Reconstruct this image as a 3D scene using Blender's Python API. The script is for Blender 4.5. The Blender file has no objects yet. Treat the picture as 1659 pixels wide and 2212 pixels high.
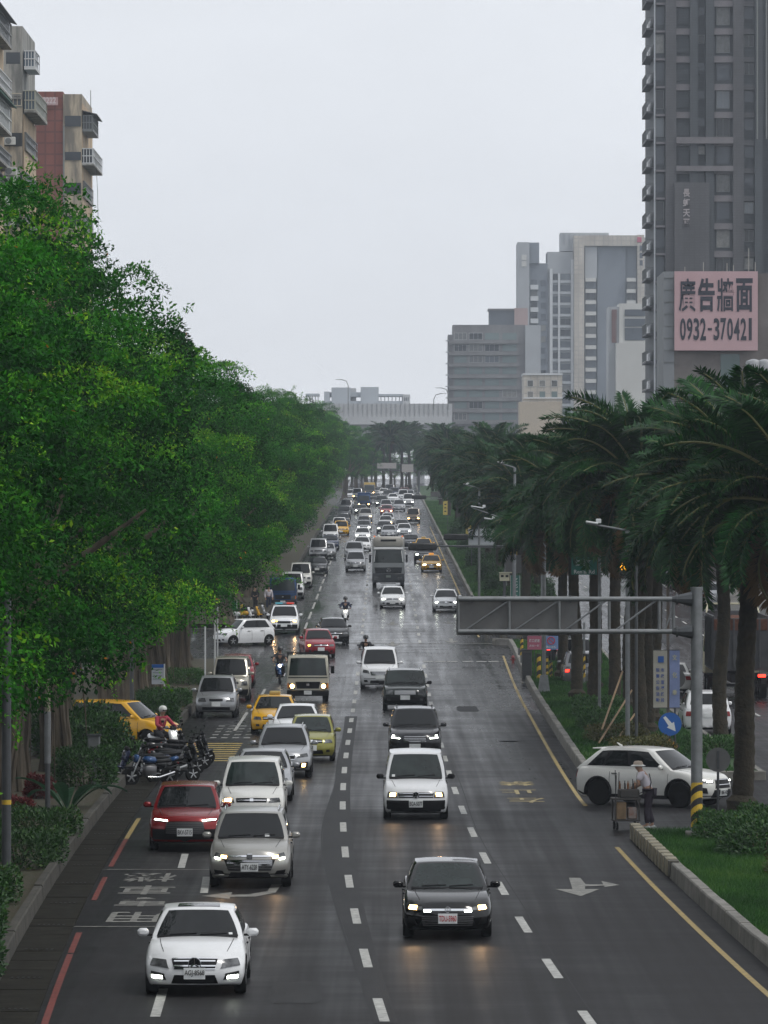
import bpy, bmesh, math, random
import numpy as np
from mathutils import Vector, Matrix
R = math.radians
random.seed(7)
S = bpy.context.scene
COL = S.collection
# ------------------------------------------------------------------ camera, sky, sun, exposure
CAM_H, FPX, CX, CY = 8.4, 11000.0, 829.5, 1106.0     # camera height, focal length in pixels of a 1659x2212 picture
cam = bpy.data.cameras.new('camera'); camo = bpy.data.objects.new('camera', cam); COL.objects.link(camo)
camo.location = (0, 0, CAM_H); camo.rotation_euler = (R(90), 0, 0)
cam.sensor_fit = 'VERTICAL'; cam.sensor_height = 36.0; cam.sensor_width = 27.0
cam.lens = 36.0*FPX/2212.0; cam.clip_start = 1.0; cam.clip_end = 9000
S.camera = camo
SUN_EL, SUN_AZ = R(56), R(118)          # azimuth clockwise from +Y
w = bpy.data.worlds.new('World'); S.world = w; w.use_nodes = True
nt = w.node_tree; nt.nodes.clear()
sky = nt.nodes.new('ShaderNodeTexSky'); sky.sky_type = 'NISHITA'; sky.sun_disc = False
sky.sun_elevation = SUN_EL; sky.sun_rotation = SUN_AZ; sky.dust_density = 4.0; sky.air_density = 1.0
hs = nt.nodes.new('ShaderNodeHueSaturation'); hs.inputs['Saturation'].default_value = 0.25
rgb = nt.nodes.new('ShaderNodeRGB'); rgb.outputs[0].default_value = (9.5, 9.85, 10.45, 1)   # even cloud layer
mixn = nt.nodes.new('ShaderNodeMix'); mixn.data_type = 'RGBA'; mixn.inputs[0].default_value = 0.86
bg = nt.nodes.new('ShaderNodeBackground'); bg.inputs['Strength'].default_value = 0.1
out = nt.nodes.new('ShaderNodeOutputWorld')
nt.links.new(sky.outputs[0], hs.inputs['Color']); nt.links.new(hs.outputs[0], mixn.inputs[6])
ctc = nt.nodes.new('ShaderNodeTexCoord'); cmp_ = nt.nodes.new('ShaderNodeMapping'); cmp_.inputs['Scale'].default_value = (1, 1, 2.2)
cnz = nt.nodes.new('ShaderNodeTexNoise'); cnz.inputs['Scale'].default_value = 9.0; cnz.inputs['Detail'].default_value = 5; cnz.inputs['Roughness'].default_value = .55
cmr = nt.nodes.new('ShaderNodeMapRange'); cmr.inputs[1].default_value = .3; cmr.inputs[2].default_value = .7; cmr.inputs[3].default_value = .955; cmr.inputs[4].default_value = 1.045
cvm = nt.nodes.new('ShaderNodeVectorMath'); cvm.operation = 'SCALE'
nt.links.new(ctc.outputs['Generated'], cmp_.inputs[0]); nt.links.new(cmp_.outputs[0], cnz.inputs['Vector']); nt.links.new(cnz.outputs['Fac'], cmr.inputs[0])
nt.links.new(rgb.outputs[0], cvm.inputs[0]); nt.links.new(cmr.outputs[0], cvm.inputs['Scale']); nt.links.new(cvm.outputs[0], mixn.inputs[7]); nt.links.new(mixn.outputs[2], bg.inputs['Color'])
nt.links.new(bg.outputs[0], out.inputs['Surface'])
sun = bpy.data.lights.new('sun', 'SUN'); sun.energy = 1.2; sun.angle = R(12); sun.color = (1.0, 0.96, 0.9)
suno = bpy.data.objects.new('sun', sun); COL.objects.link(suno)
sd = Vector((math.sin(SUN_AZ)*math.cos(SUN_EL), math.cos(SUN_AZ)*math.cos(SUN_EL), math.sin(SUN_EL)))
suno.rotation_euler = sd.to_track_quat('Z', 'Y').to_euler(); suno.location = (0, 0, 200)
S.view_settings.view_transform = 'Standard'; S.view_settings.look = 'None'
S.view_settings.exposure = 0.0; S.view_settings.gamma = 1.0; S.view_settings.use_curve_mapping = False
S.render.engine = 'CYCLES'
cy = S.cycles
cy.max_bounces = 6; cy.diffuse_bounces = 2; cy.glossy_bounces = 3; cy.transmission_bounces = 3; cy.volume_bounces = 0
cy.transparent_max_bounces = 8; cy.use_denoising = True; cy.use_adaptive_sampling = True; cy.adaptive_threshold = 0.02
cy.sample_clamp_indirect = 4.0; cy.caustics_reflective = False; cy.caustics_refractive = False
S.render.film_transparent = False

# ------------------------------------------------------------------ helpers: ground profile, picture measurements -> places
def gz(Y):                               # the road is level near the camera, then climbs about 1.75 %
    if Y < 220: return 0.0
    if Y < 260: return 0.0175*(Y-220)**2/80
    if Y < 1150: return 0.0175*(Y-240)
    return 0.0175*910
def sh(Y):                               # lanes swing right towards the camera
    return 1.15*(max(0.0, 190-Y)/100)**2.6
def dof(y):                              # distance of a ground point seen at picture row y
    lo, hi = 20.0, 1150.0
    for _ in range(50):
        m = (lo+hi)/2
        if CY+(CAM_H-gz(m))*FPX/m > y: lo = m
        else: hi = m
    return lo
def at(x, y):
    d = dof(y); return Vector(((x-CX)*d/FPX, d, gz(d)))
def xw(x, d): return (x-CX)*d/FPX
def zw(y, d): return CAM_H-(y-CY)*d/FPX

# ------------------------------------------------------------------ helpers: materials
MATS = {}
def node(nt, t, **kw):
    n = nt.nodes.new(t)
    for k, v in kw.items(): setattr(n, k, v)
    return n
def mat(name, col, rough=0.6, metal=0.0, spec=0.5, emit=None, es=0.0, var=0.0, scale=3.0, col2=None, bump=0.0, bscale=20.0, coat=0.0, stretch=None, trans=0.0):
    """procedural material: base colour broken up by noise (var or a second colour), fine bump"""
    if name in MATS: return MATS[name]
    m = bpy.data.materials.new(name); m.use_nodes = True; nt = m.node_tree
    b = nt.nodes['Principled BSDF']
    c = (col[0], col[1], col[2], 1)
    b.inputs['Base Color'].default_value = c; b.inputs['Roughness'].default_value = rough
    b.inputs['Metallic'].default_value = metal; b.inputs['Specular IOR Level'].default_value = spec
    if coat: b.inputs['Coat Weight'].default_value = coat; b.inputs['Coat Roughness'].default_value = 0.06
    if trans: b.inputs['Transmission Weight'].default_value = trans
    if emit: b.inputs['Emission Color'].default_value = (*emit, 1); b.inputs['Emission Strength'].default_value = es
    if var or col2 or bump:
        tc = node(nt, 'ShaderNodeTexCoord'); src = tc.outputs['Object']
        if stretch:
            mp = node(nt, 'ShaderNodeMapping'); mp.inputs['Scale'].default_value = stretch
            nt.links.new(src, mp.inputs[0]); src = mp.outputs[0]
    if var or col2:
        nz = node(nt, 'ShaderNodeTexNoise'); nz.inputs['Scale'].default_value = scale; nz.inputs['Detail'].default_value = 5; nz.inputs['Roughness'].default_value = 0.65
        nt.links.new(src, nz.inputs['Vector'])
        rp = node(nt, 'ShaderNodeValToRGB'); rp.color_ramp.elements[0].position = 0.32; rp.color_ramp.elements[1].position = 0.68
        if col2: rp.color_ramp.elements[0].color = (*col2, 1); rp.color_ramp.elements[1].color = c
        else:
            rp.color_ramp.elements[0].color = (col[0]*(1-var), col[1]*(1-var), col[2]*(1-var), 1)
            rp.color_ramp.elements[1].color = (min(1, col[0]*(1+var)), min(1, col[1]*(1+var)), min(1, col[2]*(1+var)), 1)
        nt.links.new(nz.outputs['Fac'], rp.inputs[0]); nt.links.new(rp.outputs[0], b.inputs['Base Color'])
    if bump:
        n2 = node(nt, 'ShaderNodeTexNoise'); n2.inputs['Scale'].default_value = bscale; n2.inputs['Detail'].default_value = 4
        nt.links.new(src, n2.inputs['Vector'])
        bp = node(nt, 'ShaderNodeBump'); bp.inputs['Strength'].default_value = bump; bp.inputs['Distance'].default_value = 0.05
        nt.links.new(n2.outputs['Fac'], bp.inputs['Height']); nt.links.new(bp.outputs[0], b.inputs['Normal'])
    MATS[name] = m
    return m

def leaf_mat(name, stops, rough=0.42, transl=0.35, spec=0.4):
    """leaf colour picked per leaf by its own 'tint' value"""
    m = bpy.data.materials.new(name); m.use_nodes = True; nt = m.node_tree
    b = nt.nodes['Principled BSDF']; o = nt.nodes['Material Output']
    at_ = node(nt, 'ShaderNodeAttribute'); at_.attribute_name = 'tint'
    rp = node(nt, 'ShaderNodeValToRGB'); e = rp.color_ramp.elements
    e[0].position = stops[0][0]; e[0].color = (*stops[0][1], 1); e[1].position = stops[-1][0]; e[1].color = (*stops[-1][1], 1)
    for p, c in stops[1:-1]:
        k = e.new(p); k.color = (*c, 1)
    oi = node(nt, 'ShaderNodeObjectInfo')
    hsv = node(nt, 'ShaderNodeHueSaturation')
    mr = node(nt, 'ShaderNodeMapRange'); mr.inputs[3].default_value = 0.8; mr.inputs[4].default_value = 1.2
    nt.links.new(oi.outputs['Random'], mr.inputs[0]); nt.links.new(mr.outputs[0], hsv.inputs['Value'])
    nt.links.new(at_.outputs['Fac'], rp.inputs[0]); nt.links.new(rp.outputs[0], hsv.inputs['Color'])
    nt.links.new(hsv.outputs[0], b.inputs['Base Color'])
    b.inputs['Roughness'].default_value = rough; b.inputs['Specular IOR Level'].default_value = spec
    tr = node(nt, 'ShaderNodeBsdfTranslucent'); nt.links.new(hsv.outputs[0], tr.inputs['Color'])
    mx = node(nt, 'ShaderNodeMixShader'); mx.inputs[0].default_value = transl
    nt.links.new(b.outputs[0], mx.inputs[1]); nt.links.new(tr.outputs[0], mx.inputs[2]); nt.links.new(mx.outputs[0], o.inputs['Surface'])
    MATS[name] = m
    return m

# ------------------------------------------------------------------ helpers: meshes and objects
class MB:
    def __init__(s): s.v = []; s.f = []; s.m = []
    def add(s, vs, fs, mi=0, M=None):
        o = len(s.v)
        s.v += [tuple(M @ Vector(p)) if M is not None else tuple(p) for p in vs]
        s.f += [tuple(i+o for i in f) for f in fs]; s.m += [mi]*len(fs)
        return s
    def box(s, c, d, mi=0, rz=0.0, ch=0.0, M=None, rx=0.0, ry=0.0):
        hx, hy, hz = d[0]/2, d[1]/2, d[2]/2
        T = Matrix.Translation(c) @ Matrix.Rotation(rz, 4, 'Z') @ Matrix.Rotation(ry, 4, 'Y') @ Matrix.Rotation(rx, 4, 'X')
        if M is not None: T = M @ T
        if ch <= 0:
            vs = [(x, y, z) for x in (-hx, hx) for y in (-hy, hy) for z in (-hz, hz)]
            fs = [(0,1,3,2), (4,6,7,5), (0,4,5,1), (2,3,7,6), (0,2,6,4), (1,5,7,3)]
            return s.add(vs, fs, mi, T)
        ch = min(ch, hx*.9, hy*.9, hz*.9)
        vs = []; idx = {}
        H = (hx, hy, hz)
        for a in (-1, 1):
            for b in (-1, 1):
                for c_ in (-1, 1):
                    sg = (a, b, c_)
                    for k in range(3):
                        idx[sg, k] = len(vs)
                        vs.append(tuple(sg[i]*(H[i] if i == k else H[i]-ch) for i in range(3)))
        fs = []
        sgn = (-1, 1)
        for k in range(3):
            i, j = [q for q in range(3) if q != k]
            for sk in sgn:
                q = []
                for (si, sj) in ((-1,-1), (1,-1), (1,1), (-1,1)):
                    t = [0,0,0]; t[k] = sk; t[i] = si; t[j] = sj
                    q.append(idx[tuple(t), k])
                fs.append(tuple(q))
            for si in sgn:
                for sj in sgn:
                    t1 = [0,0,0]; t1[k] = -1; t1[i] = si; t1[j] = sj; t2 = list(t1); t2[k] = 1
                    t1 = tuple(t1); t2 = tuple(t2)
                    fs.append((idx[t1, i], idx[t2, i], idx[t2, j], idx[t1, j]))
        for a in sgn:
            for b in sgn:
                for c_ in sgn: fs.append(tuple(idx[(a, b, c_), k] for k in range(3)))
        return s.add(vs, fs, mi, T)
    def tube(s, pts, r, n=8, mi=0, cap=True, M=None):
        pts = [Vector(p) for p in pts]; k = len(pts)
        rs = r if isinstance(r, (list, tuple)) else [r]*k
        vs = []; fs = []; ref = None
        for i, p in enumerate(pts):
            t = (pts[min(i+1, k-1)]-pts[max(i-1, 0)])
            t = t.normalized() if t.length > 1e-9 else Vector((0, 0, 1))
            if ref is None: ref = Vector((1, 0, 0)) if abs(t.x) < .9 else Vector((0, 1, 0))
            u = (ref - t*ref.dot(t)); u = u.normalized() if u.length > 1e-6 else t.orthogonal().normalized()
            ref = u; v = t.cross(u)
            for j in range(n):
                a = 2*math.pi*j/n
                vs.append(p+(u*math.cos(a)+v*math.sin(a))*rs[i])
        for i in range(k-1):
            for j in range(n):
                fs.append((i*n+j, i*n+(j+1) % n, (i+1)*n+(j+1) % n, (i+1)*n+j))
        if cap:
            fs.append(tuple(range(n-1, -1, -1))); fs.append(tuple((k-1)*n+j for j in range(n)))
        return s.add(vs, fs, mi, M)
    def cyl(s, p0, p1, r0, r1=None, n=12, mi=0, M=None):
        return s.tube([p0, p1], [r0, r0 if r1 is None else r1], n, mi, True, M)
    def lathe(s, prof, n=16, mi=0, M=None):          # profile of (r, z) about Z
        vs = []; fs = []; k = len(prof)
        for r, z in prof:
            for j in range(n):
                a = 2*math.pi*j/n; vs.append((r*math.cos(a), r*math.sin(a), z))
        for i in range(k-1):
            for j in range(n): fs.append((i*n+j, i*n+(j+1) % n, (i+1)*n+(j+1) % n, (i+1)*n+j))
        if prof[0][0] > 1e-6: fs.append(tuple(range(n-1, -1, -1)))
        if prof[-1][0] > 1e-6: fs.append(tuple((k-1)*n+j for j in range(n)))
        return s.add(vs, fs, mi, M)
    def prism(s, poly, h, mi=0, M=None):             # polygon in local XY pushed up by h
        n = len(poly); vs = [(p[0], p[1], 0) for p in poly]+[(p[0], p[1], h) for p in poly]
        fs = [tuple(range(n-1, -1, -1)), tuple(range(n, 2*n))]+[(i, (i+1) % n, n+(i+1) % n, n+i) for i in range(n)]
        return s.add(vs, fs, mi, M)
    def mesh(s, name, recalc=True, smooth=None):
        me = bpy.data.meshes.new(name); me.from_pydata(s.v, [], s.f)
        me.polygons.foreach_set('material_index', s.m)
        if recalc:
            bm = bmesh.new(); bm.from_mesh(me); bmesh.ops.recalc_face_normals(bm, faces=bm.faces); bm.to_mesh(me); bm.free()
        if smooth is not None:
            me.polygons.foreach_set('use_smooth', [True]*len(me.polygons)); me.set_sharp_from_angle(angle=R(smooth))
        me.update(); return me
    def build(s, name, mats, parent=None, smooth=None, recalc=True):
        me = s.mesh(name, recalc, smooth)
        return obj(name, me, mats, parent)
def obj(name, me, mats=None, parent=None, loc=None, rot=None, scale=None):
    if mats is not None:
        for m in (mats if isinstance(mats, (list, tuple)) else [mats]): me.materials.append(m)
    o = bpy.data.objects.new(name, me); COL.objects.link(o)
    if parent is not None: o.parent = parent
    if loc is not None: o.location = loc
    if rot is not None: o.rotation_euler = rot
    if scale is not None: o.scale = scale
    return o
def thing(name, label, cat, loc=(0, 0, 0), rz=0.0, group=None, scale=None):
    o = bpy.data.objects.new(name, None); COL.objects.link(o); o.empty_display_size = 0.2
    o.location = loc; o.rotation_euler = (0, 0, rz)
    if scale is not None: o.scale = scale
    return tag(o, label, cat, group)
def tag(o, label=None, cat=None, group=None, kind=None):
    if label: o['label'] = label
    if cat: o['category'] = cat
    if group: o['group'] = group
    if kind: o['kind'] = kind
    return o
def evaluated(o):                        # mesh of an object with its modifiers, object thrown away
    dg = bpy.context.evaluated_depsgraph_get()
    me = bpy.data.meshes.new_from_object(o.evaluated_get(dg))
    old = o.data; bpy.data.objects.remove(o); 
    if old.users == 0: bpy.data.meshes.remove(old)
    return me
def text_mesh(body, size=1.0, bold=0.0, ext=0.01, align='CENTER', sx=1.0, spacing=1.0, line=1.0):
    c = bpy.data.curves.new('lettering', 'FONT'); c.body = body; c.size = size; c.offset = bold; c.extrude = ext
    c.align_x = align; c.align_y = 'CENTER'; c.space_character = spacing; c.space_line = line; c.resolution_u = 3
    o = bpy.data.objects.new('lettering', c); COL.objects.link(o)
    dg = bpy.context.evaluated_depsgraph_get()
    me = bpy.data.meshes.new_from_object(o.evaluated_get(dg)); bpy.data.objects.remove(o); bpy.data.curves.remove(c)
    if sx != 1.0:
        for v in me.vertices: v.co.x *= sx
    me.materials.clear()
    return me
def quads_mesh(name, V, tint):           # V (N,4,3), tint (N)
    N = len(V); me = bpy.data.meshes.new(name)
    me.vertices.add(N*4); me.vertices.foreach_set('co', V.reshape(-1).astype(np.float32))
    me.loops.add(N*4); me.loops.foreach_set('vertex_index', np.arange(N*4, dtype=np.int32))
    me.polygons.add(N); me.polygons.foreach_set('loop_start', np.arange(N, dtype=np.int32)*4)
    me.polygons.foreach_set('loop_total', np.full(N, 4, dtype=np.int32)) if bpy.app.version < (4, 1, 0) else None
    a = me.attributes.new('tint', 'FLOAT', 'FACE'); a.data.foreach_set('value', tint.astype(np.float32))
    me.update(); me.validate(); return me
# ------------------------------------------------------------------ materials of the setting
def road_material():
    m = bpy.data.materials.new('wet_asphalt'); m.use_nodes = True; nt = m.node_tree; b = nt.nodes['Principled BSDF']
    tc = node(nt, 'ShaderNodeTexCoord')
    def noise(scale, st, detail=4, rough=.6):
        mp = node(nt, 'ShaderNodeMapping'); mp.inputs['Scale'].default_value = st
        n = node(nt, 'ShaderNodeTexNoise'); n.inputs['Scale'].default_value = scale; n.inputs['Detail'].default_value = detail; n.inputs['Roughness'].default_value = rough
        nt.links.new(tc.outputs['Object'], mp.inputs[0]); nt.links.new(mp.outputs[0], n.inputs['Vector']); return n.outputs['Fac']
    big = noise(0.16, (1, .35, 1)); streak = noise(1.6, (1, .012, 1), 3); cross = noise(1.0, (.12, .5, 1), 5, .7); fine = noise(28, (1, .5, 1), 3)
    def math_(op, a, c):
        n = node(nt, 'ShaderNodeMath', operation=op)
        for i, x in enumerate((a, c)):
            if isinstance(x, (int, float)): n.inputs[i].default_value = x
            else: nt.links.new(x, n.inputs[i])
        return n.outputs[0]
    tot = math_('ADD', math_('ADD', math_('MULTIPLY', big, .30), math_('MULTIPLY', streak, .30)), math_('ADD', math_('MULTIPLY', cross, .25), math_('MULTIPLY', fine, .15)))
    rp = node(nt, 'ShaderNodeValToRGB'); e = rp.color_ramp.elements
    e[0].position = .38; e[0].color = (.008, .008, .009, 1); e[1].position = .66; e[1].color = (.036, .035, .036, 1)
    nt.links.new(tot, rp.inputs[0]); nt.links.new(rp.outputs[0], b.inputs['Base Color'])
    r2 = node(nt, 'ShaderNodeMapRange'); r2.inputs[1].default_value = .36; r2.inputs[2].default_value = .64; r2.inputs[3].default_value = .18; r2.inputs[4].default_value = .54
    wet = math_('ADD', math_('MULTIPLY', big, .35), math_('ADD', math_('MULTIPLY', streak, .4), math_('MULTIPLY', cross, .25)))
    nt.links.new(wet, r2.inputs[0])
    sy = node(nt, 'ShaderNodeSeparateXYZ'); nt.links.new(tc.outputs['Object'], sy.inputs[0])          # roughness set to fall with distance: near road darker, far road with more sheen
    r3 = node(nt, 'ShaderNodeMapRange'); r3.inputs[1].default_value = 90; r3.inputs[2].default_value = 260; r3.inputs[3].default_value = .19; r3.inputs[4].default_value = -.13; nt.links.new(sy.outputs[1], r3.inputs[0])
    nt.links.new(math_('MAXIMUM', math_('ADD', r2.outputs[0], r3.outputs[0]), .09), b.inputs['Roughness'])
    b.inputs['Specular IOR Level'].default_value = .034
    bp = node(nt, 'ShaderNodeBump'); bp.inputs['Strength'].default_value = .12; bp.inputs['Distance'].default_value = .01
    nt.links.new(fine, bp.inputs['Height']); nt.links.new(bp.outputs[0], b.inputs['Normal'])
    MATS['road'] = m; return m
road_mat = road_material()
asph_dark = mat('dark_asphalt_patch', (.019, .019, .02), .47, spec=.016, var=.3, scale=1.5, bump=.3, bscale=40, stretch=(1, .2, 1))
crackm = mat('tar_joint', (.010, .010, .011), .6, spec=.1)
concrete = mat('kerb_concrete', (.21, .20, .18), .8, col2=(.09, .088, .075), scale=1.6, bump=.3, bscale=25)
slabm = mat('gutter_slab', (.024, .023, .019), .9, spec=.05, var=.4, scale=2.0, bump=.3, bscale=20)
white_paint = mat('road_paint_white', (.47, .47, .44), .65, col2=(.20, .20, .19), scale=6)
faded_paint = mat('road_paint_old', (.24, .235, .21), .7, col2=(.09, .09, .085), scale=4)
yellow_paint = mat('road_paint_yellow', (.36, .25, .06), .65, col2=(.14, .11, .05), scale=6)
yellow_worn = mat('road_paint_yellow_worn', (.42, .32, .10), .6, col2=(.09, .08, .06), scale=5)
red_paint = mat('kerb_paint_red', (.13, .018, .010), .75, var=.35, scale=4)
earth = mat('bare_earth', (.05, .038, .022), .9, col2=(.03, .035, .012), scale=1.2, bump=.5, bscale=8)
lawn_m = mat('lawn_ground', (.014, .05, .006), .9, var=.4, scale=6, bump=.6, bscale=60)
terrain_m = mat('terrain_ground', (.05, .052, .045), .9, var=.3, scale=.05)

def sheet(name, f0, f1, ys, dz, mats, nx=1, parent=None, kind=None, thick=0.0):
    mb = MB()
    for Y in ys:
        a, b = f0(Y), f1(Y)
        for i in range(nx+1): mb.v.append((a+(b-a)*i/nx, Y, gz(Y)+dz))
    k = nx+1
    for j in range(len(ys)-1):
        for i in range(nx): mb.f.append((j*k+i, j*k+i+1, (j+1)*k+i+1, (j+1)*k+i)); mb.m.append(0)
    o = mb.build(name, mats, parent, recalc=False)
    if kind: o['kind'] = kind
    return o
def rng(a, b):
    ys = []; y = a
    while y < b-1e-6:
        ys.append(y); y += 2.0 if y < 300 else 10.0
    ys.append(b); return ys
# terrain: one sheet out to the horizon
ty = [-60, 20, 60]+list(range(80, 300, 4))+list(range(300, 1160, 20))+[1300, 1700, 2500, 4000]
sheet('terrain', lambda Y: -1500, lambda Y: 1500, ty, -.06, terrain_m, 6, kind='structure')
KERB_R = lambda Y: (6.08+sh(Y) if Y < 132 else (6.2+sh(Y)+.85*max(0, min(1, (Y-150)/130)) if Y < 290 else 6.15))   # median kerb face
RED = lambda Y: -6.93+sh(Y)
KERB_L = lambda Y: -8.0+sh(Y) if Y < 262 else -7.5
MED_R = lambda Y: 12.0+.3*sh(Y)          # far side of the median
OPP_R = lambda Y: 22.8
# road surfaces
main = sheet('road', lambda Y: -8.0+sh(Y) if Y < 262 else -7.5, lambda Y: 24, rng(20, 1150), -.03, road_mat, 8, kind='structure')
side = MB()
for (ya, yb_) in ((172, 192), (272, 312)):
    side.add([(-60, ya, gz(ya)-.034), (-7.4, ya, gz(ya)-.034), (-7.4, yb_, gz(yb_)-.034), (-60, yb_, gz(yb_)-.034)], [(0, 1, 2, 3)])
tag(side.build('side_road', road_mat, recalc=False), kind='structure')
Z0 = -.03
# asphalt patch and tar joints in the second lane
PL = lambda Y: -1.55+sh(Y)*1.05-.35*math.exp(-((Y-128)/22)**2)
sheet('asphalt_patch', PL, lambda Y: -1.1+sh(Y), rng(84, 210), Z0+.004, asph_dark, 1, main)
sheet('tar_joint', lambda Y: PL(Y)-.035+.02*math.sin(Y*.17), lambda Y: PL(Y)+.012*math.sin(Y*.23), rng(84, 210), Z0+.006, crackm, 1, main)
sheet('tar_joint', lambda Y: 2.25+sh(Y)+.05*math.sin(Y*.13), lambda Y: 2.275+sh(Y)+.05*math.sin(Y*.13+.1), rng(84, 170), Z0+.004, crackm, 1, main)
# manhole covers and small repairs
iron = mat('cast_iron', (.03, .03, .031), .5, 0, .15, var=.4, scale=20)
for (x, y, r_) in ((1100, 1600, .33),):
    d = dof(y); mb = MB(); mb.lathe([(0, Z0+.006), (r_, Z0+.006)], 22, 0, Matrix.Translation((xw(x, d), d, gz(d)))); mb.lathe([(r_, Z0+.008), (r_+.03, Z0+.008)], 22, 0, Matrix.Translation((xw(x, d), d, gz(d)))); mb.build('manhole_cover', iron, main)
for (x, y, wd, ln) in ((640, 2140, .9, 4.0), (1010, 1530, .9, 6.0)):
    d = dof(y); X = xw(x, d); mb = MB(); n = 14
    mb.add([(X+wd/2*max(-1, min(1, 1.35*math.cos(a*6.283/n)))*(1+.05*math.sin(a*5+x)), d+ln/2*max(-1, min(1, 1.35*math.sin(a*6.283/n)))*(1+.04*math.cos(a*3+y)), gz(d)+Z0+.005) for a in range(n)], [tuple(range(n))]); mb.build('asphalt_repair', asph_dark, main, recalc=False)
# lane dashes
def dash(name, fx, y0, y1, wd, m, parent=None, n=3, dz=.008):
    mb = MB()
    for j in range(n+1):
        Y = y0+(y1-y0)*j/n; x = fx(Y)
        mb.v += [(x-wd/2, Y, gz(Y)+Z0+dz), (x+wd/2, Y, gz(Y)+Z0+dz)]
    for j in range(n): mb.f.append((2*j, 2*j+1, 2*j+3, 2*j+2)); mb.m.append(0)
    return mb.build(name, m, parent or main, recalc=False)
LINE_A = lambda Y: -1.32+sh(Y)
LINE_B = lambda Y: 2.07+sh(Y)
P = 10.0
k0 = 84.2
for k in range(0, 78):
    Y = k0+k*P
    if not 262 < Y < 300: dash('lane_dash', LINE_A, Y, Y+4, .17, white_paint)
    Yb = k0-2.2+k*P
    if not 262 < Yb < 292: dash('lane_dash', LINE_B, Yb, Yb+4, .17, white_paint)
for k in range(30):
    Y = 310+k*18
    dash('lane_dash', lambda Y: -4.85, Y, Y+12, .14, white_paint)
for (Y, x0, x1) in ((85.0, -3.82, -3.9), (120.5, -4.8, -4.9), (112.6, -3.98, -4.1)):
    dash('lane_dash', lambda Yv, Y=Y, x0=x0, x1=x1: x0+(x1-x0)*(Yv-Y)/5, Y, Y+5.0, .17, white_paint)
for (ya, yb_, xo) in ((160, 172, -6.0), (196, 214, -5.75), (216, 240, -5.6)):
    dash('parking_line', lambda Y, xo=xo: xo+sh(Y)*.8, ya, yb_, .13, white_paint)
# yellow edge line, red no-stopping line
for (a, b) in ((86, 128), (146, 276), (300, 620)):
    sheet('edge_line', lambda Y: KERB_R(Y)-.62, lambda Y: KERB_R(Y)-.5, rng(a, b), Z0+.008, yellow_paint, 1, main)
for (a, b) in ((78, 97), (97.3, 102), (110.5, 117.5), (121, 131)):
    sheet('no_stopping_line', lambda Y: RED(Y)-.06, lambda Y: RED(Y)+.06, rng(a, b), Z0+.008, red_paint, 1, main)
sheet('no_stopping_line', lambda Y: RED(Y)-.06, lambda Y: RED(Y)+.06, rng(131.3, 140), Z0+.008, yellow_paint, 1, main)
for (a, b) in ((174, 175.5), (184, 186)): sheet('no_stopping_line', lambda Y: -6.95, lambda Y: -6.8, [a, b], Z0+.008, red_paint, 1, main)
def cross_line(name, x0, x1, Y, w_, m, parent=None): 
    mb = MB(); mb.add([(x0, Y-w_/2, gz(Y)+Z0+.009), (x1, Y-w_/2, gz(Y)+Z0+.009), (x1, Y+w_/2, gz(Y)+Z0+.009), (x0, Y+w_/2, gz(Y)+Z0+.009)], [(0, 1, 2, 3)])
    return mb.build(name, m, parent or main, recalc=False)
cross_line('box_line', -7.3, -3.6, dof(1876), .14, faded_paint); cross_line('box_line', -6.9, -2.9, dof(1999), .14, faded_paint)
cross_line('stop_line', -3.2, 6.9, dof(1389), .35, white_paint)
for x in (925, 951, 977, 1010, 1040, 1066): p = at(x, 1428); cross_line('crossing_dash', p.x-.27, p.x+.27, p.y, 1.0, white_paint)
for x in (753, 768, 783, 796): p = at(x, 1241); cross_line('crossing_dash', p.x-.16, p.x+.16, p.y, 1.6, white_paint)
for k in range(9): cross_line('yellow_box_line', -7.2, -5.15, 172.5+k*1.6, .6, mat('road_paint_box_yellow', (.48, .34, .07), .65, col2=(.2, .15, .05), scale=4))
for k in range(5):
    for q in range(4): cross_line('zebra_block', -6.5+q*.42, -6.25+q*.42, 190+k*2.6, .9, mat('road_paint_faded', (.3, .3, .28), .6, col2=(.07, .07, .07), scale=4))
# lettering on the road, read from the other direction
def road_text(body, x, y, wd, ln, m, name):
    me = text_mesh(body, 1.0, .012, 0.0)
    xs = [v.co.x for v in me.vertices]; ys = [v.co.y for v in me.vertices]
    cx_, cy_ = (min(xs)+max(xs))/2, (min(ys)+max(ys))/2; kx = wd/(max(xs)-min(xs)); ky = ln/(max(ys)-min(ys))
    d = dof(y); X = xw(x, d)
    for v in me.vertices:
        px, py = -(v.co.x-cx_)*kx, -(v.co.y-cy_)*ky
        v.co = (X+px, d+py, gz(d+py)+Z0+.008)
    return obj(name, me, m, main)
for ch, x, y in (('機', 322, 1893), ('車', 315, 1920), ('專', 309, 1945), ('用', 300, 1978)):
    road_text(ch, x, y, 1.25, 2.7, faded_paint, 'road_letter')
for ch, x, y in (('禁', 1116, 1691), ('止', 1120, 1709), ('左', 1138, 1727)):
    road_text(ch, x, y, 1.1, 2.4, yellow_worn, 'road_letter')
def road_arrow(X, d, pts, m=faded_paint):
    mb = MB(); n = len(pts)
    mb.add([(X+p[0], d+p[1], gz(d+p[1])+Z0+.009) for p in pts], [tuple(range(n))]); return mb.build('lane_arrow', m, main, recalc=False)
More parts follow.
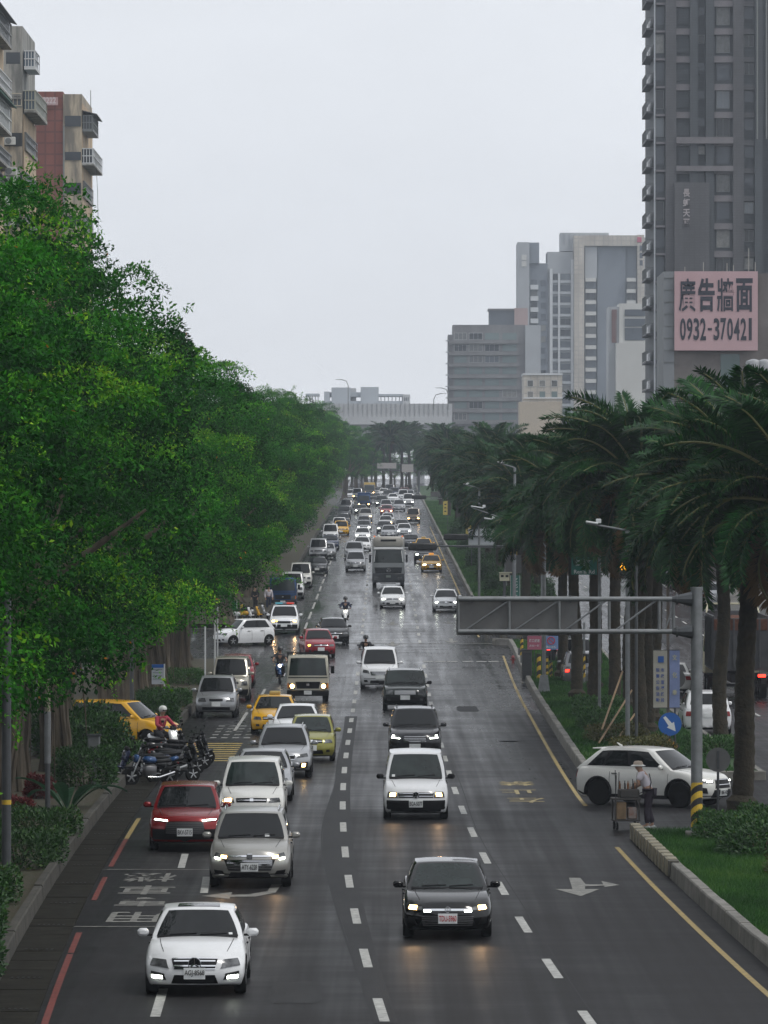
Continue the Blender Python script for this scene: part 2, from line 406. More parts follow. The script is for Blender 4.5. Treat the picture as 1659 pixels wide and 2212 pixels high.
# straight + turn arrow in the third lane; turn arrow in the first; straight arrows beyond the crossing
d = dof(1912); road_arrow(xw(1265, d), d, [(-.28, 2.6), (-.02, 2.6), (.02, .6), (.42, .5), (.42, 1.6), (.78, .35), (.42, -.3), (.42, .15), (-.02, -.1), (-.05, -.9), (.28, -.9), (-.22, -3.0), (-.72, -.9), (-.33, -.9)])
d = dof(1927); road_arrow(xw(530, d), d, [(.75, 2.6), (.52, 2.6), (.48, .6), (.1, -.35), (-.3, -.5), (-.3, .3), (-.95, -.85), (-.3, -1.7), (-.3, -1.15), (.25, -1.0), (.66, .1)])
for (x, y) in ((848, 1390), (848, 1346), (970, 1343), (975, 1383)):
    d = dof(y); road_arrow(xw(x, d), d, [(-.12, 3), (.12, 3), (.1, -.6), (.45, -.6), (0, -3), (-.45, -.6), (-.1, -.6)])
# opposite carriageway markings
for k in range(40):
    for X in (15.5, 19.0): dash('lane_dash', lambda Y, X=X: X, 170+k*10, 174+k*10, .14, white_paint)
sheet('edge_line', lambda Y: 21.7, lambda Y: 21.84, rng(180, 600), Z0+.008, white_paint, 1, main)

# ------------------------------------------------------------------ kerbs, gutter slabs, planting strips
def kerb(name, fx, ys, wdt, h, side_, mats, parent=None, kind='structure'):
    """profiled kerb: face at fx(Y), body on the side_ (+1 right, -1 left)"""
    mb = MB(); prof = [(0, -.06), (.02, h-.03), (.045, h), (wdt, h), (wdt, -.06)]
    for Y in ys:
        for (px, pz) in prof: mb.v.append((fx(Y)+side_*px, Y, gz(Y)+pz))
    k = len(prof)
    for j in range(len(ys)-1):
        for i in range(k-1): mb.f.append((j*k+i, j*k+i+1, (j+1)*k+i+1, (j+1)*k+i)); mb.m.append(0)
    mb.f += [tuple(range(k)), tuple((len(ys)-1)*k+i for i in range(k))]; mb.m += [0, 0]
    o = mb.build(name, mats, parent)
    if kind and parent is None: o['kind'] = kind
    return o
med = []
KH = .34
for (a, b) in ((70, 131), (160, 290), (312, 1000)):
    med_e = bpy.data.objects.new('median_kerb', None); COL.objects.link(med_e); med_e['kind'] = 'structure'
    y = a
    kk = 0
    while y < b-.01:                      # kerb stones one after the other
        step = 3.0 if y < 290 else 24.0
        e = min(b, y+step); g = .03
        kerb('kerb_stone', KERB_R, [y+g, (y+e)/2, e-g] if e-y > 1.2 else [y, e], .24, KH+.008*((kk*7) % 3-1), 1, concrete, med_e); y = e; kk += 1
    kerb('kerb_stone', MED_R, rng(a+.3, b-.3), .22, .25, -1, concrete, med_e)
    o = sheet('median_lawn', lambda Y: KERB_R(Y)+.2, lambda Y: MED_R(Y)-.2, rng(a+.15, b-.15), .22, lawn_m, 4, kind='structure')
    for Yc in (a, b):
        mb = MB(); mb.box(((KERB_R(Yc)+MED_R(Yc))/2, Yc+(.12 if Yc == a else -.12), gz(Yc)+KH/2-.08), (MED_R(Yc)-KERB_R(Yc)-.02, .24, KH), 0, ch=.03); mb.build('kerb_end', concrete, med_e)
# painted ribs on the median nose
ky, kb = mat('nose_paint_yellow', (.20, .18, .125), .7, var=.3, scale=4), mat('nose_paint_dark', (.085, .08, .065), .7)
nose = thing('median_nose_block', 'row of pale and dark ribs on the median nose beside the gap', 'kerb block', (0, 0, 0))
for k in range(24):
    Y = 117.3+k*.58+.1*(k % 2); e_ = .012*(k % 2); rl = .74 if k % 2 else .30
    mb = MB(); x = KERB_R(Y); mb.box((x-.012-e_, Y, KH/2+.02), (.05, rl, KH+.06-.02*(k % 2 == 0)), 0, ch=.012); mb.box((x+.1, Y, KH+.02+e_), (.22, rl, .05), 0, ch=.012); mb.build('rib', ky if k % 2 else kb, nose)
# striped kerb end beyond the crossing
nose2 = thing('striped_kerb_end', 'black and yellow striped kerb end beyond the crossing', 'kerb block', (0, 0, 0))
for k in range(12):
    mb = MB(); mb.box((6.4+k*.46, 311.7, gz(311.7)+.2), (.46, .22, .42), 0, ch=.02); mb.build('stripe', [mat('warning_yellow', (.55, .36, .03), .55, var=.2), mat('warning_black', (.015, .015, .015), .5)][k % 2], nose2)
# left: gutter slabs, planter kerb, bed
for (a, b) in ((70, 171), (193, 268), (314, 760)):
    ke = bpy.data.objects.new('planter_kerb', None); COL.objects.link(ke); ke['kind'] = 'structure'
    y = a; kk = 0
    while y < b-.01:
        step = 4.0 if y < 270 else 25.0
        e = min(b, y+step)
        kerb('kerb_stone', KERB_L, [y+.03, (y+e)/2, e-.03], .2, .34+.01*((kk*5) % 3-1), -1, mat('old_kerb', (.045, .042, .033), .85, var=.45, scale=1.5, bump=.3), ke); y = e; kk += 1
    sheet('planting_bed', lambda Y: -15, lambda Y: KERB_L(Y)-.15, rng(a, b), .2, earth, 5, kind='structure')
gut = bpy.data.objects.new('gutter_path', None); COL.objects.link(gut); gut['kind'] = 'structure'
y = 72.0
while y < 168:
    e = y+1.9
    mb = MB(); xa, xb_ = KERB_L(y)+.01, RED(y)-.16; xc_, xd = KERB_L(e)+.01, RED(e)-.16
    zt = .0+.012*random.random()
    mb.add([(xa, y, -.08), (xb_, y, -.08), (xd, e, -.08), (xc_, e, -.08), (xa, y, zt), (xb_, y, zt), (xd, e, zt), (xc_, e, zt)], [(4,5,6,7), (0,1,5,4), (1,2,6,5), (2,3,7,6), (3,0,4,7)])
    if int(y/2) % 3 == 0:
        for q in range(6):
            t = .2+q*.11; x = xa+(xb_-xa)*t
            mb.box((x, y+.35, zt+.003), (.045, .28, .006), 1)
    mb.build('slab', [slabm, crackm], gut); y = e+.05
# far pavement right of the opposite carriageway
sheet('pavement', lambda Y: 23.0, lambda Y: 30, rng(140, 900), .12, concrete, 1, kind='structure')
# ------------------------------------------------------------------ vegetation
bark = mat('fig_bark', (.135, .11, .078), .9, col2=(.04, .033, .025), scale=2.5, bump=.6, bscale=9, stretch=(1, 1, .25))
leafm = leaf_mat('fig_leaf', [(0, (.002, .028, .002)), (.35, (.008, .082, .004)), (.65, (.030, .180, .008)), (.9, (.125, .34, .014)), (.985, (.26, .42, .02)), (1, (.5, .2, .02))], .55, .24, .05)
rs = np.random.RandomState(11)
def unit(a): return a/np.maximum(np.linalg.norm(a, axis=-1, keepdims=True), 1e-9)
def leaves(P0, D, N, L, W_, rsx):
    """kite-shaped leaves: base P0, pointing D, face normal about N"""
    D = unit(D); S_ = unit(np.cross(D, N)); Nn = np.cross(S_, D)
    L = L[:, None]; W_ = W_[:, None]
    V = np.stack([P0, P0+D*L*.45+S_*W_*.5+Nn*L*.05, P0+D*L-Nn*L*.06, P0+D*L*.45-S_*W_*.5+Nn*L*.05], 1)
    return V
def crown_mesh(name, seed, rad=(4.2, 4.2, 5.2), zc=9.2, npad=74, per=640, leaf=.125, zmin=4.3, sprigs=60, young=.5):
    """crown built of foliage pads set apart on an uneven hull: each pad a leafy dome with a shaded underside, a thin core behind, young shoots sticking out"""
    r = np.random.RandomState(seed); V = []; T = []
    ph = r.uniform(0, 6.28, 6)
    def hull(p):
        return 1+.16*math.sin(2.6*p[0]+ph[0])*math.cos(2.1*p[2]+ph[1])+.12*math.sin(3.7*p[1]+ph[2]+2*p[2])
    C = []; tries = 0
    while len(C) < npad and tries < 6000:
        tries += 1; z = r.uniform(zmin, zc+rad[2]-.6); u = max(-1, min(1, (z-zc+.6)/(rad[2]+.6))); Rz = max(.2, (1-abs(u)**2.6)**(1/2.0)); az = r.uniform(0, 6.283)
        q = r.uniform(.62, 1.0) if len(C) > npad*.15 else r.uniform(.1, .6)
        c = np.array([math.cos(az)*rad[0]*Rz*q, math.sin(az)*rad[1]*Rz*q, z]); c[:2] *= hull(c/4)
        if all(np.linalg.norm((c-b)*np.array([1, 1, 1.35])) > 1.42 for b in C): C.append(c)
    def add(pos, D, Nn, L, tt, n): V.append(leaves(pos, D, Nn, L, L*r.uniform(.46, .62, n), r)); T.append(np.clip(tt, 0, .985))
    for c in C:
        o = unit(c-np.array([0, 0, zc-2.0])); n = int(per*r.uniform(.7, 1.35)); R0 = r.uniform(.75, 1.35)
        dd = unit(r.normal(size=(n, 3))+o*.7+np.array([0, 0, .75])); k = int(r.uniform(5, 9)); bumps = unit(r.normal(size=(k, 3))+o*.7+np.array([0, 0, .3]))
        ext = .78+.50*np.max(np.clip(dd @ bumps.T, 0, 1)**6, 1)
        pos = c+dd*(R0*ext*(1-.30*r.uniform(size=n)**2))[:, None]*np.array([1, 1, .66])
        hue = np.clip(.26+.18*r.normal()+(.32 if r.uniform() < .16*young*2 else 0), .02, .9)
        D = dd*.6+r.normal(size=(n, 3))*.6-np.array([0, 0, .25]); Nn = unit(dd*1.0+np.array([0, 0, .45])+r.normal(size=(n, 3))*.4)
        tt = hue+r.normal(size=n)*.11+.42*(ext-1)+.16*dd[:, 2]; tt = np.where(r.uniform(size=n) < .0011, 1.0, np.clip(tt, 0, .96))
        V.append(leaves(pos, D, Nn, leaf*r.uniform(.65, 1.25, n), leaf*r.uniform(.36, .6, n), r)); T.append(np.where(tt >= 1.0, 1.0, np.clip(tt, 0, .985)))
    n = 9000; dd = unit(r.normal(size=(n, 3))); pos = dd*(np.array(rad)*.62)*(r.uniform(.4, 1, n)**.5)[:, None]+np.array([0, 0, zc-.3]); pos = pos[pos[:, 2] > zmin-.2]; n = len(pos)
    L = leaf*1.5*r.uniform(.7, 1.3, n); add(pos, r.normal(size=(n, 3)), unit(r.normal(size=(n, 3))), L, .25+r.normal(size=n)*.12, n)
    for q in range(sprigs):
        c = C[int(r.uniform(0, len(C)))]; o = unit(c-np.array([0, 0, zc-2.5])); tip = unit(o*.8+np.array([0, 0, .5])+r.normal(size=3)*.4); nl = int(r.uniform(24, 60)); t = r.uniform(.5, 1, nl)*r.uniform(1.2, 2.3)
        base = c+tip*t[:, None]+np.array([0, 0, -.14])*(t**2)[:, None]+r.normal(size=(nl, 3))*.08*(1.6-t*.5)[:, None]
        L = leaf*r.uniform(.6, 1.1, nl); add(base, tip*.6+r.normal(size=(nl, 3))*.7, unit(r.normal(size=(nl, 3))*.5+np.array([0, 0, .8])), L, .42+.2*t+r.normal(size=nl)*.1, nl)
    return quads_mesh(name, np.concatenate(V), np.concatenate(T))
def trunk_mesh(name, seed, h=7.2):
    """old fig: one thick fluted trunk, rope-like roots grown round it, four spreading limbs, a few hanging roots"""
    r = random.Random(seed); mb = MB(); lx, ly = r.uniform(-.25, .25), r.uniform(-.25, .25)
    ax = lambda z: (lx*z/4+.08*math.sin(z*1.3+seed), ly*z/4+.08*math.cos(z*1.1+seed))
    zs = [-.2, .15, .5, 1.0, 1.7, 2.5, 3.3, 4.1]; rad = [.80, .62, .50, .42, .37, .36, .38, .34]
    mb.tube([(*ax(z), z) for z in zs], rad, 14)
    for k in range(8):
        a0 = k*.785+r.uniform(-.3, .3); tw = r.uniform(-.5, .5); pts = []; rs_ = []
        for q in range(8):
            z = -.15+q*.6; c = ax(z); rr_ = (.78 if q == 0 else .46 if q == 1 else .38)*r.uniform(.92, 1.08); a = a0+tw*q*.25
            pts.append((c[0]+rr_*math.cos(a), c[1]+rr_*math.sin(a), z)); rs_.append(.13-.008*q)
        mb.tube(pts, rs_, 7)
    for k in range(4):
        a = k*1.57+r.uniform(-.4, .4); c = ax(3.9); L = r.uniform(1.8, 2.6)
        pts = [(c[0], c[1], 3.4), (c[0]+math.cos(a)*.5, c[1]+math.sin(a)*.5, 4.5), (c[0]+math.cos(a)*L*.8, c[1]+math.sin(a)*L*.8, 6.0), (c[0]+math.cos(a)*L*1.2, c[1]+math.sin(a)*L*1.2, h+r.uniform(0, 1.8))]
        mb.tube(pts, [.26, .22, .14, .04], 9)
        for q in range(2):
            b = a+r.uniform(-1, 1); L2 = r.uniform(1.4, 2.6); p0 = Vector(pts[1+q]); mb.tube([p0, p0+Vector((math.cos(b)*L2*.5, math.sin(b)*L2*.5, .8)), p0+Vector((math.cos(b)*L2, math.sin(b)*L2, 1.7))], [.12, .08, .03], 7)
    for k in range(5):
        a = r.uniform(0, 6.28); R0 = r.uniform(.7, 1.3); x, y = R0*math.cos(a), R0*math.sin(a); z1 = r.uniform(4.0, 5.2)
        mb.tube([(x*.8, y*.8, z1), (x+r.uniform(-.1, .1), y, z1*.55), (x*1.05, y*1.05, r.uniform(.6, 2.4))], [.035, .025, .015], 5)
    return mb.mesh(name, smooth=50)
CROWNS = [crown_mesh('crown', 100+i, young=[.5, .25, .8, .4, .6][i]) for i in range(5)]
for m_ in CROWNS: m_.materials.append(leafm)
TRUNKS = [trunk_mesh('trunk', 50+i) for i in range(4)]
for m_ in TRUNKS: m_.materials.append(bark)
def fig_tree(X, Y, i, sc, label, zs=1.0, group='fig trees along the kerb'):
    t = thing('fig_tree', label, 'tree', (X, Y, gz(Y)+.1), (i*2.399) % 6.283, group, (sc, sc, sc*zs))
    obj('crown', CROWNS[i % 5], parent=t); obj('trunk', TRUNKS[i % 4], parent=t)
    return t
# street trees on the left, near to far
LT = [(-11.2, 56, 1.0), (-11.4, 64, 1.02), (-11.2, 72, 1.0), (-11.6, 80, 1.0), (-11.0, 87.5, 1.02), (-10.9, 96, 1.0), (-11.4, 104, 1.06), (-10.7, 112, 1.03), (-10.4, 121, 1.06), (-10.6, 130, 1.07), (-10.3, 140, 1.05), (-10.9, 150, 1.06), (-10.3, 161, .98), (-10.8, 170.5, 1.0),  # row carried on out of view: nearest three added to shade the left verge
      (-10.4, 195, 1.04), (-10.2, 205, .98), (-10.4, 216, 1.03), (-10.2, 228, 1.0), (-10.4, 241, 1.04), (-10.2, 254, .98), (-10.6, 266, 1.0)]
Y = 316
while Y < 800:
    LT.append((-10.0+random.uniform(-.3, .3), Y, random.uniform(.9, 1.06))); Y += 11.5 if Y < 480 else 17
NT = len(LT)
ORD = ['first', 'second', 'third', 'fourth', 'fifth', 'sixth', 'seventh', 'eighth', 'ninth', 'tenth', 'eleventh', 'twelfth', 'thirteenth', 'fourteenth', 'fifteenth', 'sixteenth', 'seventeenth', 'eighteenth', 'nineteenth', 'twentieth']
def ordn(i):
    if i < 20: return ORD[i]
    tens = ['twenty', 'thirty', 'forty', 'fifty', 'sixty', 'seventy'][(i+1)//10-2]
    return tens+'-'+ORD[(i+1) % 10-1] if (i+1) % 10 else {'twenty': 'twentieth', 'thirty': 'thirtieth', 'forty': 'fortieth', 'fifty': 'fiftieth', 'sixty': 'sixtieth', 'seventy': 'seventieth'}[tens]
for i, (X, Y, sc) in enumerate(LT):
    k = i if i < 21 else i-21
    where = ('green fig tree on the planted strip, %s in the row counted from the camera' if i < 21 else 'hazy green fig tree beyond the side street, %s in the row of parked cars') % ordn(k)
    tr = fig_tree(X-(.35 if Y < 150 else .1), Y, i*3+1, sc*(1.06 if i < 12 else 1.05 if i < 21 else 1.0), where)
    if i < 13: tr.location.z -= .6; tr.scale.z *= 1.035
# second row behind, filling between trunks and houses
for i, (X, Y) in enumerate([(-17, 108), (-18, 126), (-17.5, 146), (-18, 168), (-17, 205), (-18, 228), (-17, 250), (-18, 330), (-18, 370), (-17, 420)]):
    fig_tree(X, Y, i*2+3, .98, 'dark fig tree standing behind the kerbside row, %s from the camera' % ordn(i), group='fig trees of the second row')
# dark broadleaf trees beyond the opposite carriageway
for i, (X, Y) in enumerate([(27.5, 268), (28, 300), (27.5, 330), (28, 362), (27.5, 395), (28, 430), (27, 470), (28, 520), (27.5, 570), (28, 620), (27, 690), (28, 760)]):
    fig_tree(X, Y, i*2, .72, 'dark broadleaf tree beyond the opposite lanes, %s from the camera' % ordn(i), group='trees beyond the opposite lanes')
# trees at the far end of the road
for i, (x, d, s_) in enumerate([(745, 830, .85), (770, 880, .8), (792, 960, .8), (810, 985, .75), (735, 985, .9), (700, 985, .95), (660, 985, 1.0)]):
    fig_tree(xw(x, d), d, i*2+1, s_, 'hazy tree before the elevated road, %s of that clump' % ordn(i), group='hazy trees before the elevated road')

for i, (x, d, s_) in enumerate([(782, 1005, .5), (803, 1012, .46), (828, 1014, .5), (852, 1006, .44), (878, 1012, .48), (904, 1010, .5), (930, 1006, .5), (760, 1008, .55)]):
    fig_tree(xw(x, d), d, i*2+2, s_, 'low hazy tree under the viaduct, %s from the left end of that belt' % ordn(i), group='low trees under the viaduct')
# palms -----------------------------------------------------------
pleaf = leaf_mat('palm_leaflet', [(0, (.003, .026, .007)), (.4, (.008, .058, .012)), (.8, (.024, .11, .016)), (.97, (.08, .17, .03)), (1, (.20, .12, .05))], .5, .2, .14)
pstem = mat('palm_frond_stem', (.16, .16, .05), .6)
ptrunk = mat('palm_bark', (.045, .034, .02), .95, col2=(.014, .014, .007), scale=3, bump=.8, bscale=12)
def frond_mesh(seed, L=4.3, droop=1.0, dead=False):
    r = np.random.RandomState(seed); n = 62
    s = np.linspace(0, 1, n); ang = R(68)-R(118)*droop*s**1.25          # leaves the crown upward, tip hangs
    dx, dz = np.cos(ang)*L/n, np.sin(ang)*L/n
    X = np.cumsum(dx); Z = np.cumsum(dz); P0 = np.stack([X, r.uniform(-.55, .55)*s**2+r.normal(size=n)*.004, Z], 1)
    T = np.stack([np.cos(ang), 0*ang, np.sin(ang)], 1); U = np.stack([-np.sin(ang), 0*ang, np.cos(ang)], 1); B = np.array([0, 1, 0])
    V = []; tint = []
    k = s > .16
    ln = (.66*np.sin(np.pi*(.12+.80*s))**.7+.05)[k]
    for rep in range(3):
        for sg in (-1, 1):
            D = T[k]*r.uniform(.35, .9, k.sum())[:, None]+B*sg*.85+U[k]*r.uniform(-.1, .75, k.sum())[:, None]-np.array([0, 0, .16])
            base = P0[k]+T[k]*(rep*.33*L/n)
            l = ln*r.uniform(.85, 1.1, len(ln)); V.append(leaves(base, D+r.normal(size=D.shape)*.09, U[k], l, np.full(len(l), .055), r))
            tint.append(np.clip(.42+r.normal(size=len(l))*.2, 0, .96) if not dead else np.full(len(l), 1.0))
    V = np.concatenate(V); me = quads_mesh('frond', V, np.concatenate(tint)); me.materials.append(pleaf)
    bm = bmesh.new(); bm.from_mesh(me); mb = MB(); pts = [tuple(P0[i]) for i in range(0, n, 6)]
    pts[0] = (0, 0, 0); mb.tube(pts, [.055*(1-.85*i/len(pts))+.006 for i in range(len(pts))], 4); tm = mb.mesh('t'); bm.from_mesh(tm)
    for f in bm.faces[-len(tm.polygons):] if False else []: pass
    bm.faces.ensure_lookup_table()
    for f in list(bm.faces)[len(V):]: f.material_index = 1
    bm.to_mesh(me); bm.free(); bpy.data.meshes.remove(tm); me.materials.append(pstem)
    return me
FRONDS = [frond_mesh(1, 3.7, .50), frond_mesh(2, 4.1, .70), frond_mesh(3, 3.9, .88), frond_mesh(4, 4.0, 1.0), frond_mesh(5, 3.5, .8), frond_mesh(6, 3.9, .95), frond_mesh(7, 3.8, .6)]
DEADF = frond_mesh(9, 3.2, 1.25, True)
def palm_trunk(seed, h):
    r = random.Random(seed); mb = MB(); pts = []; rr = []
    n = int(h/.16)
    for i in range(n+1):
        z = -.2+i*(h+.2)/n; pts.append((.05*math.sin(i*.21+seed), .04*math.cos(i*.17+seed), z))
        rr.append((.29-.05*min(1, z/5)+(.12 if z < .3 else 0))*(1.05 if i % 2 else .96))
    mb.tube(pts, rr, 12)
    for i in range(34):                                   # boots of cut fronds below the crown
        a = i*2.4; z = h-1.6+i*.05; x, y = math.cos(a), math.sin(a)
        mb.tube([(x*.24, y*.24, z), (x*.42, y*.42, z+.28), (x*.55, y*.55, z+.5)], [.10, .07, .03], 4)
    return mb.mesh('trunk', smooth=40)
PT = {}
def palm(X, Y, h, seed, label, nf=54, sc=1.0, joined=None):
    r = random.Random(seed); t = thing('palm_tree', label, 'palm tree', (X, Y, gz(Y)+.2), r.uniform(0, 6.28), 'palms on the median', (sc, sc, sc))
    key = round(h*2)
    if key not in PT: PT[key] = palm_trunk(key, key/2); PT[key].materials.append(ptrunk)
    h = key/2; obj('trunk', PT[key], parent=t); t.rotation_euler = (R(r.uniform(-2, 2)), R(r.uniform(-2, 2)), t.rotation_euler[2])
    pl = []
    for i in range(nf):
        u = i/nf; az = i*2.39996+r.uniform(-.2, .2); el = R(20)-R(72)*u**.9+R(r.uniform(-14, 14))   # young fronds upright in the middle
        pl.append((r.choice([0, 6, 1]) if u < .3 else (r.choice([1, 2, 4, 5, 6]) if u < .75 else r.choice([2, 3, 5])), az, el, r.uniform(.75, 1.12), h+.35-.75*u, .12+.12*u))
    if joined is None:
        for (k, az, el, s_, z, ro) in pl:
            o = obj('frond', FRONDS[k], parent=t, loc=(math.cos(az)*ro, math.sin(az)*ro, z), rot=(r.uniform(-.5, .5), -el, az), scale=(s_, s_, s_))
        for q in range(4):
            az = r.uniform(0, 6.28); obj('frond', DEADF, parent=t, loc=(math.cos(az)*.25, math.sin(az)*.25, h-.6), rot=(0, R(58), az))
    else: obj('crown', joined, parent=t, loc=(0, 0, h))
    return t
def joined_crown(seed, nf=72):
    r = random.Random(seed); bm = bmesh.new()
    for i in range(nf):
        u = i/nf; az = i*2.39996+r.uniform(-.2, .2); el = R(20)-R(72)*u**.9+R(r.uniform(-14, 14)); k = r.choice([0, 1]) if u < .3 else r.choice([1, 2, 3, 4, 5, 6])
        n0 = len(bm.verts); bm.from_mesh(FRONDS[k]); bm.verts.ensure_lookup_table()
        ro = .12+.12*u; M = Matrix.Translation((math.cos(az)*ro, math.sin(az)*ro, .35-.75*u)) @ Matrix.Rotation(az, 4, 'Z') @ Matrix.Rotation(-el, 4, 'Y') @ Matrix.Rotation(r.uniform(-.25, .25), 4, 'X')
        bmesh.ops.transform(bm, matrix=M, verts=bm.verts[n0:])
    me = bpy.data.meshes.new('crown'); bm.to_mesh(me); bm.free(); me.materials.append(pleaf); me.materials.append(pstem); return me
JC = [joined_crown(21), joined_crown(22)]
PALMS = [(9.75, 139, 8.0), (10.95, 133, 8.0), (9.15, 183, 9.5), (9.75, 188, 9.0), (9.25, 205, 9.5), (8.85, 214, 9.0), (11.6, 176, 8.5), (11.2, 224, 9.0), (10.4, 197, 8.5), (8.5, 223, 8.5), (10.2, 213, 8.5), (9.7, 234, 8.5), (8.6, 246, 8.0)]
for i, (X, Y, h) in enumerate(PALMS):
    palm(X, Y, h, 300+i, 'thick-trunked date palm on the near median, %s from the camera' % ordn(sorted(p[1] for p in PALMS).index(Y)), nf=84, sc=random.uniform(.92, 1.06))
FP = [(9.0, 322), (10.2, 336), (8.8, 352), (10.0, 370), (8.9, 388), (9.9, 408), (8.7, 428), (9.8, 450), (8.6, 474), (9.6, 500), (8.6, 530), (9.5, 562), (8.5, 596), (9.3, 632), (8.5, 672), (9.2, 716), (8.6, 764), (9.0, 820)]
for i, (X, Y) in enumerate(FP):
    palm(X, Y, random.choice([6.5, 7.0, 7.5]), 400+i, 'hazy date palm on the median beyond the crossing, %s in that row' % ordn(i), joined=JC[i % 2], sc=random.uniform(.95, 1.18))
for i, (x, d) in enumerate([(845, 955), (868, 965), (828, 975), (885, 985)]):
    palm(xw(x, d), d, 8.0, 500+i, 'hazy palm at the far end of the road below the elevated road, %s of four' % ordn(i), joined=JC[i % 2], sc=1.1)

# shrubs, hedges, grass --------------------------------------------
hleaf = leaf_mat('hedge_leaf', [(0, (.008, .035, .006)), (.4, (.02, .08, .010)), (.8, (.05, .14, .016)), (.97, (.13, .18, .025)), (1, (.25, .05, .03))], .5, .25)
rleaf = leaf_mat('red_leaf', [(0, (.05, .008, .008)), (.5, (.13, .018, .02)), (.9, (.22, .04, .03)), (1, (.05, .08, .02))], .5, .25)
def shrub_mesh(name, seed, sx, sy, sz, n, leaf, mat_, tb=.4):
    r = np.random.RandomState(seed); d = unit(r.normal(size=(n, 3))); d[:, 2] = np.abs(d[:, 2])
    p = np.abs(d)**.75*np.sign(d); p = p/np.maximum(np.abs(p).max(1, keepdims=True)**.45, .3)
    rad = r.uniform(.72, 1.0, n)*(1+.14*np.sin(5*d[:, 0]+seed)*np.cos(4*d[:, 1]+2*seed))
    pos = p*rad[:, None]*np.array([sx, sy, sz]); pos[:, 2] = np.maximum(pos[:, 2], .03)
    L = leaf*r.uniform(.6, 1.3, n)
    V = leaves(pos, d+r.normal(size=d.shape)*.7+np.array([0, 0, .3]), unit(d+np.array([0, 0, .6])+r.normal(size=d.shape)*.4), L, L*.5, r)
    me = quads_mesh(name, V, np.clip(tb+r.normal(size=n)*.2, 0, .96)); me.materials.append(mat_); return me
SH = [shrub_mesh('foliage', 1, .9, 1.6, .75, 5200, .09, hleaf), shrub_mesh('foliage', 2, .8, 1.1, 1.0, 5200, .09, hleaf, .3), shrub_mesh('foliage', 3, .5, .6, .8, 2600, .13, rleaf, .45), shrub_mesh('foliage', 4, 1.0, 3.0, .5, 7000, .07, hleaf, .35), shrub_mesh('foliage', 6, .9, 1.6, .55, 4200, .08, leaf_mat('olive_hedge_leaf', [(0, (.03, .035, .008)), (.5, (.07, .075, .015)), (1, (.16, .14, .03))], .5, .25), .45)]
stemm = mat('shrub_stem', (.07, .05, .03), .9)
sm = MB()
for k in range(7):
    a = k*.9; sm.tube([(.05*math.cos(a), .05*math.sin(a), -.1), (.3*math.cos(a), .3*math.sin(a), .45)], [.02, .008], 5)
SMESH = sm.mesh('stem'); SMESH.materials.append(stemm)
def shrub(x, Y, k, s_, label, group, zb=.2, name='shrub', rz=None):
    t = thing(name, label, 'shrub', (x, Y, gz(Y)+zb), rz if rz is not None else random.uniform(-.2, .2), group, (s_, s_, s_))
    obj('foliage', SH[k], parent=t); obj('stem', SMESH, parent=t); return t
# left bed
LS = [(-8.6, 90, 1, 1.2, 'low dark shrub at the bottom corner of the planted strip'), (-9.0, 98, 1, 1.25, 'clipped dark shrub beside the first grey pole'), (-9.3, 106, 0, 1.1, 'dark rounded shrub at the kerb before the concrete box'),
      (-8.9, 118, 0, 1.15, 'dark leafy shrub behind the concrete utility box'), (-9.0, 127, 0, 1.1, 'bright-topped shrub below the pole with the grey box'), (-9.9, 136, 2, .7, 'red-leaved shrub beside the parked motorcycles'),
      (-10.0, 146, 2, .8, 'red cordyline shrub below the fig trunks'), (-9.0, 152, 1, 1.2, 'green shrub behind the parked motorcycles'), (-9.5, 166.5, 1, 1.55, 'tall green shrub in front of the yellow taxi'), (-10.3, 170.6, 1, 1.75, 'tallest dark shrub hiding the tail of the yellow taxi'),
      (-8.7, 166, 0, 1.0, 'small shrub at the alley corner by the taxi door'), (-8.9, 197, 1, 1.2, 'leafy shrub at the alley corner beside the parked silver off-roader'), (-9.2, 204, 1, 1.1, 'green shrub behind the bus stop sign'), (-9.0, 215, 0, 1.0, 'shrub under the figs beside the parked beige van'), (-9.4, 240, 0, 1.0, 'low shrub at the corner of the side street')]
for (x, Y, k, s_, lb) in LS: shrub(x+sh(Y)*.8, Y, k, s_, lb, 'shrubs on the planted strip')
# big banana-like leaves near the motorcycles
bl = leaf_mat('broad_leaf', [(0, (.02, .07, .03)), (1, (.05, .14, .06))], .4, .3)
t = thing('broad_leaf_plant', 'plant with long blue-green ribbed leaves beside the fig trunks', 'plant', (-8.75, 141, .2))
for k in range(7):
    a = -2.6+k*.85; mb = MB(); n = 9
    for i in range(n+1):
        u = i/n; rr_ = .15+1.5*u; z = 1.9*u-1.7*u*u*(.6+.08*k); wv = .20*math.sin(math.pi*min(1, u*.97+.03))
        px, py = math.cos(a), math.sin(a)
        mb.v += [(px*rr_-py*wv, py*rr_+px*wv, z+.02), (px*rr_, py*rr_, z-.03), (px*rr_+py*wv, py*rr_-px*wv, z+.02)]
    for i in range(n): mb.f += [(3*i, 3*i+1, 3*i+4, 3*i+3), (3*i+1, 3*i+2, 3*i+5, 3*i+4)]; mb.m += [0, 0]
    mb.build('leaf', bl, t, recalc=False)
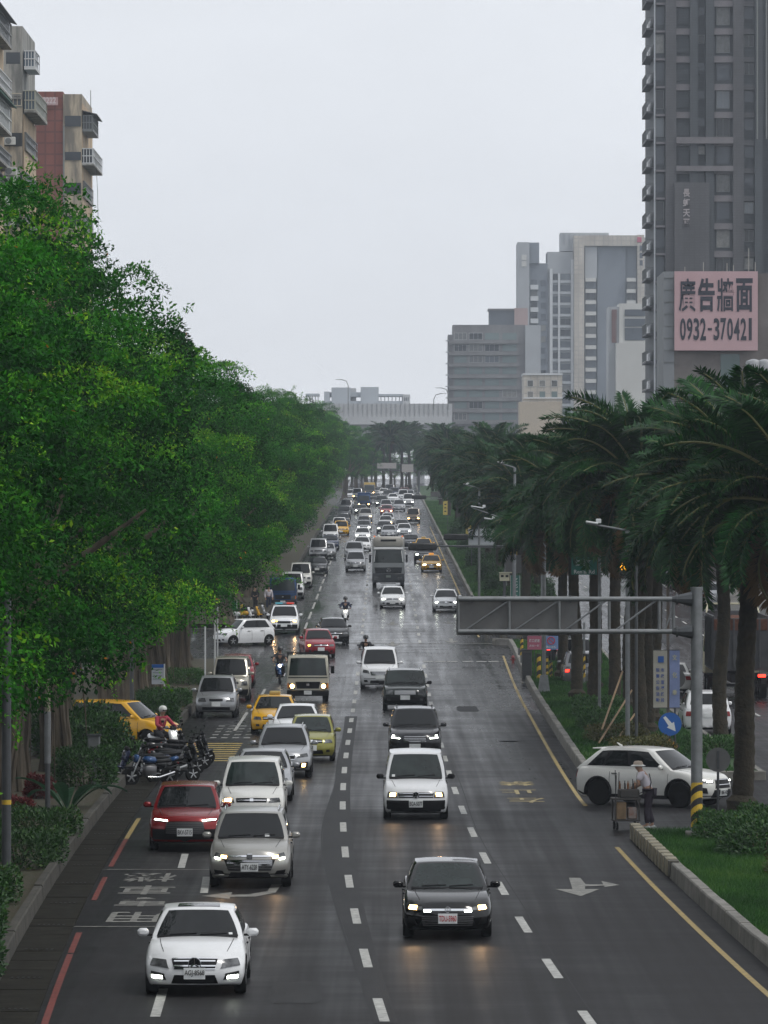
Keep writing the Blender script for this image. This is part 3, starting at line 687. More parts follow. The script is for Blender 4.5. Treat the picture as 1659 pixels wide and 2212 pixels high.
# median hedges
MS = [(8.9, 104, 4, 1.25, 'yellow-green low hedge behind the near lawn strip'), (9.2, 114, 4, 1.1, 'olive hedge clump behind the striped gantry pole'), (8.7, 122, 0, 1.2, 'green shrub at the foot of the gantry pole'), (8.3, 127.5, 0, .95, 'green shrub at the median nose beside the vendor'), (9.6, 128, 0, 1.1, 'green shrub in front of the sport utility vehicle bonnet'),
      (8.7, 171, 4, 1.2, 'olive hedge at the end of the median behind the white sport utility vehicle'), (8.3, 181, 4, 1.2, 'brownish hedge at the foot of the big palms'), (8.2, 192, 0, 1.1, 'green hedge beside the leaning bamboo props'), (8.5, 203, 0, 1.15, 'dark green hedge before the bare earth patch'), (10.9, 170, 0, 1.0, 'green shrub on the far edge of the median by the blue arrow sign'),
      (8.4, 330, 3, 1.2, 'long hedge beyond the crossing under the palms'), (8.0, 350, 0, 1.2, 'reddish hedge clump beyond the crossing'), (8.2, 380, 3, 1.2, 'hazy hedge along the rising median'), (8.0, 420, 3, 1.2, 'hazy hedge further along the rising median'), (7.9, 470, 3, 1.3, 'hazy hedge before the yellow banner'), (7.9, 540, 3, 1.3, 'far hedge near the end of the median')]
for (x, Y, k, s_, lb) in MS: shrub(x+sh(Y)*.8, Y, k, s_, lb, 'hedges on the median', rz=0.0)
for i, (X, Y) in enumerate(FP[:12]): shrub(X-.2, Y+6, 1, 1.9, 'dark tall shrub under the hazy palms, %s beyond the crossing' % ordn(i), 'tall shrubs under the hazy palms', rz=0.0)
# grass blades on the median strips
def grass(a, b, n, wid, hgt, seed, name):
    r = np.random.RandomState(seed); Y = r.uniform(a, b, n); kr = np.array([KERB_R(v) for v in Y]); g = np.array([gz(v) for v in Y])
    X = kr+.24+r.uniform(0, 1, n)**1.1*wid
    Pz = np.stack([X, Y, g+.2], 1); D = np.stack([r.normal(size=n)*.35, r.normal(size=n)*.35, np.ones(n)], 1)
    L = hgt*r.uniform(.5, 1.2, n)
    V = leaves(Pz, D, unit(r.normal(size=(n, 3))*np.array([1, 1, .2])), L, np.full(n, .014 if b < 200 else .03), r)
    cl = np.sin(X*2.1+Y*.31)*np.sin(Y*.83+1.3)+.6*np.sin(Y*.23); me = quads_mesh(name, V, np.clip(.42+.22*cl+r.normal(size=n)*.18, 0, .97)); me.materials.append(MATS['lawn_blade']); return tag(obj(name, me), 'bright green grass growing along the median kerb' if b < 200 else 'green grass on the median beyond the gap', 'grass', kind='stuff')
leaf_mat('lawn_blade', [(0, (.010, .05, .006)), (.5, (.024, .105, .010)), (1, (.085, .17, .025))], .6, .3)
grass(84, 130.6, 100000, 3.4, .16, 1, 'grass'); grass(160, 289, 80000, 4.5, .18, 2, 'grass'); grass(313, 800, 75000, 4.5, .3, 3, 'grass')
# ------------------------------------------------------------------ vehicles
def paint(name, col, metal=0.0, rough=.2): return mat('paint_'+name, col, rough, metal, .35, coat=.3, var=.04, scale=2)
PAINT = dict(white=paint('white', (.72, .73, .74)), pearl=paint('pearl', (.66, .66, .63)), silver=paint('silver', (.36, .37, .385), .55, .32), champagne=paint('champagne', (.33, .325, .305), .5, .3),
    black=paint('black', (.002, .002, .0025), 0, .1), darkgrey=paint('dark_grey', (.022, .023, .026), .3), red=paint('red', (.20, .008, .010), .25), crimson=paint('crimson', (.26, .012, .022), .25), green=paint('dark_green', (.010, .017, .015), .3),
    lime=paint('lime', (.25, .24, .055), .3), yellow=paint('taxi_yellow', (.62, .33, .012)), blue=paint('blue', (.012, .055, .16), .2), navy=paint('navy', (.012, .02, .06), .3), brown=paint('brown', (.20, .16, .125), .4), beige=paint('beige', (.42, .40, .34), .3), cream=paint('cream', (.50, .48, .40)), grey=paint('grey', (.16, .165, .175), .4))
blackm = mat('black_plastic', (.006, .006, .007), .5, spec=.2); rubber = mat('tyre_rubber', (.008, .008, .008), .85, spec=.15, bump=.2, bscale=60)
alloy = mat('wheel_alloy', (.42, .43, .44), .35, .8); dalloy = mat('dark_alloy', (.17, .17, .175), .4, .6); chrome = mat('chrome', (.75, .76, .78), .12, 1.0)
glass = mat('car_glass', (.003, .004, .005), .03, spec=.36, col2=(.007, .009, .010), scale=1.1); glass2 = mat('car_glass_clear', (.022, .034, .032), .03, spec=.4, col2=(.006, .009, .009), scale=1.3)
lens = mat('headlamp_glass', (.20, .205, .21), .10, .4, .6, col2=(.03, .032, .035), scale=7); tail = mat('tail_lens', (.22, .008, .008), .2); amber = mat('amber_lens', (.5, .16, .01), .25)
lit_w = mat('lamp_lit_white', (1, .95, .8), .3, emit=(1, .86, .62), es=16); lit_c = mat('lamp_lit_cool', (.95, 1, 1), .3, emit=(.93, 1, .86), es=14); lit_a = mat('lamp_lit_amber', (1, .6, .1), .3, emit=(1, .50, .05), es=10)
lit_r = mat('lamp_lit_red', (1, .05, .03), .3, emit=(1, .03, .015), es=5); lit_o = mat('lamp_lit_orange', (1, .5, .1), .3, emit=(1, .62, .22), es=16)
plate_w = mat('plate_white', (.68, .70, .70), .4, var=.1); ink = mat('plate_ink', (.015, .015, .017), .5); ink_r = mat('plate_ink_red', (.40, .012, .02), .5)
headl = mat('seat_cloth', (.03, .03, .032), .9)

def interp(pts):
    xs = [p[0] for p in pts]; zs = [p[1] for p in pts]; n = len(xs)
    m = [0]*n
    for i in range(n):
        if 0 < i < n-1:
            a = (zs[i]-zs[i-1])/(xs[i]-xs[i-1]); b = (zs[i+1]-zs[i])/(xs[i+1]-xs[i])
            m[i] = 0 if a*b <= 0 else 2*a*b/(a+b)
        elif i == 0: m[i] = (zs[1]-zs[0])/(xs[1]-xs[0])
        else: m[i] = (zs[-1]-zs[-2])/(xs[-1]-xs[-2])
    def f(x):
        if x <= xs[0]: return zs[0]
        if x >= xs[-1]: return zs[-1]
        for i in range(n-1):
            if x <= xs[i+1]:
                h = xs[i+1]-xs[i]; t = (x-xs[i])/h
                return (2*t**3-3*t*t+1)*zs[i]+(t**3-2*t*t+t)*h*m[i]+(-2*t**3+3*t*t)*zs[i+1]+(t**3-t*t)*h*m[i+1]
    return f
def grid_box(fn, na, nb, nc):
    """closed skin of a bent box: fn(a,b,c), a in -1..1, b,c in 0..1; returns bmesh, each face tagged with its side"""
    bm = bmesh.new(); vd = {}
    A = [-1+2*i/na for i in range(na+1)]; B = [i/nb for i in range(nb+1)]; C = [i/nc for i in range(nc+1)]
    def V(i, j, k):
        if (i, j, k) not in vd: vd[i, j, k] = bm.verts.new(fn(A[i], B[j], C[k]))
        return vd[i, j, k]
    lay = bm.faces.layers.int.new('side')
    def F(q, s):
        f = bm.faces.new(q); f[lay] = s
    for i in range(na):
        for j in range(nb): F((V(i,j,0), V(i,j+1,0), V(i+1,j+1,0), V(i+1,j,0)), 0); F((V(i,j,nc), V(i+1,j,nc), V(i+1,j+1,nc), V(i,j+1,nc)), 1)
        for k in range(nc): F((V(i,0,k), V(i+1,0,k), V(i+1,0,k+1), V(i,0,k+1)), 2); F((V(i,nb,k), V(i,nb,k+1), V(i+1,nb,k+1), V(i+1,nb,k)), 3)
    for j in range(nb):
        for k in range(nc): F((V(0,j,k), V(0,j,k+1), V(0,j+1,k+1), V(0,j+1,k)), 4); F((V(na,j,k), V(na,j+1,k), V(na,j+1,k+1), V(na,j,k+1)), 5)
    return bm, lay
def patch_mesh(fn, corners, n=6, m=3, off=.012, name='patch', skirt=.02):
    """sheet with thickness lying on the surface fn(u,v); corners (u,v) counter-clockwise: bl, br, tr, tl"""
    (u0, v0), (u1, v1), (u2, v2), (u3, v3) = corners
    pts = []; e = 1e-3
    for j in range(m+1):
        for i in range(n+1):
            s, t = i/n, j/m
            u = (u0*(1-s)+u1*s)*(1-t)+(u3*(1-s)+u2*s)*t; v = (v0*(1-s)+v1*s)*(1-t)+(v3*(1-s)+v2*s)*t
            p = Vector(fn(u, v)); du = Vector(fn(u+e, v))-Vector(fn(u-e, v)); dv = Vector(fn(u, v+e))-Vector(fn(u, v-e))
            nn = du.cross(dv); nn = nn.normalized() if nn.length > 1e-12 else Vector((0, -1, 0))
            pts.append((p, nn))
    mb = MB(); k = n+1
    mb.v = [tuple(p+nn*off) for p, nn in pts]
    for j in range(m):
        for i in range(n): mb.f.append((j*k+i, j*k+i+1, (j+1)*k+i+1, (j+1)*k+i)); mb.m.append(0)
    ring = [i for i in range(k)]+[j*k+n for j in range(1, m+1)]+[m*k+i for i in range(n-1, -1, -1)]+[j*k for j in range(m-1, 0, -1)]
    b0 = len(mb.v); mb.v += [tuple(pts[i][0]-pts[i][1]*skirt) for i in ring]; L_ = len(ring)
    for q in range(L_): mb.f.append((ring[q], b0+q, b0+(q+1) % L_, ring[(q+1) % L_])); mb.m.append(0)
    return mb.mesh(name, recalc=False, smooth=40)
WHEELS = {}
def wheel_meshes(r, wd=.2, style='alloy'):
    key = (round(r, 2), style)
    if key in WHEELS: return WHEELS[key]
    M = Matrix.Rotation(R(90), 4, 'Y'); mb = MB()
    mb.lathe([(r*.62, -wd/2), (r*.93, -wd/2), (r, -wd/2+.035), (r, wd/2-.035), (r*.93, wd/2), (r*.62, wd/2), (r*.60, 0)], 22, 0, M); ty_ = mb.mesh('wheel', smooth=40); ty_.materials.append(rubber)
    mb = MB(); mb.lathe([(.0, -wd*.30), (r*.6, -wd*.30), (r*.66, -wd*.49), (r*.62, -wd*.49), (r*.56, -wd*.2), (0, -wd*.2)], 22, 1, M)
    mb.lathe([(.0, wd*.30), (r*.6, wd*.30), (r*.66, wd*.49), (r*.62, wd*.49), (r*.56, wd*.2), (0, wd*.2)], 22, 1, M)
    for k in range(5 if style != 'truck' else 8):
        a = k*2*math.pi/(5 if style != 'truck' else 8)
        for sx_ in (-1, 1):
            Mx = Matrix.Rotation(a, 4, 'X') @ Matrix.Translation((sx_*wd*.42, 0, r*.33)); mb.box((0, 0, 0), (.03, r*.17, r*.62), 0, ch=.01, M=Mx)
    for sx_ in (-1, 1):
        mb.cyl((sx_*wd*.30, 0, 0), (sx_*wd*.47, 0, 0), r*.15, r*.12, 10, 0)
    rm = mb.mesh('rim', smooth=40); rm.materials.append(dalloy if style == 'dark' else alloy); rm.materials.append(blackm)
    WHEELS[key] = (ty_, rm); return WHEELS[key]
TYPES = {}
def car_type(key, L, W, H, zh0, zh1, yc, yrf, yrr, ydr, zdeck, ztail, wb, fo, wr, clear=.2, rw=.76, kf=.05, rec=.32, rk=.14, cladding=False, wheel='alloy', wins=((.06, .47), (.50, .88)), face='plain', rails=False, rear_rec=.14, belt=None, black_nose=False, hump=0.03):
    """one shape of car as a set of part meshes; front at -Y, wheels on z=0; distances yc.. measured from the nose"""
    belt = belt or zh1
    zt = interp([(0, zh0), (.35, zh0+(zh1-zh0)*.45), (yc, zh1), ((yc+ydr)/2, belt+.01), (ydr, zdeck), (L, ztail)]); hw0 = W/2
    def low(a, b, c):
        b_ = b; y = b*L; top = zt(y)
        zb = clear+.05*max(0, 1-b/.06)+.10*max(0, (b-.93)/.07)
        z = zb+c*(top-zb)-.055*(abs(a)**2.2)*(c**3)
        v = .93+.07*min(1, c/.30) if c < .3 else 1-.075*max(0, (c-.62)/.38)**1.6
        fl = .012*(math.exp(-((y-fo)/.42)**2)+math.exp(-((y-fo-wb)/.42)**2))
        pl = 1-kf*max(0, 1-b/.13)**2-.05*max(0, (b-.88)/.12)**2
        x = a*hw0*(v*pl-.012+fl)
        wf = max(0, 1-b/.24)**1.5; wr_ = max(0, (b-.80)/.20)**1.5
        y = y+wf*(rec*abs(a)**2.8+rk*max(0, (c-.42)/.58)**2+.05*max(0, (.25-c)/.25))-wr_*(rear_rec*abs(a)**2.8+.06*max(0, (c-.5)/.5)**2)
        return (x, y-L/2, z)
    bm, lay = grid_box(low, 12, 30, 8)
    ed = [e for e in bm.edges if len(e.link_faces) == 2 and e.link_faces[0][lay] != e.link_faces[1][lay]]
    for f in bm.faces:
        cz = f.calc_center_median(); s_ = f[lay]
        cc = (cz.z-clear)/(zh1-clear)
        if s_ == 0 or (cladding and s_ in (2, 3, 4, 5) and cz.z < clear+.14) or (black_nose and s_ == 2 and cz.z < clear+.34): f.material_index = 1
    bmesh.ops.bevel(bm, geom=ed, offset=.055, segments=3, profile=.6, affect='EDGES', clamp_overlap=True)
    me = bpy.data.meshes.new('low'); bm.to_mesh(me); bm.free(); me.materials.append(blackm); me.materials.append(blackm)
    cut = MB(); Mx = Matrix.Rotation(R(90), 4, 'Y')
    for yy in (fo, fo+wb):
        for sx_ in (-1, 1): cut.cyl((sx_*(W/2-.27), yy-L/2, wr+.01), (sx_*(W/2+.3), yy-L/2, wr+.01), wr+.055, None, 26, 1)
    cm = cut.mesh('cut'); cm.materials.append(blackm); cm.materials.append(blackm); co = bpy.data.objects.new('cut', cm); COL.objects.link(co)
    for solver in ('MANIFOLD', 'EXACT', 'FAST'):
        o = bpy.data.objects.new('low', me.copy()); COL.objects.link(o)
        md = o.modifiers.new('b', 'BOOLEAN'); md.operation = 'DIFFERENCE'; md.object = co
        try: md.solver = solver
        except TypeError: bpy.data.objects.remove(o); continue
        lowm = evaluated(o); xs = [v.co.x for v in lowm.vertices]
        if xs and max(xs) < W/2+.06 and min(xs) > -W/2-.06 and len(lowm.vertices) > len(me.vertices)*.8: break
        print('wheel arch cut', key, solver, 'off', len(xs), max(xs) if xs else None)
    bpy.data.objects.remove(co); bpy.data.meshes.remove(cm)
    zg = belt-.07; hb, ht = hw0*.915, hw0*rw
    def gh(a, b, c):
        y = (yc+(ydr-yc)*b)*(1-c)+(yrf+(yrr-yrf)*b)*c
        y += -.17*(1-a*a)*max(0, 1-b*4)*(1-.4*c)+.05*(1-a*a)*max(0, b*4-3)
        x = a*(hb+(ht-hb)*c+.035*math.sin(math.pi*c))*(1-.05*max(0, 1-b*3)**2*c-.05*max(0, b*3-2)**2)
        z = zg+c*(H-zg)-c*(.03*abs(a)**2.5+hump*(2*b-1)**2+.01)
        return (x, y-L/2, z)
    bm, lay = grid_box(gh, 10, 14, 6)
    ed = [e for e in bm.edges if len(e.link_faces) == 2 and e.link_faces[0][lay] != e.link_faces[1][lay] and 0 not in (e.link_faces[0][lay], e.link_faces[1][lay])]
    bmesh.ops.bevel(bm, geom=ed, offset=.045, segments=2, profile=.6, affect='EDGES', clamp_overlap=True)
    bm.from_mesh(lowm); body = bpy.data.meshes.new('body'); 
    for f in bm.faces: f.smooth = True
    bm.to_mesh(body); bm.free(); bpy.data.meshes.remove(lowm); body.set_sharp_from_angle(angle=R(38))
    body.materials.append(PAINT['white']); body.materials.append(blackm)
    parts = []                                            # (name, mesh, flags)
    FR = lambda a, z: low(max(-1, min(1, a)), 0, (z-clear-.05)/(zh0-clear-.05)); RE = lambda a, z: low(-max(-1, min(1, a)), 1, (z-clear-.1)/(ztail-clear-.1))
    SL = lambda y, z: low(-1, 1-y/L, (z-clear)/(zt(L-y)-clear)); SRr = lambda y, z: low(1, y/L, (z-clear)/(zt(y)-clear))
    def add(name, me_, m_, kids=()): 
        me_.materials.append(m_); parts.append((name, me_, kids)); return me_
    add('windscreen', patch_mesh(lambda u, v: gh(u, 0, v), [(-.90, .12), (.90, .12), (.86, .93), (-.86, .93)], 8, 4, .008, 'windscreen'), glass)
    add('rear_window', patch_mesh(lambda u, v: gh(-u, 1, v), [(-.84, .26), (.84, .26), (.80, .88), (-.80, .88)], 6, 3, .008, 'rear_window'), glass)
    b0, b1 = wins[0][0]-.012, wins[-1][1]+.012
    add('window_surround', patch_mesh(lambda u, v: gh(1, u, v), [(b0, .17), (b1, .17), (b1-.01, .885), (b0+.03, .885)], 8, 3, .003, 'window_surround', .003), blackm)
    add('window_surround', patch_mesh(lambda u, v: gh(-1, 1-u, v), [(1-b1, .17), (1-b0, .17), (1-b0-.03, .885), (1-b1+.01, .885)], 8, 3, .003, 'window_surround', .003), blackm)
    for (b0, b1) in wins:
        add('side_window', patch_mesh(lambda u, v: gh(1, u, v), [(b0, .20), (b1, .20), (b1-.01, .86), (b0+.03, .86)], 4, 3, .008, 'side_window'), glass)
        add('side_window', patch_mesh(lambda u, v: gh(-1, 1-u, v), [(1-b1, .20), (1-b0, .20), (1-b0-.03, .86), (1-b1+.01, .86)], 4, 3, .008, 'side_window'), glass)
    for sx_ in (-1, 1):
        mb = MB(); Mr = Matrix.Translation((sx_*(W/2+.085), yc+.28-L/2, belt+.04)); mb.box((0, 0, 0), (.20, .09, .14), 0, ch=.04, M=Mr); mb.box((-sx_*.10, .02, -.05), (.12, .04, .04), 1, ch=.01, M=Mr)
        mm = mb.mesh('mirror', smooth=40); mm.materials.append(PAINT['white']); mm.materials.append(blackm); parts.append(('mirror', mm, ('paint',)))
    seam = mat('shut_line', (.006, .006, .007), .6)
    for (ys_, z0, z1) in ((yc+.10, clear+.15, belt-.10), (fo+wb*.52, clear+.12, belt-.08), (fo+wb*.86, clear+.35, belt-.08)):
        for f_, yy in ((SRr, ys_), (SL, L-ys_)):
            add('door_seam', patch_mesh(f_, [(yy-.006, z0), (yy+.006, z0), (yy+.006, z1), (yy-.006, z1)], 1, 5, .004, 'door_seam', .004), seam)
    TP = lambda a, y: low(a, y/L, 1)
    for sg in (-1, 1):
        q = [(sg*.70-.007, .22), (sg*.70+.007, .22), (sg*.80+.007, yc-.16), (sg*.80-.007, yc-.16)]
        add('bonnet_seam', patch_mesh(TP, q, 1, 6, .004, 'bonnet_seam', .004), seam)
    add('cowl', patch_mesh(lambda u, v: gh(u, 0, v), [(-.88, .06), (.88, .06), (.90, .13), (-.90, .13)], 8, 1, .012, 'cowl', .01), blackm)
    for (u0, u1) in ((-.62, -.02), (.06, .66)): add('wiper', patch_mesh(lambda u, v: gh(u, 0, v), [(u0, .15), (u1, .19), (u1, .215), (u0, .175)], 5, 1, .02, 'wiper', .004), blackm)
    for ys_ in (fo+wb*.44, fo+wb*.80):
        for f_, yy in ((SRr, ys_), (SL, L-ys_)): add('door_handle', patch_mesh(f_, [(yy-.09, belt-.16), (yy+.09, belt-.16), (yy+.09, belt-.13), (yy-.09, belt-.13)], 2, 1, .03, 'door_handle'), chrome if face in ('rav',) else blackm)
    if rails:
        for sx_ in (-1, 1):
            mb = MB(); pts = [Vector(gh(sx_*.88, .12+.76*i/6, 1))+Vector((0, 0, .02 if i in (0, 6) else .06)) for i in range(7)]; mb.tube(pts, .018, 6); mm = mb.mesh('roof_rail', smooth=40); add('roof_rail', mm, chrome if key != 'suv_b' else blackm)
    # tail lamps, rear plate
    for q in ([(-.97, ztail-.30), (-.70, ztail-.30), (-.66, ztail-.12), (-.97, ztail-.10)], [(.70, ztail-.30), (.97, ztail-.30), (.97, ztail-.10), (.66, ztail-.12)]):
        add('tail_lamp', patch_mesh(RE, q, 4, 2, .012, 'tail_lamp'), tail)
    add('rear_plate', patch_mesh(RE, [(-.2, ztail-.36), (.2, ztail-.36), (.2, ztail-.20), (-.2, ztail-.20)], 2, 2, .014, 'rear_plate'), plate_w)
    tyre, rim = wheel_meshes(wr, .21 if W > 1.7 else .18, wheel)
    T_ = dict(L=L, W=W, H=H, body=body, parts=parts, FR=FR, RE=RE, SR=SRr, SL=SL, GH=gh, tyre=tyre, rim=rim, wheels=[(sx_*(W/2-.115), yy-L/2, wr) for yy in (fo, fo+wb) for sx_ in (-1, 1)], zh0=zh0, clear=clear, belt=belt, face={}, ztail=ztail)
    TYPES[key] = T_
    return T_
def face(key, specs):
    """front details of a type: name, corners in (share of half width, height), material, mirrored, offset"""
    T_ = TYPES[key]
    for (name, q, m_, mir, off) in specs:
        fl = [q] if not mir else [q, [(-q[1][0], q[1][1]), (-q[0][0], q[0][1]), (-q[3][0], q[3][1]), (-q[2][0], q[2][1])]]
        for c in fl:
            me = patch_mesh(T_['FR'], c, 6, 3, off, name); me.materials.append(m_); T_['parts'].append((name, me, ()))
def bars(key, z0, z1, n, a0, a1, m_, name='grille_bar', off=.02, th=.018):
    for i in range(n):
        z = z0+(z1-z0)*i/max(1, n-1); face(key, [(name, [(a0, z-th/2), (a1, z-th/2), (a1, z+th/2), (a0, z+th/2)], m_, False, off)])
PLATES = {}
def fit(me, wd, ht):
    xs = [v.co.x for v in me.vertices]; ys = [v.co.y for v in me.vertices]; kx, ky = wd/(max(xs)-min(xs)), ht/(max(ys)-min(ys)); cx_, cy_ = (max(xs)+min(xs))/2, (max(ys)+min(ys))/2
    for v in me.vertices: v.co.x = (v.co.x-cx_)*kx; v.co.y = (v.co.y-cy_)*ky
    return me
def car(key, name, label, cat, col, x, y, yaw=0.0, lights=None, plate=None, group=None, place=None, glass_m=None, lamps=None, red=False, plate_h=None):
    """place one vehicle: picture column x and row y of the ground under its nose, yaw 0 faces the camera"""
    T_ = TYPES[key]; p = place or at(x, y+(y-CY)*.008)
    off = Vector((0, T_['L']/2-.85, 0)); off.rotate(Matrix.Rotation(yaw, 3, 'Z'))
    c = Vector(p)+off if place is None else Vector(p)
    slope = math.atan((gz(c.y+2)-gz(c.y-2))/4)
    t = thing(name, label, cat, (c.x, c.y, gz(c.y)+Z0), yaw, group)
    t.rotation_euler = (slope*math.cos(yaw), 0, yaw)
    pm = PAINT[col]
    def setpaint(o, i=0): o.material_slots[i].link = 'OBJECT'; o.material_slots[i].material = pm
    setpaint(obj('body', T_['body'], parent=t))
    for (nm, me, fl) in T_['parts']:
        o = obj(nm, me, parent=t)
        if 'paint' in fl and key not in ('caddy', 'suv_land'): setpaint(o)
        elif 'paint' in fl: o.material_slots[0].link = 'OBJECT'; o.material_slots[0].material = blackm
        if glass_m and nm in ('windscreen',): o.material_slots[0].link = 'OBJECT'; o.material_slots[0].material = glass_m
    for wl in T_['wheels']:
        w_ = obj('wheel', T_['tyre'], parent=t, loc=wl); obj('rim', T_['rim'], parent=w_)
    for (nm, f_, q, m_, off_) in (lights or []):
        kk = (key, nm, f_, tuple(q), off_, m_.name)
        if kk not in PLATES:
            me = patch_mesh(T_[f_], q, 4, 2, off_, nm); me.materials.append(m_); PLATES[kk] = me
        obj(nm, PLATES[kk], parent=t)
    zp = plate_h or T_['clear']+.30
    kk = (key, zp)
    if kk not in PLATES:
        me = patch_mesh(T_['FR'], [(-.225, zp-.09), (.225, zp-.09), (.225, zp+.09), (-.225, zp+.09)], 2, 1, .03, 'number_plate'); me.materials.append(plate_w); PLATES[kk] = me
    po = obj('number_plate', PLATES[kk], parent=t)
    if plate:
        me = fit(text_mesh(plate, .135, .0015, .002, spacing=.98), .345, .115); q = Vector(T_['FR'](0, zp))
        o = obj('plate_characters', me, ink_r if red else ink, po, loc=q+Vector((0, -.038, 0)), rot=(R(90), 0, 0))
    return t
def pair(a0, z0, a1, z1, m_, name='headlamp_light', off=.03, sl=0.0):
    return [(name, 'FR', [(a0, z0), (a1, z0+sl), (a1, z1+sl), (a0, z1)], m_, off), (name, 'FR', [(-a1, z0+sl), (-a0, z0), (-a0, z1), (-a1, z1+sl)], m_, off)]
def one(a0, z0, a1, z1, m_, name='headlamp_light', off=.03): return [(name, 'FR', [(a0, z0), (a1, z0), (a1, z1), (a0, z1)], m_, off)]
# shapes --------------------------------------------------------------------------------------------------
car_type('lux', 4.58, 1.77, 1.45, .72, .96, 1.42, 2.05, 3.25, 3.95, 1.03, .98, 2.76, .82, .32, .17, .70, wheel='alloy')
car_type('altis', 4.62, 1.775, 1.46, .74, .95, 1.35, 2.05, 3.35, 4.05, 1.05, 1.0, 2.70, .93, .31, .17, .71, wheel='dark')
car_type('suv_a', 4.68, 1.84, 1.68, .88, 1.08, 1.30, 1.95, 3.95, 4.50, 1.10, 1.05, 2.71, .95, .35, .22, .76, cladding=True, rails=True)
car_type('suv_cross', 4.46, 1.825, 1.62, .88, 1.06, 1.25, 1.90, 3.80, 4.32, 1.10, 1.05, 2.64, .95, .34, .21, .75, cladding=True, rails=False, black_nose=True)
car_type('suv_b', 4.62, 1.815, 1.73, .90, 1.10, 1.30, 1.92, 4.05, 4.50, 1.12, 1.06, 2.67, .97, .35, .23, .77, cladding=True, rails=True, black_nose=True, wheel='dark')
car_type('suv_land', 4.50, 1.91, 1.74, .96, 1.13, 1.28, 1.82, 4.10, 4.45, 1.15, 1.10, 2.66, .90, .36, .25, .80, rec=.22, cladding=True, rails=True, black_nose=True)
car_type('xv', 4.48, 1.80, 1.62, .84, 1.03, 1.30, 1.98, 3.75, 4.36, 1.08, 1.02, 2.67, .93, .34, .23, .73, cladding=True, rails=True)
car_type('rav', 4.60, 1.855, 1.70, .92, 1.10, 1.22, 2.02, 3.72, 4.46, 1.15, 1.10, 2.69, .95, .375, .23, .71, cladding=True, wheel='dark', face='rav', hump=.055, rear_rec=.2, wins=((.07, .40), (.43, .71), (.735, .90)))
car_type('terios', 4.06, 1.70, 1.70, .90, 1.08, 1.10, 1.62, 3.70, 3.98, 1.12, 1.06, 2.58, .70, .34, .24, .76, rails=True, rec=.24)
car_type('caddy', 4.41, 1.79, 1.82, .86, 1.10, 1.15, 1.80, 4.25, 4.38, 1.14, 1.12, 2.68, .86, .32, .19, .80, black_nose=True, hump=.02)
car_type('zinger', 4.60, 1.775, 1.79, .86, 1.10, 1.12, 1.80, 4.25, 4.55, 1.14, 1.08, 2.72, .80, .32, .20, .78)
car_type('alphard', 4.86, 1.83, 1.90, .98, 1.18, 1.02, 1.78, 4.55, 4.82, 1.20, 1.16, 2.95, .90, .33, .18, .80, hump=.02)
car_type('sedan', 4.60, 1.77, 1.46, .74, .97, 1.36, 2.05, 3.30, 4.00, 1.04, .99, 2.70, .90, .315, .17, .71)
car_type('hatch', 3.92, 1.69, 1.50, .78, 1.00, 1.10, 1.75, 3.30, 3.82, 1.06, 1.0, 2.50, .78, .30, .17, .73)
car_type('kei', 3.56, 1.60, 1.54, .80, 1.00, .95, 1.55, 3.05, 3.50, 1.05, 1.0, 2.38, .66, .285, .17, .76, rec=.28, wins=((.07, .47), (.51, .86)))
car_type('mpv', 4.55, 1.75, 1.68, .84, 1.06, 1.10, 1.85, 4.0, 4.48, 1.12, 1.06, 2.70, .85, .31, .18, .76)
car_type('van', 4.45, 1.70, 1.93, 1.00, 1.16, .62, 1.10, 4.25, 4.40, 1.18, 1.16, 2.58, .78, .31, .19, .84, rec=.2, hump=.02)
car_type('suv_p', 4.64, 1.80, 1.70, .92, 1.08, 1.28, 1.90, 3.95, 4.50, 1.10, 1.05, 2.67, .95, .35, .22, .76, cladding=True, black_nose=True)
# faces ---------------------------------------------------------------------------------------------------
PLAIN = lambda z: [('headlamp', [(.55, z-.17), (.93, z-.15), (.93, z-.02), (.62, z-.05)], lens, True, .012), ('grille', [(-.48, z-.16), (.48, z-.16), (.52, z-.05), (-.52, z-.05)], blackm, False, .010),
    ('lower_intake', [(-.55, .27), (.55, .27), (.48, .40), (-.48, .40)], blackm, False, .010), ('fog_lamp', [(.66, .33), (.82, .33), (.80, .41), (.66, .41)], blackm, True, .010), ('grille_bar', [(-.47, z-.12), (.47, z-.12), (.47, z-.10), (-.47, z-.10)], chrome, False, .018), ('emblem', [(-.06, z-.14), (.06, z-.14), (.06, z-.07), (-.06, z-.07)], chrome, False, .024)]
for k in ('sedan', 'hatch', 'mpv', 'kei', 'zinger'): face(k, PLAIN(TYPES[k]['zh0']))
face('lux', [('headlamp', [(.54, .50), (.94, .55), (.94, .69), (.62, .655)], lens, True, .012), ('grille', [(-.42, .50), (.42, .50), (.50, .665), (-.50, .665)], blackm, False, .010), ('lower_intake', [(-.52, .24), (.52, .24), (.42, .39), (-.42, .39)], blackm, False, .010), ('side_intake', [(.62, .30), (.92, .33), (.92, .45), (.64, .41)], blackm, True, .008)])
bars('lux', .545, .625, 2, -.44, .44, chrome, th=.022); face('lux', [('grille_frame', [(-.43, .488), (.43, .488), (.43, .502), (-.43, .502)], chrome, False, .018), ('grille_frame', [(-.5, .662), (.5, .662), (.5, .678), (-.5, .678)], chrome, False, .018)])
face('altis', [('headlamp', [(.58, .585), (.94, .62), (.94, .705), (.62, .655)], lens, True, .012), ('grille', [(-.58, .575), (.58, .575), (.58, .615), (-.58, .615)], chrome, False, .012), ('lower_intake', [(-.72, .25), (.72, .25), (.52, .50), (-.52, .50)], blackm, False, .010), ('fog_surround', [(.74, .30), (.93, .33), (.93, .46), (.80, .44)], blackm, True, .010)])
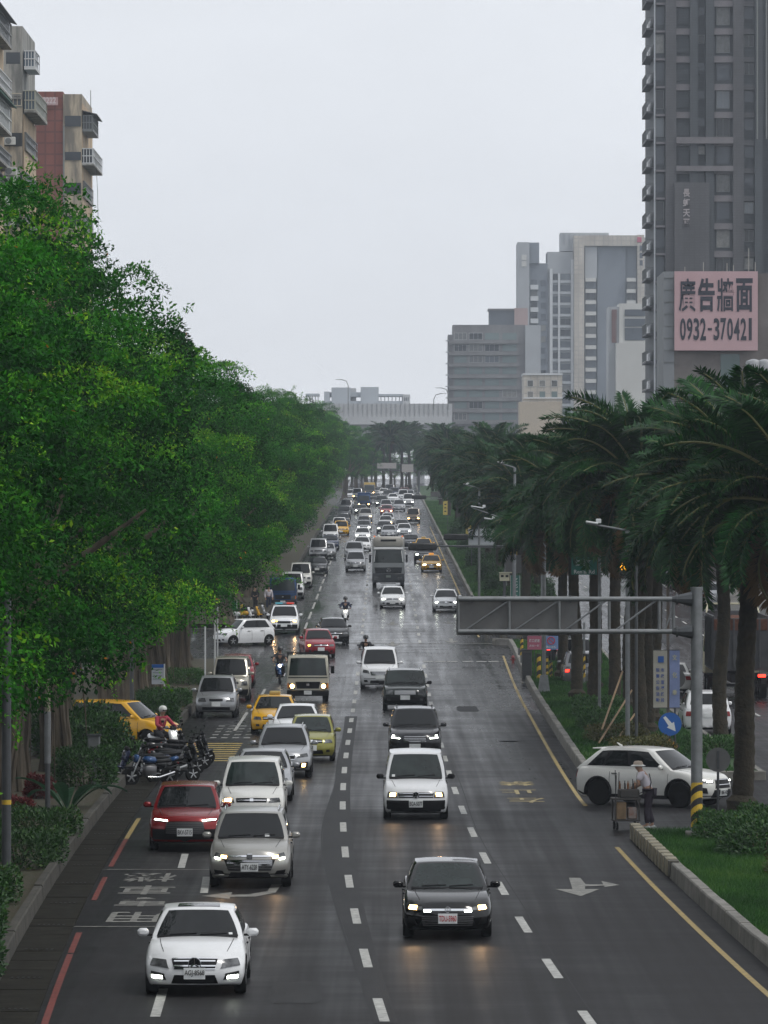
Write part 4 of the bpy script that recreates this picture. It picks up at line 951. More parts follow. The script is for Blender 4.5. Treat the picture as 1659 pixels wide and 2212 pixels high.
bars('altis', .30, .46, 5, -.6, .6, dalloy, th=.012)
face('suv_a', [('headlamp', [(.55, .66), (.93, .72), (.93, .84), (.62, .76)], lens, True, .012), ('grille', [(-.55, .42), (.55, .42), (.66, .66), (-.66, .66)], blackm, False, .010), ('grille_frame', [(-.58, .72), (.58, .72), (.60, .755), (-.60, .755)], chrome, False, .016), ('lower_intake', [(-.6, .27), (.6, .27), (.5, .38), (-.5, .38)], blackm, False, .010), ('fog_surround', [(.68, .34), (.93, .34), (.93, .43), (.72, .41)], blackm, True, .012), ('fog_trim', [(.68, .315), (.93, .315), (.93, .335), (.68, .335)], chrome, True, .018)])
bars('suv_a', .46, .63, 5, -.58, .58, chrome, th=.014)
face('suv_cross', [('headlamp', [(.50, .74), (.94, .80), (.94, .86), (.56, .80)], lens, True, .012), ('grille', [(-.62, .44), (.62, .44), (.50, .76), (-.50, .76)], blackm, False, .014)])
bars('suv_cross', .48, .72, 6, -.55, .55, dalloy, th=.012)
face('suv_b', [('headlamp', [(.52, .70), (.94, .74), (.94, .88), (.58, .82)], lens, True, .012), ('grille', [(-.44, .58), (.44, .58), (.48, .82), (-.48, .82)], blackm, False, .012), ('fog_surround', [(.66, .40), (.93, .40), (.93, .56), (.70, .56)], blackm, True, .012)])
bars('suv_b', .62, .79, 4, -.44, .44, chrome, th=.010)
face('suv_land', [('headlamp', [(.58, .70), (.93, .70), (.93, .90), (.60, .90)], lens, True, .012), ('grille', [(-.50, .70), (.50, .70), (.52, .88), (-.52, .88)], dalloy, False, .012), ('fog_lamp', [(.70, .44), (.84, .44), (.84, .54), (.70, .54)], lens, True, .012)])
bars('suv_land', .73, .85, 4, -.48, .48, alloy, th=.02)
face('xv', [('headlamp', [(.50, .64), (.94, .70), (.94, .82), (.58, .75)], lens, True, .012), ('grille', [(-.40, .58), (.40, .58), (.46, .74), (-.46, .74)], blackm, False, .010), ('lower_intake', [(-.5, .30), (.5, .30), (.44, .42), (-.44, .42)], blackm, False, .010), ('fog_surround', [(.60, .34), (.92, .34), (.92, .52), (.64, .48)], blackm, True, .012)])
bars('xv', .60, .72, 2, -.42, .42, chrome, th=.018)
face('rav', [('headlamp', [(.50, .72), (.94, .74), (.94, .84), (.54, .80)], lens, True, .012), ('grille', [(-.46, .56), (.46, .56), (.40, .82), (-.40, .82)], blackm, False, .012), ('lower_intake', [(-.62, .30), (.62, .30), (.50, .52), (-.50, .52)], blackm, False, .012), ('fog_surround', [(.74, .42), (.90, .44), (.90, .60), (.78, .58)], blackm, True, .012)])
bars('rav', .66, .80, 2, -.42, .42, chrome, th=.016)
face('terios', [('headlamp', [(.50, .68), (.93, .70), (.93, .86), (.60, .84)], lens, True, .012), ('grille', [(-.34, .70), (.34, .70), (.36, .79), (-.36, .79)], blackm, False, .012), ('lower_intake', [(-.75, .34), (.75, .34), (.70, .46), (-.70, .46)], blackm, False, .012), ('bumper_bar', [(-.8, .47), (.8, .47), (.8, .50), (-.8, .50)], alloy, False, .02)])
face('caddy', [('headlamp', [(.58, .62), (.93, .62), (.93, .80), (.64, .78)], lens, True, .012), ('grille', [(-.56, .62), (.56, .62), (.60, .76), (-.60, .76)], blackm, False, .012), ('lower_intake', [(-.86, .24), (.86, .24), (.86, .50), (-.86, .50)], blackm, False, .014)])
bars('caddy', .66, .73, 2, -.56, .56, chrome, th=.012)
face('alphard', [('headlamp', [(.56, .74), (.94, .80), (.94, .96), (.62, .88)], lens, True, .012), ('grille', [(-.46, .66), (.46, .66), (.52, .84), (-.52, .84)], blackm, False, .012), ('lower_intake', [(-.55, .28), (.55, .28), (.5, .42), (-.5, .42)], blackm, False, .012), ('fog_lamp', [(.66, .34), (.86, .34), (.86, .44), (.68, .44)], blackm, True, .012), ('bumper_trim', [(-.85, .50), (.85, .50), (.85, .52), (-.85, .52)], chrome, False, .016)])
bars('alphard', .70, .81, 3, -.46, .46, chrome, th=.014)
face('van', [('headlamp', [(.60, .70), (.94, .70), (.94, .90), (.66, .90)], lens, True, .012), ('grille', [(-.45, .76), (.45, .76), (.45, .86), (-.45, .86)], blackm, False, .012), ('bumper', [(-.97, .28), (.97, .28), (.97, .52), (-.97, .52)], blackm, False, .03)])
face('suv_p', [('headlamp', [(.46, .72), (.94, .74), (.94, .90), (.56, .84)], lens, True, .012), ('grille', [(-.5, .66), (.5, .66), (.46, .80), (-.46, .80)], blackm, False, .012), ('grille_bar', [(-.5, .79), (.5, .79), (.48, .83), (-.48, .83)], chrome, False, .018), ('chrome_flank', [(.52, .42), (.60, .42), (.52, .70), (.44, .70)], chrome, True, .018)])
# ------------------------------------------------------------------ people
skin_m = mat('skin', (.42, .25, .17), .55); hair_m = mat('hair', (.012, .010, .010), .6)
def skin_mesh(name, J, E, sub=1, grow=0.0):
    ks = list(J); me = bpy.data.meshes.new(name); me.from_pydata([J[k][:3] for k in ks], [(ks.index(a), ks.index(b)) for a, b in E], [])
    o = bpy.data.objects.new(name, me); COL.objects.link(o)
    o.modifiers.new('s', 'SKIN').use_smooth_shade = True
    for i, k in enumerate(ks):
        r = J[k][3]+grow; r2 = (J[k][4] if len(J[k]) > 4 else J[k][3])+grow; me.skin_vertices[0].data[i].radius = (r, r2)
    me.skin_vertices[0].data[0].use_root = True
    sb = o.modifiers.new('d', 'SUBSURF'); sb.levels = sub; sb.render_levels = sub
    return evaluated(o)
def figure(t, P_, top, bottom, shoe, hat=None, hair=True, short=False, sub=1, top_name='jacket', legs_short=False):
    """P_: joint positions (pelvis, chest, neck, head, shoulder/elbow/wrist and hip/knee/ankle/toe for each side, L and R; look = facing)"""
    J = {'pelvis': (*P_['pelvis'], .13, .10), 'waist': (*[(P_['pelvis'][i]+P_['chest'][i])/2 for i in range(3)], .125, .095), 'chest': (*P_['chest'], .15, .11), 'neck': (*P_['neck'], .052), }
    hd = Vector(P_['head']); nk = Vector(P_['neck']); up = (hd-nk).normalized(); lk = Vector(P_.get('look', (0, -1, 0))).normalized()
    J['jaw'] = (*(hd-up*.055+lk*.025), .068, .075); J['skull'] = (*(hd+up*.02), .083, .095); J['crown_'] = (*(hd+up*.095), .062, .07); J['nose'] = (*(hd-up*.025+lk*.115), .014)
    E = [('pelvis', 'waist'), ('waist', 'chest'), ('chest', 'neck'), ('neck', 'jaw'), ('jaw', 'skull'), ('skull', 'crown_'), ('jaw', 'nose')]
    for s_ in 'LR':
        sg = -1 if s_ == 'L' else 1
        for k, r in (('shoulder', .065), ('elbow', .045), ('wrist', .031), ('hip', .095), ('knee', .062), ('ankle', .042), ('toe', .034)): J[k+s_] = (*P_[k+s_], r)
        hip = Vector(P_['hip'+s_]); kn = Vector(P_['knee'+s_]); J['calf'+s_] = (*(kn*.68+Vector(P_['ankle'+s_])*.32), .06)
        E += [('chest', 'shoulder'+s_), ('shoulder'+s_, 'elbow'+s_), ('elbow'+s_, 'wrist'+s_), ('pelvis', 'hip'+s_), ('hip'+s_, 'knee'+s_), ('knee'+s_, 'calf'+s_), ('calf'+s_, 'ankle'+s_), ('ankle'+s_, 'toe'+s_)]
        wv = Vector(P_['wrist'+s_]); d = (wv-Vector(P_['elbow'+s_])).normalized(); sidev = Vector((sg, 0, 0)); sidev = (sidev-d*sidev.dot(d)).normalized(); dn = d.cross(sidev)*sg
        pm_ = wv+d*.06; J['palm'+s_] = (*pm_, .036, .02); E.append(('wrist'+s_, 'palm'+s_))
        for q, (o_, ln) in enumerate(((-.028, .07), (-.009, .08), (.010, .075), (.028, .06))):
            b = pm_+d*.035+sidev*o_; J['f%d' % q+s_] = (*b, .0095); J['g%d' % q+s_] = (*(b+d*ln*.5-dn*.012), .0085); J['h%d' % q+s_] = (*(b+d*ln*.8-dn*.04), .0075)
            E += [('palm'+s_, 'f%d' % q+s_), ('f%d' % q+s_, 'g%d' % q+s_), ('g%d' % q+s_, 'h%d' % q+s_)]
        J['th'+s_] = (*(pm_-sidev*.04+d*.012-dn*.012), .011); J['ti'+s_] = (*(pm_-sidev*.05+d*.05-dn*.03), .009); E += [('palm'+s_, 'th'+s_), ('th'+s_, 'ti'+s_)]
    body = skin_mesh('body', J, E, sub); o = obj('body', body, skin_m, t)
    T_ = {k: J[k] for k in ('pelvis', 'waist', 'chest', 'shoulderL', 'elbowL', 'shoulderR', 'elbowR')}; TE = [('pelvis', 'waist'), ('waist', 'chest')]
    T_['collar'] = (*(Vector(P_['chest'])*.35+Vector(P_['neck'])*.65), .07, .06); TE.append(('chest', 'collar'))
    for s_ in 'LR':
        TE += [('chest', 'shoulder'+s_), ('shoulder'+s_, 'elbow'+s_)]
        if not short: T_['wrist'+s_] = J['wrist'+s_]; TE.append(('elbow'+s_, 'wrist'+s_))
        else:
            T_['elbow'+s_] = (*(Vector(P_['shoulder'+s_])*.35+Vector(P_['elbow'+s_])*.65), .058)
    obj(top_name, skin_mesh(top_name, T_, TE, sub, .022), top, t)
    B_ = {'pelvis': J['pelvis']}; BE = []
    for s_ in 'LR':
        for k in ('hip', 'knee', 'calf', 'ankle'): B_[k+s_] = J[k+s_]
        a = J['ankle'+s_]; B_['ankle'+s_] = (a[0], a[1], a[2]+.03, .055)
        BE += [('pelvis', 'hip'+s_), ('hip'+s_, 'knee'+s_), ('knee'+s_, 'calf'+s_), ('calf'+s_, 'ankle'+s_)]
    obj('trousers', skin_mesh('trousers', B_, BE, sub, .02), bottom, t)
    for s_ in 'LR':
        a, b = Vector(P_['ankle'+s_]), Vector(P_['toe'+s_]); f = (b-a); f.z = 0; f = f.normalized() if f.length > 1e-4 else Vector((0, -1, 0))
        rz = math.atan2(f.x, -f.y); mb = MB(); mb.box((0, -.05, 0), (.095, .27, .085), 0, ch=.035); 
        so = obj('shoe', mb.mesh('shoe', smooth=50), shoe, t, loc=(a.x, a.y, min(a.z, b.z)+.0), rot=(0, 0, -rz if False else rz))
    for sg in (-1, 1):
        sv = up.cross(lk)*sg; mb = MB(); mb.box((0, 0, 0), (.03, .02, .018), 0, ch=.006); obj('eye', mb.mesh('eye'), ink, t, loc=hd+up*.012+lk*.092+sv*.034)
    mb = MB(); mb.box((0, 0, 0), (.05, .015, .012), 0, ch=.004); obj('mouth', mb.mesh('mouth'), mat('lip', (.30, .10, .09), .5), t, loc=hd-up*.075+lk*.098)
    if hair: 
        mb = MB(); mb.lathe([(.112, -.03), (.118, .03), (.10, .085), (.055, .118), (0, .128)], 14); obj('hair', mb.mesh('hair', smooth=60), hair_m, t, loc=hd+up*.01-lk*.018)
    if hat:
        mb = MB()
        if hat[0] == 'helmet':
            mb.lathe([(.118, -.05), (.142, -.01), (.145, .05), (.122, .115), (.07, .155), (0, .165)], 16, 0)
            mb.box(tuple(lk*.13+Vector((0, 0, .0))), (.18, .05, .05), 1, ch=.015, rz=math.atan2(lk.x, -lk.y))
        else:
            mb.lathe([(.185, -.012), (.12, .012), (.118, .06), (.09, .10), (0, .112)], 16, 0); mb.lathe([(.187, -.022), (.187, -.008), (.12, .018)], 16, 1)
        obj(hat[0], mb.mesh(hat[0], smooth=50), [hat[1], hat[2] if len(hat) > 2 else ink], t, loc=hd+up*.03)
def rider_pose(lean=0.0, h=0.0):
    P_ = dict(pelvis=(0, .30, .86), chest=(0, .16-lean, 1.27), neck=(0, .12-lean, 1.46), head=(0, .09-lean, 1.60))
    for s_, sg in (('L', -1), ('R', 1)):
        P_.update({'shoulder'+s_: (sg*.20, .14-lean, 1.37), 'elbow'+s_: (sg*.33, -.05-lean*.6, 1.13), 'wrist'+s_: (sg*.31, -.30, 1.07), 'hip'+s_: (sg*.10, .27, .84), 'knee'+s_: (sg*.17, -.16, .76), 'ankle'+s_: (sg*.15, -.06, .37), 'toe'+s_: (sg*.15, -.22, .33)})
    return P_
# ------------------------------------------------------------------ scooters and motorcycles
SCOOT = {}
def scooter_parts(style):
    if style in SCOOT: return SCOOT[style]
    out = []; add = lambda n, mb, mats, s=45: out.append((n, mb.mesh(n, smooth=s), mats))
    if style == 'scooter':
        mb = MB(); mb.v = []; prof = [(-.62, .78, .19), (-.66, .95, .20), (-.60, 1.02, .16), (-.52, .70, .20), (-.55, .45, .16)]
        mb.box((0, -.60, .80), (.38, .12, .40), 0, rx=-.28, ch=.05); mb.box((0, -.68, .52), (.20, .16, .30), 0, rx=-.3, ch=.05); add('front_shield', mb, ['p'])
        mb = MB(); mb.box((0, -.20, .36), (.34, .62, .10), 0, ch=.03); add('footboard', mb, [blackm])
        mb = MB(); mb.box((0, .42, .58), (.36, .85, .30), 0, rx=.12, ch=.09); mb.box((0, .78, .70), (.26, .30, .16), 0, rx=.35, ch=.05); add('tail_body', mb, ['p'])
        mb = MB(); mb.box((0, .36, .78), (.30, .74, .12), 0, rx=.06, ch=.05); add('seat', mb, [blackm])
        mb = MB(); mb.tube([(-.34, -.42, 1.06), (-.22, -.52, 1.04), (0, -.55, 1.02), (.22, -.52, 1.04), (.34, -.42, 1.06)], .017, 7); mb.box((0, -.56, 1.02), (.26, .14, .14), 1, ch=.05); add('handlebar', mb, [blackm, 'p'])
        mb = MB(); mb.box((0, -.75, .46), (.16, .36, .07), 0, rx=-.1, ch=.03); add('front_mudguard', mb, ['p'])
        mb = MB(); mb.tube([(0, -.55, .95), (0, -.74, .26)], .035, 8); add('fork', mb, [alloy])
        mb = MB(); mb.cyl((.17, .55, .30), (.20, .95, .42), .045, .055, 10); add('exhaust', mb, [alloy])
        W_ = [(0, -.74, .25, .25), (0, .62, .25, .25)]; hl = (0, -.66, .86)
    else:
        mb = MB(); mb.box((0, -.12, .86), (.30, .50, .24), 0, rx=-.1, ch=.09); add('fuel_tank', mb, ['p'])
        mb = MB(); mb.box((0, -.10, .50), (.26, .46, .40), 0, ch=.06); mb.tube([(0, -.5, .95), (0, -.15, .40), (0, .4, .38), (0, .55, .78), (0, -.05, .76)], .028, 7); add('engine', mb, [dalloy])
        mb = MB(); mb.box((0, .38, .82), (.26, .58, .10), 0, rx=.08, ch=.04); add('seat', mb, [blackm])
        mb = MB(); mb.box((0, .78, .88), (.20, .34, .14), 0, rx=.28, ch=.05); add('tail_body', mb, ['p'])
        mb = MB(); mb.box((0, -.62, .92), (.26, .20, .28), 0, rx=-.3, ch=.07); add('headlamp_fairing', mb, ['p'])
        mb = MB(); mb.tube([(-.38, -.36, 1.06), (-.2, -.48, 1.04), (.2, -.48, 1.04), (.38, -.36, 1.06)], .016, 7); add('handlebar', mb, [blackm])
        mb = MB(); [mb.tube([(sg*.09, -.5, 1.0), (sg*.09, -.80, .31)], .028, 7) for sg in (-1, 1)]; add('fork', mb, [alloy])
        mb = MB(); mb.box((0, -.80, .64), (.14, .50, .03), 0, ch=.012); mb.box((0, .74, .60), (.15, .5, .03), 0, rx=.3, ch=.012); add('mudguard', mb, [blackm])
        mb = MB(); mb.tube([(.12, -.2, .3), (.16, .2, .28), (.18, .75, .45)], [.035, .05, .055], 9); add('exhaust', mb, [chrome])
        W_ = [(0, -.80, .31, .31), (0, .62, .31, .31)]; hl = (0, -.74, .94)
    for sg in (-1, 1):
        mb = MB(); mb.tube([(sg*.27, -.47, 1.06), (sg*.36, -.50, 1.24)], .008, 5); mb.box((sg*.38, -.50, 1.27), (.12, .03, .08), 0, ch=.02); add('mirror', mb, [blackm])
    mb = MB(); mb.lathe([(0, .03), (.055, .02), (.075, -.02), (0, -.03)], 12, 0, Matrix.Translation(hl) @ Matrix.Rotation(R(90), 4, 'X')); add('headlight', mb, ['h'])
    mb = MB(); mb.box((0, .93, .74), (.16, .03, .07), 0, ch=.01); add('tail_light', mb, ['t'])
    mb = MB(); mb.box((0, .97, .56), (.24, .012, .13), 0); add('number_plate', mb, [plate_w])
    SCOOT[style] = (out, W_); return SCOOT[style]
def scooter(style, name, label, col, p, yaw=0.0, lit=None, tail_lit=False, group=None, cat='motor scooter', lean=0.0):
    parts, W_ = scooter_parts(style); p = Vector(p)
    t = thing(name, label, cat, (p.x, p.y, gz(p.y)+Z0), yaw, group); t.rotation_euler = (0, lean, yaw); t.scale = (.92, .92, .92) if style != 'scooter' else (1, 1, 1)
    for (n, me, mats) in parts:
        o = obj(n, me.copy() if not len(me.materials) else me, parent=t)
        o.data.materials.clear()
        for m_ in mats: o.data.materials.append(PAINT[col] if m_ == 'p' else (lit or lens) if m_ == 'h' else (lit_r if tail_lit else tail) if m_ == 't' else m_)
    for (x, y, z, r) in W_:
        ty_, rm = wheel_meshes(r, .11, 'alloy'); w_ = obj('wheel', ty_, parent=t, loc=(x, y, z)); obj('rim', rm, parent=w_)
    return t
def rider(label, p, yaw, top, bottom, hat, lean=0.0, short=False, lift=0.0):
    p = Vector(p); t = thing('person', label, 'person', (p.x, p.y, gz(p.y)+Z0+lift), yaw); figure(t, rider_pose(lean), top, bottom, ink, hat, hair=False, short=short); return t
cl_black = mat('cloth_black', (.018, .018, .022), .85, var=.3); cl_navy = mat('cloth_navy', (.02, .03, .065), .85, var=.3); cl_grey = mat('cloth_grey', (.07, .07, .075), .85, var=.3); cl_white = mat('cloth_white', (.62, .58, .62), .85, var=.08)
cl_plum = mat('cloth_plum', (.035, .028, .04), .9, var=.3); cl_red = mat('cloth_red', (.35, .03, .06), .8); hel_w = mat('helmet_white', (.62, .63, .60), .25, coat=.5); hel_k = mat('helmet_black', (.012, .012, .013), .2, coat=.6); tan = mat('hat_tan', (.45, .37, .30), .9)
# ------------------------------------------------------------------ the near cars, one by one
def ring(T_, z, r, off, spokes, m_=chrome):
    """round badge standing on the nose at height z: ring and straight strokes"""
    q = Vector(T_['FR'](0, z)); mb = MB(); pts = [(r*math.cos(a*6.2832/18), 0, r*math.sin(a*6.2832/18)) for a in range(19)]; mb.tube(pts, r*.10, 6, cap=False)
    for (x0, z0, x1, z1) in spokes: mb.tube([(x0*r, 0, z0*r), (x1*r, 0, z1*r)], r*.10, 5)
    return mb, q+Vector((0, -off, 0))
STAR = [(0, 0, 0, .95), (0, 0, .82, -.5), (0, 0, -.82, -.5)]
VW = [(-.42, .85, 0, .05), (0, .05, .42, .85), (-.85, .35, -.42, -.80), (-.42, -.80, 0, .0), (0, .0, .42, -.80), (.42, -.80, .85, .35)]
def badge(t, key, z, r, spokes, off=.045, back=True):
    mb, q = ring(TYPES[key], z, r, off, spokes); o = mb.build('emblem', chrome, t); o.location = q
    if back: m2 = MB(); m2.cyl((0, .012, 0), (0, .03, 0), r, r, 18); b = m2.build('emblem_disc', blackm, t); b.location = q
c1 = car('lux', 'sedan_car', 'white sedan with a sunroof and a star badge at the bottom of the road', 'car', 'white', 424, 2133, lights=pair(.68, .325, .90, .375, lit_c, 'daytime_light', .02, .01), plate='AGJ-8568', plate_h=.42)
badge(c1, 'lux', .583, .108, STAR)
T_ = TYPES['lux']; me = patch_mesh(lambda u, v: T_['GH'](u, v, 1), [(-.62, .10), (.62, .10), (.58, .42), (-.58, .42)], 6, 3, .008, 'sunroof'); me.materials.append(glass); obj('sunroof', me, parent=c1)
c2 = car('altis', 'sedan_car', 'black sedan with a white plate in red characters, lit headlamps, in the middle lane', 'car', 'black', 966, 2013, lights=pair(.74, .60, .92, .675, lit_o, 'headlamp_light', .03, .015)+pair(.40, .555, .56, .585, lit_c, 'daytime_light', .03), plate='TDU-5960', red=True, plate_h=.43, glass_m=glass2)
badge(c2, 'altis', .60, .055, [(-.9, .2, .9, .2), (0, .2, 0, -.9)], back=False)
c3 = car('suv_a', 'crossover_car', 'champagne-grey crossover with a wide chrome grille behind the white sedan', 'car', 'champagne', 541, 1906, lights=pair(.60, .685, .74, .745, lit_o, 'headlamp_light', .03, .015)+pair(.78, .66, .90, .70, lit_c, 'daytime_light', .03, .02), plate='ATY-6228', plate_h=.50)
mb = MB(); mb.box((0, 0, 0), (.13, .03, .12), 0, ch=.02); o = mb.build('emblem', chrome, c3); o.location = Vector(TYPES['suv_a']['FR'](0, .735))+Vector((0, -.03, 0))
c4 = car('suv_cross', 'crossover_car', 'dark red crossover with bright slim daytime lights beside the grey crossover', 'car', 'red', 402, 1828, lights=pair(.52, .765, .92, .79, lit_c, 'daytime_light', .03, .045), plate='BKV-5715', plate_h=.50)
c5 = car('caddy', 'van', 'white panel van with a black bumper and round badge, lit headlamps', 'van', 'white', 898, 1761, lights=pair(.66, .66, .84, .75, lit_o), plate='BGA-5077', plate_h=.46, glass_m=glass2)
badge(c5, 'caddy', .695, .085, VW)
c6 = car('zinger', 'people_carrier', 'pearl white people carrier with one lamp lit, behind the grey crossover', 'car', 'pearl', 545, 1778, lights=one(-.88, .71, -.66, .80, lit_o), plate='5077-PX' if False else None, glass_m=glass2, plate_h=.45)
car('sedan', 'sedan_car', 'silver sedan half hidden behind the pearl white people carrier', 'car', 'silver', 567, 1722)
car('xv', 'crossover_car', 'silver-white crossover with roof rails and one fog lamp lit', 'car', 'silver', 613, 1672, lights=one(.70, .37, .82, .47, lit_o, 'fog_light'), plate_h=.50)
car('kei', 'hatchback_car', 'small lime green hatchback beside the silver-white crossover', 'car', 'lime', 674, 1637, glass_m=glass2)
car('sedan', 'sedan_car', 'white sedan wedged between the lime hatchback and the yellow taxi', 'car', 'white', 640, 1604)
tx = car('sedan', 'taxi', 'yellow taxi with a roof sign in the queue behind the white sedan', 'taxi', 'yellow', 592, 1580)
def roof_sign(t, key, col, mcol):
    T_ = TYPES[key]; q = Vector(T_['GH'](0, .35, 1)); mb = MB(); mb.box((0, 0, .07), (.42, .16, .13), 0, ch=.03); o = mb.build('roof_sign', mcol, t); o.location = q
signm = mat('taxi_sign_box', (.45, .34, .12), .4); roof_sign(tx, 'sedan', 0, signm)
car('suv_b', 'crossover_car', 'black crossover with glowing angular headlights in the middle lane', 'car', 'darkgrey', 896, 1633, lights=[('headlamp_light', 'FR', [(.60, .715), (.92, .745), (.92, .775), (.60, .745)], lit_c, .03), ('headlamp_light', 'FR', [(-.92, .745), (-.60, .715), (-.60, .745), (-.92, .775)], lit_c, .03), ('headlamp_light', 'FR', [(.84, .77), (.92, .775), (.92, .86), (.84, .84)], lit_c, .03), ('headlamp_light', 'FR', [(-.92, .775), (-.84, .77), (-.84, .84), (-.92, .86)], lit_c, .03)], plate_h=.46)
car('suv_land', 'off_road_car', 'dark green boxy off-roader behind the black crossover', 'car', 'green', 875, 1530, glass_m=glass2, plate_h=.58)
car('alphard', 'people_carrier', 'large white people carrier left of the dark green off-roader', 'car', 'white', 820, 1483, plate_h=.58)
car('hatch', 'hatchback_car', 'crimson hatchback with an amber indicator lit, entering the crossing', 'car', 'crimson', 690, 1416, yaw=R(7), lights=one(-.86, .64, -.72, .72, lit_a, 'indicator_light'))
car('hatch', 'hatchback_car', 'black hatchback just behind the crimson hatchback', 'car', 'black', 722, 1389, yaw=R(5))
car('sedan', 'sedan_car', 'white executive sedan with lit headlamps right in front of the lorry', 'car', 'white', 848, 1311, lights=pair(.62, .60, .88, .68, lit_c), plate_h=.42)
car('sedan', 'sedan_car', 'white sedan cut by the gantry sign, in the lane beside the median', 'car', 'white', 963, 1318, lights=pair(.66, .60, .86, .68, lit_c))
tx2 = car('sedan', 'taxi', 'yellow taxi with a roof sign in the lane beside the median', 'taxi', 'yellow', 932, 1234, lights=pair(.58, .60, .86, .69, lit_w)); roof_sign(tx2, 'sedan', 0, mat('taxi_sign_orange', (.6, .25, .03), .4, emit=(1, .4, .05), es=.6))
car('suv_b', 'crossover_car', 'black crossover with lit lamps tucked behind the yellow taxi by the median', 'car', 'black', 916, 1214, lights=pair(.60, .73, .88, .82, lit_c))
tx3 = car('sedan', 'taxi', 'yellow taxi mostly hidden behind a hanging signal head', 'taxi', 'yellow', 915, 1194); roof_sign(tx3, 'sedan', 0, signm)
car('sedan', 'sedan_car', 'dark grey sedan beside the roof of the lorry', 'car', 'darkgrey', 887, 1184)
car('mpv', 'people_carrier', 'silver people carrier alone in the first lane left of the lorry', 'car', 'silver', 768, 1232)
car('suv_a', 'crossover_car', 'silver crossover close behind the silver people carrier', 'car', 'silver', 765, 1208)
LW = lambda m_=lit_c: pair(.62, .60, .88, .70, m_)
far = [('sedan', 'white', 782, 1190, None, 'white sedan left of the lorry roof, without lamps lit'), ('sedan', 'white', 783, 1168, LW(), 'white sedan with both lamps lit behind another white sedan left of the lorry'),
    ('sedan', 'grey', 786, 1150, LW(), 'grey sedan with lamps lit in the first lane, ahead of the tan-lit wagon'), ('mpv', 'champagne', 790, 1125, LW(lit_o), 'champagne wagon with orange-lit lamps in the first lane'),
    ('sedan', 'darkgrey', 779, 1112, LW(), 'dark sedan with lamps lit below the far blue truck'), ('sedan', 'darkgrey', 830, 1152, LW(), 'dark sedan with lamps lit in the middle lane behind the lorry'),
    ('sedan', 'silver', 840, 1162, None, 'silver sedan whose roof shows just above the lorry'), ('hatch', 'white', 838, 1133, None, 'white hatchback in the middle lane far behind the lorry'),
    ('sedan', 'pearl', 833, 1139, LW(lit_o), 'pearl sedan overlapping the far white hatchback'), ('sedan', 'crimson', 835, 1113, LW(lit_o), 'reddish sedan with lamps lit in the far middle lane'),
    ('mpv', 'silver', 834, 1104, LW(), 'silver wagon above the reddish sedan in the far middle lane'), ('suv_b', 'green', 824, 1095, LW(), 'dark green crossover near the top of the middle lane'),
    ('sedan', 'darkgrey', 806, 1092, None, 'dark sedan between the far blue truck and the green crossover'), ('van', 'brown', 893, 1130, LW(lit_o), 'tan van with both lamps lit alone in the third lane'),
    ('sedan', 'white', 873, 1158, LW(), 'white sedan with lamps lit right of the lorry roof'), ('sedan', 'grey', 868, 1148, None, 'grey sedan just behind the white sedan right of the lorry roof'),
    ('mpv', 'silver', 862, 1104, None, 'silver car in the third lane beyond the tan van'), ('van', 'white', 882, 1093, LW(), 'white van at the head of the third lane'),
    ('sedan', 'white', 861, 1083, LW(), 'small white car near the top of the road with one bright lamp'), ('hatch', 'white', 849, 1086, None, 'small white hatchback at the top of the middle lane'),
    ('suv_b', 'navy', 852, 1075, None, 'dark car at the very top of the queue'), ('van', 'silver', 772, 1080, LW(lit_o), 'silver van at the top of the first lane with an orange lamp'),
    ('mpv', 'white', 755, 1079, LW(lit_o), 'white car at the top left end of the queue'), ('van', 'white', 871, 1083, None, 'white van right behind the head of the third lane')]
far += [('sedan', 'silver', 812, 1084, None, 'pale sedan just left of the small white hatchback at the top of the road'), ('mpv', 'darkgrey', 838, 1080, LW(), 'dark wagon with lamps lit at the top of the middle lane'), ('sedan', 'white', 829, 1073, None, 'tiny white sedan in the last row before the trees'), ('van', 'grey', 842, 1070, None, 'tiny grey van in the last row before the trees'),
    ('sedan', 'black', 862, 1071, None, 'tiny black sedan in the last row before the trees'), ('hatch', 'red', 874, 1072, LW(), 'tiny red hatchback in the last row before the trees'), ('suv_b', 'silver', 884, 1081, None, 'pale crossover behind the white van at the head of the third lane'), ('sedan', 'grey', 818, 1070, None, 'tiny grey sedan in the last row beside the yellow truck'),
    ('sedan', 'pearl', 795, 1084, LW(), 'pale sedan with lamps lit above the far blue truck'), ('hatch', 'silver', 786, 1140, None, 'silver hatchback squeezed between the champagne wagon and the grey sedan')]
for (k, col, x, y, lt, lb) in far: car(k, {'sedan': 'sedan_car', 'hatch': 'hatchback_car', 'mpv': 'estate_car', 'van': 'van', 'suv_b': 'crossover_car'}[k], lb, 'van' if k == 'van' else 'car', col, x, y, lights=lt, group='cars queueing on the rising road')
